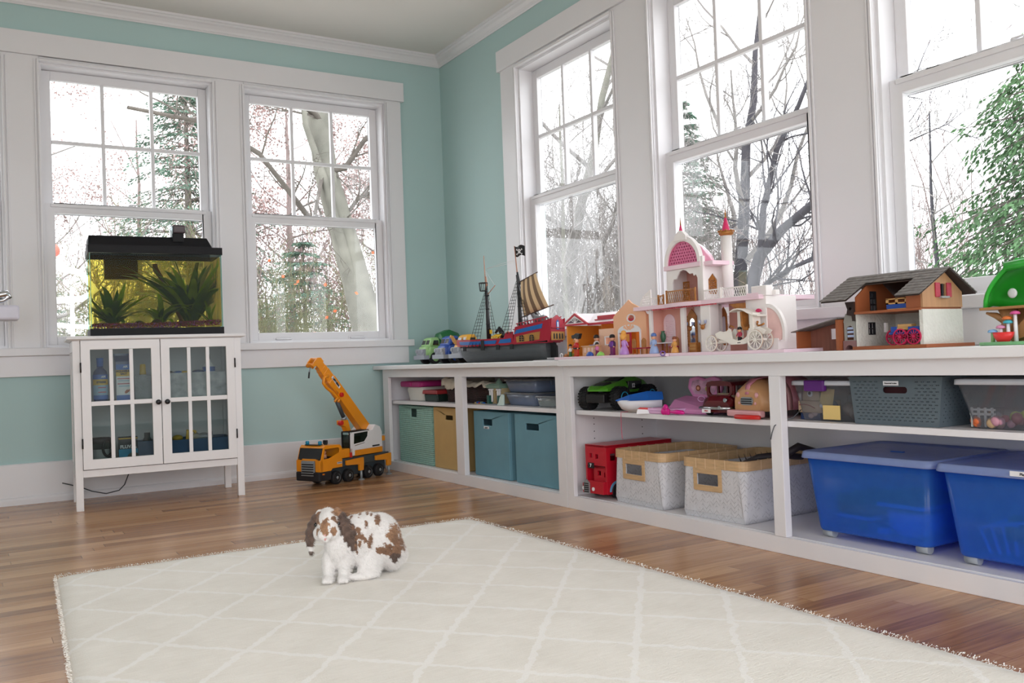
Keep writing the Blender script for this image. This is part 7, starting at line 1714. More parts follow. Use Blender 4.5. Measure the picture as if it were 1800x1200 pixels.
for a in (-62, -32, 0, 32, 62):
    l = 0.021 if abs(a) < 40 else 0.026; g.at(gc, -0.0133, 0.140, ry=R(a)); g.box(-0.0012, -0.001, 0, 0.0012, 0.001, l)
g.M = Matrix.Identity(4); g.prism(circ(gc, 0.14, 0.006, 8, 0, pi), 'y', -0.0148, -0.012); g.obj('fan_window', dh)
g = G().mat(PKW); g.prism(rect(L_(-2.142), 0.0, L_(-2.246), 0.107), 'y', -0.002, 0.004, [rect(L_(-2.185), 0.045, L_(-2.232), 0.072)[::-1]]); g.box(L_(-2.142), 0.004, 0, L_(-2.142) + 0.004, 0.06, 0.107); g.obj('kitchen_wall', dh)
g = G().mat(WHT); g.prism(rect(L_(-2.180), 0.041, L_(-2.236), 0.076), 'y', -0.0045, -0.0015, [rect(L_(-2.185), 0.045, L_(-2.232), 0.072)[::-1]]); g.obj('serving_hatch', dh)
g = G().mat(HRED); g.box(L_(-2.206), 0.006, 0.045, L_(-2.232), 0.008, 0.072); g.obj('red_curtain', dh)
g = G().mat(WHT); g.prism(rect(L_(-2.046), 0.003, L_(-2.072), 0.085), 'y', 0.158, 0.1635, [rect(L_(-2.050), 0.003, L_(-2.070), 0.08)[::-1]]); g.obj('inner_door_frame', dh)
# peach front with arched red door
fa, fb, fc = L_(-2.252), L_(-2.452), L_(-2.350)
g = G().mat(PEACH)
g.prism([(fa, 0.0), (fb, 0.0), (fb, 0.150), (fb - 0.012, 0.168), (fc + 0.018, 0.198), (fc, 0.212), (fc - 0.022, 0.198), (fa + 0.012, 0.160), (fa, 0.150)], 'y', -0.012, -0.006,
        [rect(L_(-2.290), 0.003, L_(-2.414), 0.086)[::-1], [(p[0], p[1]) for p in circ(L_(-2.364), 0.14, 0.021, 16, ry=0.0125)][::-1]])
g.box(fb - 0.004, -0.006, 0, fb, 0.12, 0.15); g.obj('peach_front', dh, bev=0.001)
g = G().mat(WHT)
g.prism([(L_(-2.283), 0.0), (L_(-2.421), 0.0), (L_(-2.421), 0.090)] + circ((L_(-2.283) + L_(-2.421)) / 2, 0.090, 0.069, 14, 0, pi, ry=0.026)[1:], 'y', -0.0165, -0.0118, [rect(L_(-2.290), -0.0, L_(-2.414), 0.086)[::-1]] )
df = g.obj('door_surround', dh)
g = G().mat(PEACH); mx_ = (L_(-2.283) + L_(-2.421)) / 2
for k in range(5): g.at(mx_, -0.0175, 0.0915, ry=R(-60 + 30 * k)); g.prism([(-0.001, 0.006), (0.001, 0.006), (0.006, 0.019 + 0.016 * abs(k - 2) / 2), (-0.006, 0.019 + 0.016 * abs(k - 2) / 2)], 'y', 0, 0.001)
g.obj('fanlight_panes', df)
g = G().mat(HRED); g.box(L_(-2.290), -0.008, 0.003, L_(-2.352), -0.004, 0.086); d_ = g.obj('red_door', dh)
g = G().mat(ORW); g.box(L_(-2.298), -0.0088, 0.05, L_(-2.318), -0.0078, 0.08); g.box(L_(-2.324), -0.0088, 0.05, L_(-2.344), -0.0078, 0.08); g.obj('door_panels', d_)
g = G().mat(ORW); g.box(L_(-2.352), 0.02, 0.003, L_(-2.40), 0.024, 0.086); g.mat(P('dark_brown_panel', '7a4a30', 0.6)).box(L_(-2.40), 0.03, 0.003, L_(-2.42), 0.034, 0.086); g.obj('hall_wall', dh)
g = G().mat(WHT); g.prism(circ(L_(-2.364), 0.14, 0.026, 18, ry=0.0165), 'y', -0.0145, -0.0118, [circ(L_(-2.364), 0.14, 0.021, 18, ry=0.0125)[::-1]]); ov = g.obj('oval_window_frame', dh)
g = G().mat(HRED); g.prism([(p[0], p[1]) for p in circ(L_(-2.364), 0.138, 0.0205, 16, pi * 0.92, 2 * pi, ry=0.0115)], 'y', -0.0105, -0.0085); g.obj('oval_curtain', ov)
# pale pink base plates under house and castle
for y0, y1, x0, lab in ((-1.95, -2.385, -0.515, 'pale pink base plate under the orange dollhouse'), (-2.39, -2.665, -0.53, 'pale pink base plate in the middle, jutting over the worktop edge'), (-2.67, -3.185, -0.515, 'pale pink base plate under the castle and the white carriage')):
    t = rt('base_plate', lab, 'base plate', x0, (y0 + y1) / 2, ZR); w = (y0 - y1) / 2
    g = G().mat(PKP); g.box(-w, 0, 0, w, 0.33 if y0 > -2.5 else 0.32, 0.0103)
    for k in range(int(2 * w / 0.025)): g.cyl((-w + 0.0125 + k * 0.025, -0.0004, 0.005), (-w + 0.0125 + k * 0.025, 0, 0.005), 0.0016, n=8)
    g.obj('plate', t, bev=0.001)
ZB = ZR + 0.0106
# ------------------------------------------------------------------ castle
CWH = P('castle_white', 'ece8e6', 0.4, var=0.02); CPNK = P('castle_pale_pink', 'ecd0dc', 0.4, var=0.02); CPCH = P('castle_peach_wall', 'e0a898', 0.5, var=0.04); DPK = P('dome_pink', 'cc5c88', 0.35, var=0.06); HPK = P('spire_hot_pink', 'd43068', 0.35)
CGD = P('castle_gold', 'a86c30', 0.4, metal=0.25, var=0.2, vs=60)
def lattice_panel(g, pts, y0, y1, n, m, x0, x1, z0, z1, r):
    holes = []
    for i in range(n):
        for j in range(m):
            cx = x0 + (x1 - x0) * (i + 0.5 + (0.5 if j % 2 else 0)) / (n + 0.5); cz = z0 + (z1 - z0) * (j + 0.5) / m
            holes.append(circ(cx, cz, r, 5)[::-1])
    g.prism(pts, 'y', y0, y1, holes)
CY = 2.80
cs_ = ct('toy_castle', 'white and pink toy castle with a pink lattice dome and gold balcony', 'toy castle', -0.45, -CY, ZB)
K = lambda y: -y - CY
z_ = 0.162                                               # underside of the upper floor, above the plate
g = G().mat(CWH)
g.box(K(-2.488), 0.0, 0, K(-2.502), 0.012, z_); g.box(K(-2.660), 0.0, 0, K(-2.680), 0.014, z_); g.box(K(-2.775), -0.012, 0, K(-2.822), 0.03, z_)
g.box(K(-2.668), 0.06, 0, K(-2.80), 0.068, z_)
g.box(K(-2.90), 0.10, 0, K(-2.975), 0.108, z_); g.box(K(-2.974), 0.0, 0, K(-3.062), 0.02, 0.172); g.box(K(-3.054), 0.02, 0, K(-3.062), 0.14, 0.172)
g.box(K(-3.003), -0.002, 0.172, K(-3.066), 0.03, 0.205); g.box(K(-3.062), 0.03, 0.172, K(-3.076), 0.05, 0.19)
g.obj('ground_walls', cs_, bev=0.002)
g = G().mat(CPCH); g.prism(rect(K(-2.498), 0, K(-2.668), z_), 'y', 0.062, 0.067, [arch(K(-2.507), K(-2.563), 0.03, 0.14, 10)[::-1]]); g.box(K(-2.492), 0.005, 0, K(-2.498), 0.067, z_); g.box(K(-2.80), 0.10, 0, K(-2.98), 0.104, z_); g.obj('peach_back_walls', cs_)
g = G().mat(P('castle_window_lattice', 'f4dce4', 0.4)); hs_ = []
random.seed(8)
lattice_panel(g, arch(K(-2.504), K(-2.566), 0.026, 0.144, 12), 0.058, 0.0615, 6, 12, K(-2.514), K(-2.558), 0.034, 0.12, 0.0022); g.obj('lattice_window', cs_)
g = G().mat(CPNK)
g.box(K(-2.425), -0.02, z_, K(-3.052), 0.24, z_ + 0.014); g.prism([(K(-2.60), -0.02)] + [(K(-2.60) + (K(-2.79) - K(-2.60)) * k / 10, -0.02 - 0.022 * sin(pi * k / 10)) for k in range(11)] + [(K(-2.79), -0.02)], 'z', z_ + 0.0, z_ + 0.014)
g.box(K(-3.0), -0.021, z_ + 0.006, K(-3.05), -0.0195, z_ + 0.02); g.obj('upper_floor', cs_, bev=0.001)
g = G().mat(P('red_filigree', 'c84858', 0.5, var=0.3, vs=60))
for k in range(26): g.box(K(-2.53) + k * 0.0128, -0.018, z_ - 0.004, K(-2.53) + k * 0.0128 + 0.009, -0.015, z_)
g.obj('red_fringe', cs_)
# upper tower
a, b = K(-2.597), K(-2.778); zt = z_ + 0.014; zT = 0.296
am = (a + b) / 2
g = G().mat(CWH)
opn = [(a + 0.03, zt), (b - 0.022, zt), (b - 0.022, 0.258), (b - 0.03, 0.270), (b - 0.04, 0.266), (b - 0.045, 0.276), (b - 0.06, 0.274), (am + 0.012, 0.288), (am - 0.004, 0.292), (am - 0.02, 0.288), (a + 0.055, 0.272), (a + 0.05, 0.262), (a + 0.036, 0.262), (a + 0.03, 0.25)]
g.prism(rect(a, zt, b, zT), 'y', 0.0, 0.006, [opn[::-1]])
g.prism(rect(0.006, zt, 0.10, zT), 'x', b - 0.006, b, [[(0.03, 0.2), (0.072, 0.2), (0.072, 0.25), (0.06, 0.262), (0.051, 0.272), (0.042, 0.262), (0.03, 0.25)][::-1]])
g.box(a, 0.006, zt, a + 0.006, 0.10, zT); g.box(b - 0.002, -0.006, zt, b + 0.012, 0.006, 0.33); g.box(b + 0.0, 0.085, zt, b + 0.02, 0.105, zT)
tw = g.obj('tower_walls', cs_, bev=0.001)
g = G().mat(CPCH); g.prism(rect(a + 0.006, zt, b - 0.006, zT), 'y', 0.092, 0.097, [arch(am + 0.012, am + 0.062, 0.198, 0.255, 10)[::-1]]); g.obj('tower_back_wall', tw)
g = G().mat(P('castle_pink_glass', 'f6d4e0', 0.3)); g.prism(arch(am + 0.012, am + 0.062, 0.198, 0.255, 10), 'y', 0.088, 0.0915); g.obj('arched_window', tw)
g = G().mat(CGD)
lattice_panel(g, [(0.032, 0.2), (0.070, 0.2), (0.070, 0.248), (0.06, 0.26), (0.051, 0.27), (0.042, 0.26), (0.032, 0.248)], b - 0.0035, b - 0.0015, 4, 7, 0.034, 0.068, 0.203, 0.25, 0.0028)
# the panel above is drawn in (y,z): turn it onto the side wall
g.v = [(v[1], v[0], v[2]) for v in g.v]
g.obj('gold_side_window', tw)
g = G().mat(CGD); lattice_panel(g, rect(a + 0.03, zt + 0.012, a + 0.062, 0.255), 0.05, 0.052, 3, 8, a + 0.032, a + 0.06, zt + 0.015, 0.25, 0.0032); g.obj('gold_screen', tw)
g = G().mat(CPNK); g.box(a - 0.006, -0.008, zT, b + 0.002, 0.102, zT + 0.016); g.box(b, 0.0, zT, b + 0.055, 0.10, zT + 0.014); g.obj('tower_cornice', tw, bev=0.001)
zc, rx_, rz_ = zT + 0.016, (b - a) / 2 - 0.006, 0.088
o_ = circ(am, zc, rx_ + 0.008, 24, 0, pi, ry=rz_ + 0.012); i_ = circ(am, zc, rx_ - 0.006, 24, 0, pi, ry=rz_ - 0.008)
g = G().mat(CWH); g.prism(o_ + i_[::-1], 'y', -0.008, 0.01); g.prism([(am - 0.032, zc + rz_ - 0.004), (am + 0.032, zc + rz_ - 0.006), (am + 0.028, zc + rz_ + 0.012), (am + 0.012, zc + rz_ + 0.026), (am, zc + rz_ + 0.03), (am - 0.012, zc + rz_ + 0.026), (am - 0.028, zc + rz_ + 0.012)], 'y', -0.012, 0.006); g.obj('dome_arch', tw, bev=0.002)
g = G().mat(DPK)
hs2 = []
for j in range(7):
    for i in range(13):
        x = am - rx_ + 0.012 + i * 0.0125 + (0.006 if j % 2 else 0); z = zc + 0.008 + j * 0.0105
        if ((x - am) / (rx_ - 0.014)) ** 2 + ((z - zc) / (rz_ - 0.014)) ** 2 < 1: hs2.append(circ(x, z, 0.0033, 6)[::-1])
g.prism(i_, 'y', 0.0, 0.004, hs2); g.obj('dome_lattice', tw)
g = G().mat(P('dome_hollow_shade', '58102e', 0.6)); g.prism([(am + (x - am) * 0.98, zc + (z - zc) * 0.98) for x, z in i_], 'y', 0.02, 0.022); g.obj('dome_shade_panel', tw)  # added dark sheet: shade of the hollow dome painted behind the lattice holes
g = G().mat(P('dome_gloss_pink', 'e49ab4', 0.2, coat=0.5))
rws = []
for k in range(7):
    t_ = k / 6; yy = 0.012 + 0.088 * sin(t_ * pi / 2); sc = cos(t_ * pi / 2) * 0.97 + 0.03
    rws.append([(am + (x - am) * (0.55 + 0.45 * sc), yy, zc + (z - zc) * sc) for x, z in circ(am, zc, rx_ - 0.002, 20, 0, pi, ry=rz_ - 0.004)])
g.sheet(rws); g.obj('dome_shell', tw, solid=0.002)
g = G().mat(CWH); g.tube([(r[14][0], r[14][1], r[14][2] + 0.001) for r in rws], 0.004, 6); g.tube([(r[18][0], r[18][1], r[18][2] + 0.001) for r in rws], 0.004, 6); g.obj('dome_ribs', tw)
g = G().mat(HPK); zs = zc + rz_ + 0.026; g.cyl((am - 0.006, 0, zs), (am - 0.006, 0, zs + 0.024), 0.0075, 0.0025, 14); sp = g.obj('small_spire', tw); g = G().mat(CGD); g.cyl((am - 0.006, 0, zs + 0.024), (am - 0.006, 0, zs + 0.05), 0.0028, 0.0006, 8); g.obj('gold_tip', sp)
# turret
tx, ty, tr2 = b + 0.038, 0.085, 0.0185
g = G().mat(CWH); g.lathe([(tr2, zt), (tr2, 0.40), (0, 0.40)], 24, (tx, ty, 0)); tt_ = g.obj('turret', cs_)
g = G().mat(CGD); g.lathe([(tr2, 0.398), (tr2 + 0.006, 0.403), (tr2 + 0.008, 0.414), (tr2 + 0.001, 0.412), (tr2 - 0.004, 0.404)], 24, (tx, ty, 0), cap=False)
for k in range(8): q = 2 * pi * k / 8; g.sph((tx + (tr2 + 0.006) * cos(q), ty + (tr2 + 0.006) * sin(q), 0.414), 0.0045, 8, 6)
g.obj('gold_crown', tt_)
g = G().mat(HPK); g.lathe([(0.0155, 0.410), (0.014, 0.418), (0.004, 0.46), (0, 0.461)], 20, (tx, ty, 0)); g.obj('turret_spire', tt_)
g = G().mat(CGD); g.lathe([(0.004, 0.459), (0.0045, 0.463), (0.002, 0.466), (0.003, 0.474), (0.0005, 0.49)], 10, (tx, ty, 0)); g.obj('gold_tip', tt_)
# balustrades
def balus(g, x0, x1, y, z0, z1, m):
    g.mat(m); g.box(x0, y - 0.002, z0, x1, y + 0.002, z0 + 0.003); g.box(x0, y - 0.0028, z1 - 0.004, x1, y + 0.0028, z1)
    n = max(2, int((x1 - x0) / 0.010))
    for k in range(n):
        xa = x0 + (x1 - x0) * k / n; xb = x0 + (x1 - x0) * (k + 1) / n
        g.tube([(xa, y, z0 + 0.002), (xb, y, z1 - 0.003)], 0.0011, 4, cap=False); g.tube([(xb, y, z0 + 0.002), (xa, y, z1 - 0.003)], 0.0011, 4, cap=False)
    g.box(x0 - 0.0025, y - 0.0025, z0, x0 + 0.0025, y + 0.0025, z1 + 0.003); g.box(x1 - 0.0025, y - 0.0025, z0, x1 + 0.0025, y + 0.0025, z1 + 0.003)
for x0, x1, y, zz, m in ((a + 0.03, b - 0.004, -0.03, 0.044, CGD), (a - 0.036, a - 0.008, -0.012, 0.034, CGD), (b + 0.022, b + 0.10, -0.014, 0.034, CWH), (b + 0.105, b + 0.215, -0.010, 0.034, CWH), (K(-2.505), a - 0.04, 0.0, 0.030, CWH)):
    g = G(); balus(g, x0, x1, y, zt, zt + zz, m); g.obj('balustrade', cs_, fixn=False)
g = G().mat(CWH); lattice_panel(g, [(K(-2.438), zt), (K(-2.505), zt), (K(-2.505), zt + 0.062), (K(-2.498), zt + 0.06), (K(-2.462), zt + 0.04), (K(-2.442), zt + 0.018)], 0.0, 0.004, 5, 4, K(-2.455), K(-2.50), zt + 0.006, zt + 0.042, 0.0028); g.obj('corner_lattice', cs_)
# mirrors, wall lamps
for y0, y1, yy, nm in ((-2.636, -2.684, 0.058, 1), (-2.765, -2.795, 0.095, 2)):
    g = G().mat(CGD); aa, bb = K(y0), K(y1); w_ = (bb - aa)
    out = [(aa, 0.02), (bb, 0.02), (bb + 0.001, 0.08), (bb, 0.128), (bb - w_ * 0.2, 0.142), ((aa + bb) / 2, 0.155), (aa + w_ * 0.2, 0.142), (aa, 0.128), (aa - 0.001, 0.08)]
    g.prism(out, 'y', yy - 0.003, yy, [arch(aa + w_ * 0.2, bb - w_ * 0.2, 0.034, 0.122, 8)[::-1]])
    for k in range(11): g.sph((aa, yy - 0.003, 0.03 + k * 0.0098), 0.0028, 6, 4); g.sph((bb, yy - 0.003, 0.03 + k * 0.0098), 0.0028, 6, 4)
    f_ = g.obj('gold_mirror_frame', cs_)
    g = G().mat(P('toy_mirror', 'c8ccd0', 0.08, metal=1.0, var=0.02)); g.prism(arch(aa + w_ * 0.2, bb - w_ * 0.2, 0.034, 0.122, 8), 'y', yy - 0.0012, yy - 0.0002); g.obj('mirror_glass', f_)
for xx, yy in ((K(-2.793), -0.02), (K(-2.665), 0.04)):
    g = G().mat(CGD); g.sph((xx, yy, 0.085), 0.009, 10, 7, ry=0.7); g.tube([(xx - 0.014, yy, 0.096), (xx, yy, 0.084), (xx + 0.014, yy, 0.096)], 0.0022, 6); wl = g.obj('wall_lamp', cs_)
    for s in (-1, 1): g = G().mat(P('lilac_clear', 'a8b0d0', 0.3)); g.cyl((xx + s * 0.014, yy, 0.096), (xx + s * 0.015, yy, 0.108), 0.0035, 0.005, 8); g.obj('lamp_cup', wl)
# arched side wing
g = G().mat(CWH); oo = circ(K(-3.062), 0.05, 0.072, 16, -0.25, pi / 2, ry=0.095); ii = circ(K(-3.062), 0.05, 0.062, 16, -0.25, pi / 2, ry=0.083); g.prism(oo + ii[::-1], 'y', 0.0, 0.012); g.box(K(-3.062), 0.0, 0, K(-3.105), 0.012, 0.035); g.obj('arched_wing', cs_)
g = G().mat(P('fan_pink_cream', 'ecc8c4', 0.4, var=0.1, vs=20)); g.prism(circ(K(-3.062), 0.05, 0.062, 16, -0.25, pi / 2, ry=0.083) + [(K(-3.062), 0.03)], 'y', 0.004, 0.007); g.obj('wing_panel', cs_)
g = G().mat(CGD); g.prism([(K(-2.905), 0.155), (K(-2.975), 0.155), (K(-2.975), 0.118), (K(-2.945), 0.128), (K(-2.93), 0.14)], 'y', -0.004, 0.0); g.v = g.v; g.obj('gold_bracket', cs_)

# ------------------------------------------------------------------ carriage
IV = P('ivory_carriage', 'ece8e0', 0.35, var=0.02)
ca = rt('toy_carriage', 'ivory toy carriage with spoked wheels and a gold seat, in front of the castle', 'toy carriage', -0.507, -2.965, ZB)
J = lambda y: -y - 2.965
def spoked(parent, cx, y, r, th, m, n=10, name='wheel', zc=None, rimm=None):
    zc = r if zc is None else zc; g = G().mat(m)
    g.prism(circ(cx, zc, r, 28), 'y', y, y + th, [circ(cx, zc, r * 0.86, 28)[::-1]])
    for k in range(n):
        q = 2 * pi * k / n; g.tube([(cx + 0.12 * r * cos(q), y + th / 2, zc + 0.12 * r * sin(q)), (cx + 0.88 * r * cos(q), y + th / 2, zc + 0.88 * r * sin(q))], r * 0.05, 5)
    g.cyl((cx, y - th * 0.4, zc), (cx, y + th * 1.4, zc), r * 0.17, n=12)
    w = g.obj(name, parent)
    g = G().mat(rimm or CGD); g.tube([(cx + r * 1.005 * cos(q), y + th / 2, zc + r * 1.005 * sin(q)) for q in [2 * pi * k / 28 for k in range(29)]], r * 0.025, 5, cap=False); g.obj('rim_line', w)
for cx, r in ((J(-2.868), 0.027), (J(-3.062), 0.032)):
    for y in (0.0, 0.046): spoked(ca, cx, y, r, 0.004, IV)
g = G().mat(IV)
pr_ = [(J(-2.878), 0.058), (J(-2.90), 0.066), (J(-2.93), 0.062), (J(-2.94), 0.072), (J(-2.95), 0.07), (J(-2.955), 0.04), (J(-2.975), 0.032), (J(-3.0), 0.034), (J(-3.018), 0.044), (J(-3.03), 0.07), (J(-3.075), 0.072), (J(-3.10), 0.06), (J(-3.09), 0.05), (J(-3.045), 0.046), (J(-3.03), 0.026), (J(-3.0), 0.020), (J(-2.95), 0.020), (J(-2.92), 0.034), (J(-2.885), 0.044)]
g.prism(pr_, 'y', 0.010, 0.014); g.prism(pr_, 'y', 0.036, 0.040); g.box(J(-2.89), 0.014, 0.03, J(-3.08), 0.036, 0.036); g.obj('carriage_body', ca, bev=0.001)
g = G().mat(IV)
g.loft([[(x, y, z) for y in (0.002, 0.048)] + [(x, y, z - 0.004) for y in (0.048, 0.002)] for x, z in ((J(-2.955), 0.128), (J(-2.97), 0.134), (J(-2.99), 0.136), (J(-3.01), 0.132), (J(-3.03), 0.122), (J(-3.05), 0.114), (J(-3.075), 0.110))]); g.box(J(-3.035), 0.008, 0.06, J(-3.05), 0.042, 0.118); g.box(J(-2.972), 0.02, 0.04, J(-2.988), 0.03, 0.128); g.obj('canopy', ca, bev=0.001)
g = G().mat(CGD); g.prism([(J(-2.993), 0.125), (J(-3.002), 0.125), (J(-3.003), 0.085), (J(-3.012), 0.074), (J(-3.022), 0.075), (J(-3.024), 0.064), (J(-3.005), 0.064), (J(-2.995), 0.08)], 'y', 0.010, 0.040); g.obj('gold_seat', ca, bev=0.002)
g = G().mat(CGD); g.tube([(J(-3.055), 0.02, 0.084), (J(-3.06), 0.02, 0.076), (J(-3.075), 0.02, 0.078), (J(-3.085), 0.02, 0.082)], 0.003, 6); g.tube([(J(-2.935), 0.02, 0.076), (J(-2.94), 0.02, 0.083), (J(-2.955), 0.02, 0.076)], 0.0025, 6); g.sph((J(-3.058), 0.02, 0.088), 0.004, 8, 5); g.obj('gold_ornaments', ca)
g = G().mat(IV); g.cyl((J(-2.868), 0.0, 0.027), (J(-2.868), 0.05, 0.027), 0.003, n=8); g.cyl((J(-3.062), 0.0, 0.032), (J(-3.062), 0.05, 0.032), 0.003, n=8); g.box(J(-2.868), 0.022, 0.026, J(-3.062), 0.028, 0.032); g.obj('axles', ca)
g = G().mat(HPK); g.prism(circ(J(-3.035), 0.118, 0.014, 12, 0.3, pi), 'y', 0.05, 0.052); g.obj('pink_shell', ca)

# ------------------------------------------------------------------ toy people
SKIN = P('toy_skin', 'e0a888', 0.5)
def figure(nm, lab, x, y, z, top, legs, hair, h=0.072, rz=0.0, extra=None, skirt=None, group=None):
    t = rt(nm, lab, 'toy figure', x, y, z, rz); s = h / 0.072
    def A(m, f, n, **k): g = G().mat(m); f(g); g.v = [(p[0] * s, p[1] * s, p[2] * s) for p in g.v]; return g.obj(n, t, **k)
    if skirt:
        A(skirt, lambda g: g.lathe([(0.019, 0), (0.02, 0.004), (0.016, 0.018), (0.0085, 0.033)], 16, (0, 0, 0), 1, 0.85), 'skirt')
    else:
        A(legs, lambda g: (g.box(-0.0095, -0.005, 0, -0.0008, 0.005, 0.03), g.box(0.0008, -0.005, 0, 0.0095, 0.005, 0.03), g.box(-0.0095, -0.009, 0, -0.0008, 0.0, 0.004), g.box(0.0008, -0.009, 0, 0.0095, 0.0, 0.004)), 'legs', bev=0.001)
    A(top, lambda g: g.lathe([(0.0095, 0.029), (0.0098, 0.034), (0.0105, 0.047), (0.007, 0.052), (0, 0.052)], 14, (0, 0, 0), 1, 0.7), 'torso')
    for q in (-1, 1):
        A(top, lambda g: g.tube([(q * 0.0105, 0, 0.048), (q * 0.0145, -0.002, 0.040), (q * 0.015, -0.005, 0.032)], [0.0034, 0.003, 0.0028], 8), 'arm')
    A(SKIN, lambda g: (g.lathe([(0.0045, 0.051), (0.0085, 0.054), (0.0095, 0.060), (0.0085, 0.067), (0.003, 0.071), (0, 0.071)], 14), g.sph((-0.015, -0.006, 0.03), 0.003, 8, 5), g.sph((0.015, -0.006, 0.03), 0.003, 8, 5)), 'head')
    A(INK, lambda g: (g.sph((-0.0032, -0.0088, 0.062), 0.0011, 6, 4), g.sph((0.0032, -0.0088, 0.062), 0.0011, 6, 4)), 'face_marks')
    if hair: A(hair, lambda g: (g.lathe([(0.0102, 0.0625), (0.0108, 0.067), (0.0085, 0.073), (0.003, 0.0755), (0, 0.0755)], 14), g.loft([[(-0.0102, 0.0, 0.063), (0, 0.0102, 0.063), (0.0102, 0.0, 0.063), (0, 0.006, 0.063)], [(-0.0098, 0.001, 0.055), (0, 0.0105, 0.054), (0.0098, 0.001, 0.055), (0, 0.006, 0.054)]], smooth=False)), 'hair')
    if extra: extra(A)
    return t
HB = P('dark_brown_hair', '3c2418', 0.5); HK = P('black_hair', '1c1818', 0.4); HBL = P('blonde_hair', 'e8a850', 0.45); LAV = P('lavender_dress', 'c090d8', 0.35, var=0.08)
figure('toy_child', 'small toy boy in white top and green shorts, left front of the dollhouse', -0.470, -2.005, ZB, WHT, P('green_shorts', '2c6a34', 0.5), HB, 0.050)
def pir(A):
    A(P('black_hat', '1c1c20', 0.5), lambda g: (g.prism([(-0.022, 0.068), (-0.004, 0.066), (0.02, 0.066), (0.03, 0.086), (0.016, 0.083), (0.006, 0.088), (-0.008, 0.082), (-0.024, 0.08)], 'y', -0.006, 0.008),), 'pirate_hat', bev=0.002)
    A(GOLD, lambda g: g.sph((0.0, -0.009, 0.058), 0.005, 8, 5), 'beard')
    A(ORANGE, lambda g: [g.box(-0.009 + k * 0.0045, -0.0056, 0.004, -0.0075 + k * 0.0045, -0.0048, 0.03) for k in range(5)], 'trouser_stripes')
    A(INK, lambda g: g.box(-0.011, -0.0085, 0.028, 0.011, 0.0085, 0.033), 'belt')
figure('toy_pirate', 'toy pirate with black hat, red shirt and orange striped trousers in front of the dollhouse', -0.485, -2.07, ZB, REDP, P('red_trousers', 'b83828', 0.5), None, 0.078, extra=pir)
figure('toy_shopkeeper', 'black-haired toy woman in white standing behind the tan counter', -0.438, -2.145, ZB + 0.004, WHT, WHT, HK, 0.078)
figure('toy_girl', 'small toy girl in pink top and purple shorts, right of the tan counter', -0.480, -2.203, ZB, P('pink_top', 'd878b0', 0.5), P('plum_shorts', '8c2460', 0.5), HK, 0.052)
def sack(A): A(P('purple_sash', '6a3090', 0.4), lambda g: g.lathe([(0.0115, 0.03), (0.012, 0.045), (0.008, 0.05)], 12, cap=False), 'purple_vest')
figure('toy_knight', 'toy figure in purple and black standing before the red dollhouse door', -0.470, -2.29, ZB, P('dark_purple', '3c2450', 0.4), P('plum_legs', '7a2468', 0.5), HK, 0.078, extra=sack)
def bun(A): A(HBL, lambda g: (g.sph((0, 0.001, 0.078), 0.010, 12, 8), g.sph((0, 0.004, 0.064), 0.0118, 12, 8)), 'piled_hair')
figure('toy_princess', 'toy princess with piled blonde hair and a lavender gown, right of the dollhouse door', -0.488, -2.385, ZB, LAV, LAV, HBL, 0.076, rz=R(180), extra=bun, skirt=LAV)
figure('toy_lady', 'toy lady in a pale blue gown with blue hat in the lower castle room', -0.49, -2.56, ZB, P('pale_blue_gown', '9ab0dc', 0.4), WHT, P('blue_hat', '5878b8', 0.4), 0.072, skirt=P('pale_blue_gown', '9ab0dc', 0.4))
figure('toy_page', 'small golden toy figure standing before the castle mirror', -0.485, -2.665, ZB, P('golden_dress', 'dca050', 0.4), GOLD, P('auburn', '8a4a30', 0.7), 0.056, skirt=P('golden_dress', 'dca050', 0.4))
figure('toy_coachman', 'toy figure in black and red sitting inside the ivory carriage', -0.492, -2.985, ZB + 0.024, P('carmine', 'a82848', 0.4), INK, HK, 0.05)
# furniture
BG = P('shop_tan', 'dcb088', 0.5)
t = ct('shop_counter', 'tan toy shop counter with small arched ornaments in front of the dollhouse', 'toy furniture', -0.478, -2.145, ZB)
g = G().mat(BG); g.box(-0.045, 0, 0, 0.045, 0.028, 0.038); g.box(-0.05, -0.004, 0.038, 0.05, 0.03, 0.042); g.obj('counter_body', t, bev=0.001)
g = G().mat(P('salmon_ornament', 'ecc8b8', 0.5))
for x in (-0.025, 0.0, 0.025): g.prism(arch(x - 0.006, x + 0.006, 0.014, 0.034, 6), 'y', -0.002, 0.0)
g.obj('front_ornaments', t)
g = G().mat(NAVY); g.prism(circ(0.012, 0.012, 0.022, 16, ry=0.008), 'z', 0.0425, 0.045); g.obj('blue_tray', t)
def chair(lab, y, x=-0.47, rz=0):
    t = ct('toy_chair', lab, 'toy chair', x, y, ZB, rz)
    g = G().mat(CGD); g.prism([(-0.012, 0.024), (0.012, 0.024), (0.013, 0.05), (0.008, 0.056), (0, 0.06), (-0.008, 0.056), (-0.013, 0.05)], 'y', -0.014, -0.011); g.obj('backrest', t, bev=0.001)
    g = G().mat(P('crimson_cushion', 'a82440', 0.6)); g.box(-0.013, -0.012, 0.02, 0.013, 0.014, 0.025); g.obj('seat', t, bev=0.001)
    for a in (-1, 1):
        for b_ in (-1, 1): g = G().mat(CGD); g.box(a * 0.011 - 0.0015, b_ * 0.011 - 0.0015, 0, a * 0.011 + 0.0015, b_ * 0.011 + 0.0015, 0.02); g.obj('leg', t)
chair('gold toy chair with crimson seat right behind the lavender princess', -2.438); chair('gold toy chair with crimson seat at the left end of the castle table', -2.50, -0.475); chair('gold toy chair with crimson seat right of the white castle table', -2.60, -0.43, R(180))
t = ct('toy_table', 'white toy table carrying a green vase in the lower castle room', 'toy furniture', -0.438, -2.535, ZB)
g = G().mat(WHT); g.box(-0.035, 0, 0.036, 0.035, 0.04, 0.040); g.obj('tabletop', t)
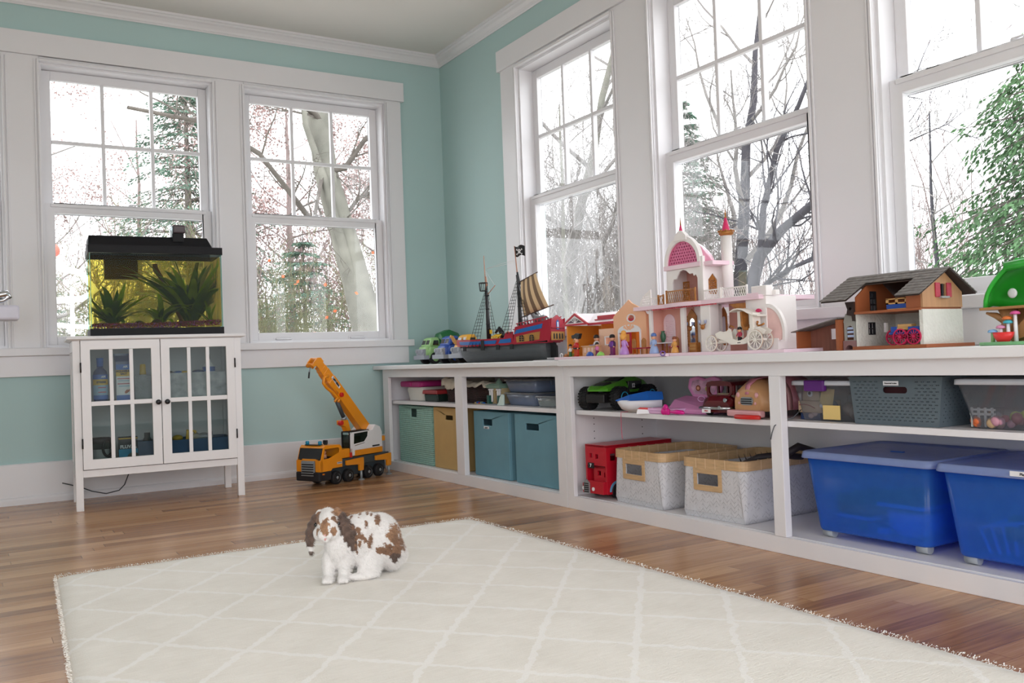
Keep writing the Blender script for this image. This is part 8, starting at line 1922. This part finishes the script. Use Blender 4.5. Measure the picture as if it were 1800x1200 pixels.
for a in (-0.03, 0.03):
    for b_ in (0.004, 0.036): g = G().mat(CGD); g.box(a - 0.002, b_ - 0.002, 0, a + 0.002, b_ + 0.002, 0.036); g.obj('leg', t)
g = G().mat(P('green_vase_glaze', '3c6a50', 0.25)); g.lathe([(0, 0), (0.005, 0), (0.010, 0.014), (0.011, 0.026), (0.006, 0.036), (0.008, 0.042)], 14)
tag(g.obj('toy_vase', loc=(-0.415, -2.525, ZB + 0.0405)), 'green toy vase on the white castle table', 'toy vase')
t = ct('toy_chest', 'small gold-brown toy chest of drawers below the castle mirror', 'toy furniture', -0.455, -2.725, ZB)
g = G().mat(CGD); g.box(-0.018, 0, 0.0, 0.018, 0.02, 0.034); g.obj('chest_body', t, bev=0.001)
for z in (0.008, 0.019): g = G().mat(GOLD); g.box(-0.015, -0.0015, z, 0.015, 0, z + 0.008); g.obj('drawer', t)
for nm, lab, y, x, m, f in (('blue_shell', 'dark blue toy shell at the front of the dollhouse plate', -2.185, -0.503, NAVY, lambda g: g.lathe([(0.020, 0), (0.0195, 0.006), (0.014, 0.013), (0.006, 0.017), (0, 0.0175)], 18, (0, 0, 0), 1, 0.6)),
                       ('lime_shell', 'lime green toy shell between the blue shell and the red door', -2.255, -0.503, P('lime_shell', '90d060', 0.4), lambda g: g.lathe([(0.018, 0), (0.017, 0.005), (0.011, 0.012), (0.003, 0.016), (0, 0.016)], 18, (0, 0, 0), 1.3, 0.6)),
                       ('yellow_block', 'small yellow toy tub left of the toy boy in the dollhouse', -1.985, -0.44, P('olive_yellow', 'b8a028', 0.5), lambda g: g.box(-0.012, -0.006, 0, 0.014, 0.01, 0.014))):
    g = G().mat(m); f(g); o = g.obj(nm, loc=(x, y, ZB)); o.rotation_euler = (0, 0, R(-90)); tag(o, lab, 'toy')
g = G().mat(P('violet_band', '7a58b8', 0.4)); g.tube([(0.012 * cos(q), 0.0, 0.010 + 0.008 * sin(q)) for q in [2 * pi * k / 20 for k in range(21)]], 0.0018, 6)
o = g.obj('violet_ring', loc=(-0.533, -2.655, ZR - 0.0035 + 0.004)); o.rotation_euler = (R(0), 0, R(-90)); tag(o, 'small violet ring leaning on the edge of the middle pink plate', 'ring')

# ------------------------------------------------------------------ barn
BST = P('barn_stone', 'd8d8d0', 0.7, var=0.04, vs=30, bump=0.35, bs=110); BWD = P('barn_plank', 'b88a62', 0.6, var=0.08, vs=8, stretch=(12, 12, 1)); BRW = P('barn_red_brown', '9c5834', 0.55, var=0.08, vs=10); BDK = P('barn_dark_inside', '5a3828', 0.7)
SHGL = P('grey_shingles', '75706c', 0.8, var=0.25, vs=60)
by0 = 3.45
bn = ct('toy_barn', 'toy barn with grey shingled roof, stone base and red window shutters', 'toy barn', -0.386, -by0, ZR)
Q = lambda y: -y - by0
x0, x1 = Q(-3.345), Q(-3.562); dp = 0.182
g = G().mat(BRW); g.box(x0 - 0.006, -0.012, 0, x1 + 0.015, dp + 0.03, 0.010); g.obj('base_board', bn, bev=0.001)
g = G().mat(BST)
def casem(x, y0, y1, z0, z1): return rect(y0, z0, y1, z1)[::-1]
g.prism(rect(0, 0.010, dp, 0.106), 'x', x0, x0 + 0.006, [rect(0.05, 0.045, 0.078, 0.078)[::-1], rect(0.12, 0.05, 0.14, 0.078)[::-1]])
g.prism(rect(x0 + 0.006, 0.01, x1 - 0.006, 0.106), 'y', dp - 0.006, dp, [rect(0.02, 0.055, 0.036, 0.075)[::-1], rect(0.04, 0.055, 0.056, 0.075)[::-1]])
g.box(x1 - 0.006, 0, 0.01, x1, dp, 0.106); g.box(x1 - 0.01, -0.002, 0.01, x1 + 0.001, 0.006, 0.106)
g.obj('stone_walls', bn)
g = G().mat(INK)
g.prism(rect(0.048, 0.043, 0.080, 0.080), 'x', x0 - 0.001, x0 + 0.007, [rect(0.051, 0.046, 0.063, 0.060)[::-1], rect(0.065, 0.046, 0.077, 0.060)[::-1], rect(0.051, 0.063, 0.063, 0.077)[::-1], rect(0.065, 0.063, 0.077, 0.077)[::-1]]); g.obj('window_bars', bn)
g = G().mat(BRW); g.box(x0 - 0.002, -0.006, 0.104, x1 - 0.002, dp, 0.111); g.obj('hayloft_floor', bn, bev=0.001)
gz = 0.154; az = 0.222; md = dp / 2
gab = [(0, 0.111), (dp, 0.111), (dp, gz), (md, az - 0.004), (0, gz)]
g = G().mat(BWD); g.prism(gab, 'x', x1 - 0.005, x1 + 0.001, [rect(md - 0.012, 0.142, md + 0.016, 0.176)[::-1]]); g.obj('gable_wall', bn)
g = G().mat(BRW); g.prism(gab, 'x', x0, x0 + 0.005, [rect(md - 0.03, 0.113, md + 0.0, 0.170)[::-1]]); g.box(x0 + 0.005, dp - 0.005, 0.111, x1 - 0.005, dp, gz); g.box(x1 - 0.05, 0, 0.111, x1 - 0.005, 0.005, gz); g.obj('hayloft_walls', bn)
g = G().mat(INK); g.prism(rect(md - 0.03, 0.111, md + 0.0, 0.172), 'x', x0 - 0.0005, x0 + 0.006, [rect(md - 0.026, 0.116, md - 0.017, 0.130)[::-1], rect(md - 0.013, 0.116, md - 0.004, 0.130)[::-1], rect(md - 0.026, 0.135, md - 0.017, 0.148)[::-1], rect(md - 0.013, 0.135, md - 0.004, 0.148)[::-1], rect(md - 0.026, 0.153, md - 0.017, 0.166)[::-1]]); g.obj('hayloft_window', bn)
for s in (-1, 1):
    g = G().mat(P('shutter_red', 'b02840', 0.5, var=0.08, vs=40, stretch=(1, 1, 8))); yy = md + 0.002 + s * 0.026; g.box(x1 + 0.001, yy - 0.011, 0.139, x1 + 0.0045, yy + 0.011, 0.179); g.obj('shutter', bn, bev=0.001)
g = G().mat(P('window_box_grey', '9c9c9c', 0.5)); g.box(x1 + 0.001, md - 0.016, 0.136, x1 + 0.010, md + 0.02, 0.1415); g.mat(INK).box(x1 - 0.002, md - 0.001, 0.142, x1 + 0.002, md + 0.003, 0.176); g.obj('window_box', bn)
# roof of separate shingle courses
def slope(y_lo, z_lo, y_hi, z_hi, xa, xb, n, t0=0.0):
    for k in range(n):
        a = k / n; c = (k + 1.25) / n
        ya, za = y_lo + (y_hi - y_lo) * a, z_lo + (z_hi - z_lo) * a; yb, zb = y_lo + (y_hi - y_lo) * min(1, c), z_lo + (z_hi - z_lo) * min(1, c)
        m = max(2, int((xb - xa) / 0.013)); 
        for j in range(m):
            u0 = xa + (xb - xa) * j / m; u1 = xa + (xb - xa) * (j + 1) / m - 0.0006; q = random.uniform(-.0006, .0006)
            g.add([(u0, ya, za + 0.0035 + q), (u1, ya, za + 0.0035 + q), (u1, yb, zb + 0.001), (u0, yb, zb + 0.001), (u0, ya, za), (u1, ya, za), (u1, yb, zb - 0.002), (u0, yb, zb - 0.002)], [(0, 1, 2, 3), (7, 6, 5, 4), (0, 4, 5, 1), (1, 5, 6, 2), (2, 6, 7, 3), (3, 7, 4, 0)])
random.seed(6); g = G().mat(SHGL)
el, ez = -0.052, 0.146
xa, xb = x0 - 0.085, x1 + 0.026
slope(el, ez, md, az, xa, x0 + 0.006, 9); slope(el, ez, md, az, x1 - 0.048, xb, 9)
slope(md - 0.05, az - 0.026, md, az, x0 + 0.006, x1 - 0.048, 3)
slope(dp + 0.035, ez + 0.004, md, az, xa, xb, 9); g.obj('shingle_roof', bn)
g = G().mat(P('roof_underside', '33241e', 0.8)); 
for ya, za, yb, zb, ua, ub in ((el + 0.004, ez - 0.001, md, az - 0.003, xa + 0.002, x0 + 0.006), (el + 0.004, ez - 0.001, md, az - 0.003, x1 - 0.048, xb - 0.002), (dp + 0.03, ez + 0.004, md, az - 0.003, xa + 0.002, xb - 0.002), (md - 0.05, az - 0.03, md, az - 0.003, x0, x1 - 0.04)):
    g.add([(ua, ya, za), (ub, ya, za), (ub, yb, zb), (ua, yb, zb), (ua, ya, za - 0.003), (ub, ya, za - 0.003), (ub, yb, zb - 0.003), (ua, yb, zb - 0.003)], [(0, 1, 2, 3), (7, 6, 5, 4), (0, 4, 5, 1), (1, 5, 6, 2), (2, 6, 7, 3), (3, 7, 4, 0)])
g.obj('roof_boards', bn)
g = G().mat(P('dark_brown_bracket', '2c1c18', 0.6)); g.prism([(x0 - 0.02, 0.142), (x0, 0.142), (x0, 0.085), (x0 - 0.006, 0.085), (x0 - 0.008, 0.10), (x0 - 0.026, 0.104), (x0 - 0.022, 0.12), (x0 - 0.03, 0.142)], 'y', -0.008, 0.012, [circ(x0 - 0.012, 0.122, 0.005, 10)[::-1]]); g.obj('balcony_bracket', bn)
t = ct('toy_hay_crate', 'blue and tan slatted toy crate lying in the hayloft of the barn', 'toy crate', -0.375, -3.475, ZR + 0.1112)
g = G().mat(NAVY); g.box(-0.034, 0, 0.002, 0.034, 0.035, 0.015); g.obj('crate_body', t, bev=0.001)
g = G().mat(P('crate_tan', 'd0a468', 0.5)); g.box(-0.034, -0.001, 0.015, 0.034, 0.0, 0.019); g.box(-0.034, -0.001, 0.028, 0.034, 0.036, 0.031)
for x in (-0.034, -0.004, 0.026): g.box(x, -0.001, 0.015, x + 0.008, 0.002, 0.03); 
g.box(-0.03, -0.001, 0, 0.03, 0.036, 0.002); g.obj('crate_slats', t)
MAG = P('magenta_wheel', 'c01c50', 0.4)
t = ct('toy_wagon', 'blue toy farm wagon with magenta spoked wheels inside the barn', 'toy wagon', -0.392, -3.47, ZR + 0.0101)
for cx in (-0.022, 0.022, 0.064):
    for y in ((0.0, 0.055) if cx > -0.02 else (0.03, 0.075)):
        if cx > 0.05 and y > 0.04: continue
        spoked(t, cx, y, 0.0225, 0.004, MAG, 12, rimm=MAG)
g = G().mat(NAVY); g.box(-0.02, 0.012, 0.03, 0.078, 0.05, 0.036); g.box(0.04, 0.012, 0.036, 0.082, 0.05, 0.05); g.box(-0.02, 0.02, 0.036, 0.0, 0.045, 0.052); g.obj('wagon_bed', t, bev=0.001)
g = G().mat(P('crate_tan', 'd0a468', 0.5)); g.box(0.0, 0.02, 0.042, 0.04, 0.045, 0.05); g.box(0.002, 0.02, 0.05, 0.046, 0.042, 0.058); g.obj('planks', t, bev=0.001)
g = G().mat(MAG); g.cyl((-0.03, 0.022, 0.026), (0.03, 0.02, 0.026), 0.003, n=8); g.obj('shaft', t)
# lean-to
SHDK = P('shed_plank', '8c5a4c', 0.6, var=0.12, vs=10, stretch=(14, 14, 1))
t = ct('toy_lean_to', 'small red-brown toy lean-to shed with a slanting roof, left of the barn', 'toy shed', -0.40, -3.215, ZR)
w0, w1 = -(-3.134) - 3.215, -(-3.297) - 3.215
g = G().mat(SHDK); g.prism([(w0, 0.0), (w1, 0.0), (w1, 0.094), (w0, 0.062)], 'y', 0.06, 0.064, [rect(w0 + 0.082, 0.035, w0 + 0.128, 0.067)[::-1]])
g.mat(BRW).box(w0, 0.0, 0.0, w0 + 0.006, 0.064, 0.063); g.box(w1 - 0.012, -0.002, 0, w1, 0.064, 0.092); g.obj('shed_walls', t)
g = G().mat(SHGL); g.loft([[(w0 - 0.012, y, 0.061) if k == 0 else (0, 0, 0) for k, y in enumerate((0,))] for _ in range(0)]) if False else g.add([(w0 - 0.012, -0.01, 0.060), (w1 + 0.004, -0.01, 0.095), (w1 + 0.004, 0.07, 0.095), (w0 - 0.012, 0.07, 0.060), (w0 - 0.012, -0.01, 0.063), (w1 + 0.004, -0.01, 0.098), (w1 + 0.004, 0.07, 0.098), (w0 - 0.012, 0.07, 0.063)], [(3, 2, 1, 0), (4, 5, 6, 7), (0, 1, 5, 4), (1, 2, 6, 5), (2, 3, 7, 6), (3, 0, 4, 7)])
g.obj('shed_roof', t)
t = ct('toy_oven', 'grey stone toy oven with an arched blue-shelved front between shed and barn', 'toy oven', -0.385, -3.322, ZR)
g = G().mat(P('oven_grey', '9a9a94', 0.7, var=0.1)); g.prism(rect(-0.02, 0.028, 0.02, 0.082), 'y', 0, 0.006, [arch(-0.014, 0.014, 0.030, 0.072, 8)[::-1]]); g.box(-0.02, 0.006, 0.028, 0.02, 0.04, 0.03); g.prism([(-0.022, 0.082), (0.02, 0.082), (0.008, 0.108), (-0.014, 0.108)], 'y', 0, 0.035); g.obj('oven_stone', t)
g = G().mat(P('dusty_pink_base', '8c6868', 0.6)); g.prism([(-0.022, 0), (0.022, 0), (0.022, 0.028), (-0.022, 0.028)], 'y', -0.004, 0.035, [circ(0, 0.001, 0.014, 8, 0.05, pi - 0.05)[::-1]]); g.obj('oven_base', t)
for z in (0.038, 0.05, 0.061): g = G().mat(P('pale_blue_loaves', 'b4c4e4', 0.5)); g.box(-0.012, 0.004, z, 0.012, 0.02, z + 0.007); g.obj('oven_shelf', t)
# ------------------------------------------------------------------ green tree house
GTR = P('tree_green', '1c8c24', 0.35, var=0.15, vs=12); BRK = P('tree_tan', 'a87a4c', 0.5, var=0.12, vs=12)
ty0 = 3.83
th_ = ct('toy_tree_house', 'green and tan toy tree house with coloured mushrooms, at the right edge of the picture', 'toy tree house', -0.35, -ty0, ZR)
T_ = lambda y: -y - ty0
# hollow crown: outer shell seen from inside
g = G().mat(GTR)
rows = []
cxm = T_(-3.86)
for j in range(9):
    v = j / 8; row = []
    for i in range(17):
        q = pi * (0.02 + 0.96 * i / 16); sx = 0.16 * (1 - 0.55 * v ** 1.8); row.append((cxm - sx * cos(q), 0.02 + 0.13 * sin(q) * (1 - 0.3 * v), 0.098 + 0.118 * v ** 0.85 + 0.006 * sin(i * 1.3) * (1 - v)))
    rows.append(row)
g.sheet(rows); g.loft([[(p[0] * 1, p[1], p[2]) for p in rows[-1]], [(cxm + (p[0] - cxm) * 0.3, p[1] * 0.9, p[2] + 0.008) for p in rows[-1]]], close=False, cap=False)
g.obj('leaf_crown', th_, solid=0.005)
g = G().mat(P('bright_green', '30b038', 0.35)); g.tube([rows[j][0] for j in range(9)] + [rows[8][4], rows[8][8]], 0.006, 6); g.tube([rows[j][16] for j in range(9)], 0.006, 6); g.cyl((cxm - 0.085, 0.0, 0.20), (cxm + 0.05, 0.0, 0.212), 0.012, n=10); g.obj('crown_rim', th_)
g = G().mat(WHT); g.sph((T_(-3.755), 0.06, 0.134), 0.013, 12, 8, ry=0.3); g.obj('round_window', th_)
g = G().mat(BRK); g.prism([(cxm - 0.16, -0.002), (cxm + 0.16, -0.002), (cxm + 0.15, 0.10), (cxm - 0.15, 0.10)], 'z', 0.092, 0.099); g.obj('platform', th_, bev=0.002)
g = G().mat(BRK)
for s, xx in ((-1, T_(-3.745)), (1, T_(-3.96))):
    g.loft([g.ring((xx - 0.0 * s, 0.05, 0.006), (0, 0, 1), 0.030, 10), g.ring((xx, 0.05, 0.03), (0, 0, 1), 0.020, 10), g.ring((xx - s * 0.006, 0.05, 0.07), (0, 0, 1), 0.018, 10), g.ring((xx - s * 0.002, 0.05, 0.093), (0, 0, 1), 0.024, 10)])
g.tube([(T_(-3.745), 0.05, 0.06), (T_(-3.72), 0.04, 0.078), (T_(-3.70), 0.03, 0.086)], [0.012, 0.008, 0.003], 8)
g.loft([[(x, y, z) for x, y, z in ((T_(-3.765), 0.01, 0.006), (T_(-3.765), 0.05, 0.006), (T_(-3.765), 0.05, 0.02), (T_(-3.765), 0.01, 0.02))], [(x, y, z) for x, y, z in ((T_(-3.84), 0.01, 0.03), (T_(-3.84), 0.05, 0.03), (T_(-3.84), 0.05, 0.095), (T_(-3.84), 0.01, 0.095))]], smooth=False)
g.box(T_(-3.75), 0.085, 0.006, T_(-3.95), 0.09, 0.093); g.obj('hollow_trunk', th_)
g = G().mat(P('grass_green_base', '80c088', 0.5)); g.prism(circ(T_(-3.84), 0.04, 0.16, 26, ry=0.09), 'z', 0, 0.009); g.obj('grass_base', th_, bev=0.002)
for i, (y, z, c1, nm) in enumerate(((-3.74, 0.036, '86b8e4', 'pale blue mushroom, lowest step of the tree house stair'), (-3.762, 0.046, 'e49ac0', 'pink mushroom, second step of the tree house stair'), (-3.781, 0.058, '48b8c8', 'turquoise mushroom under an orange one on the tree house stair'), (-3.779, 0.068, 'e07838', 'orange mushroom cap stacked on the turquoise one'), (-3.80, 0.080, 'd85898', 'dark pink mushroom, top step of the tree house stair'))):
    g = G().mat(P('cap_' + c1, c1, 0.4)); g.lathe([(0.002, z + 0.006), (0.009, z + 0.004), (0.012, z), (0.011, z - 0.003), (0.004, z - 0.003)], 14, (T_(y), -0.012, 0)); mm_ = g.obj('mushroom', th_, label=nm)
    if i != 3:
        g = G().mat(WHT if i else PGR); g.cyl((T_(y), -0.012, 0.009), (T_(y), -0.012, z - 0.002), 0.0055, 0.004, 10); g.obj('mushroom_stem', mm_)
t = ct('toy_red_tub', 'small bright red toy tub standing in front of the tree house', 'toy tub', -0.375, -3.775, ZR + 0.0091)
g = G().mat(P('coral_red', 'e83838', 0.35)); g.loft([[(0.016 * k * cos(a) * 1.3, 0.012 * k * sin(a), z) for a in [2 * pi * i / 18 for i in range(18)]] for k, z in ((0.75, 0), (1.15, 0.012), (1.3, 0.024), (1.2, 0.024), (1.0, 0.012))]); g.obj('tub_body', t)
# --- small white device entering at the far left, on a wall shelf out of the picture
t = thing('white_shelf_bracket', 'white board end with a chrome handle entering the picture at the left edge', 'shelf', (-2.62, -0.42, 0.0))
g = G().mat(P('cool_white_board', 'd0d0de', 0.4)); g.box(-0.35, -0.05, 0.885, 0.212, 0.07, 0.952); g.obj('board', t, bev=0.012, seg=3)
g = G().mat(CHR); g.tube([(-0.2, -0.03, 0.955), (0.02, -0.03, 0.965), (0.09, -0.03, 0.985), (0.14, -0.03, 1.0), (0.165, -0.03, 1.003), (0.175, -0.03, 0.992), (0.15, -0.03, 0.975), (0.1, -0.03, 0.962)], [0.008, 0.009, 0.013, 0.018, 0.018, 0.012, 0.01, 0.008], 12); g.obj('chrome_handle', t)
g = G().mat(WHITE); g.box(-0.33, 0.0, 0.0, -0.28, 0.05, 0.886); g.obj('post', t)
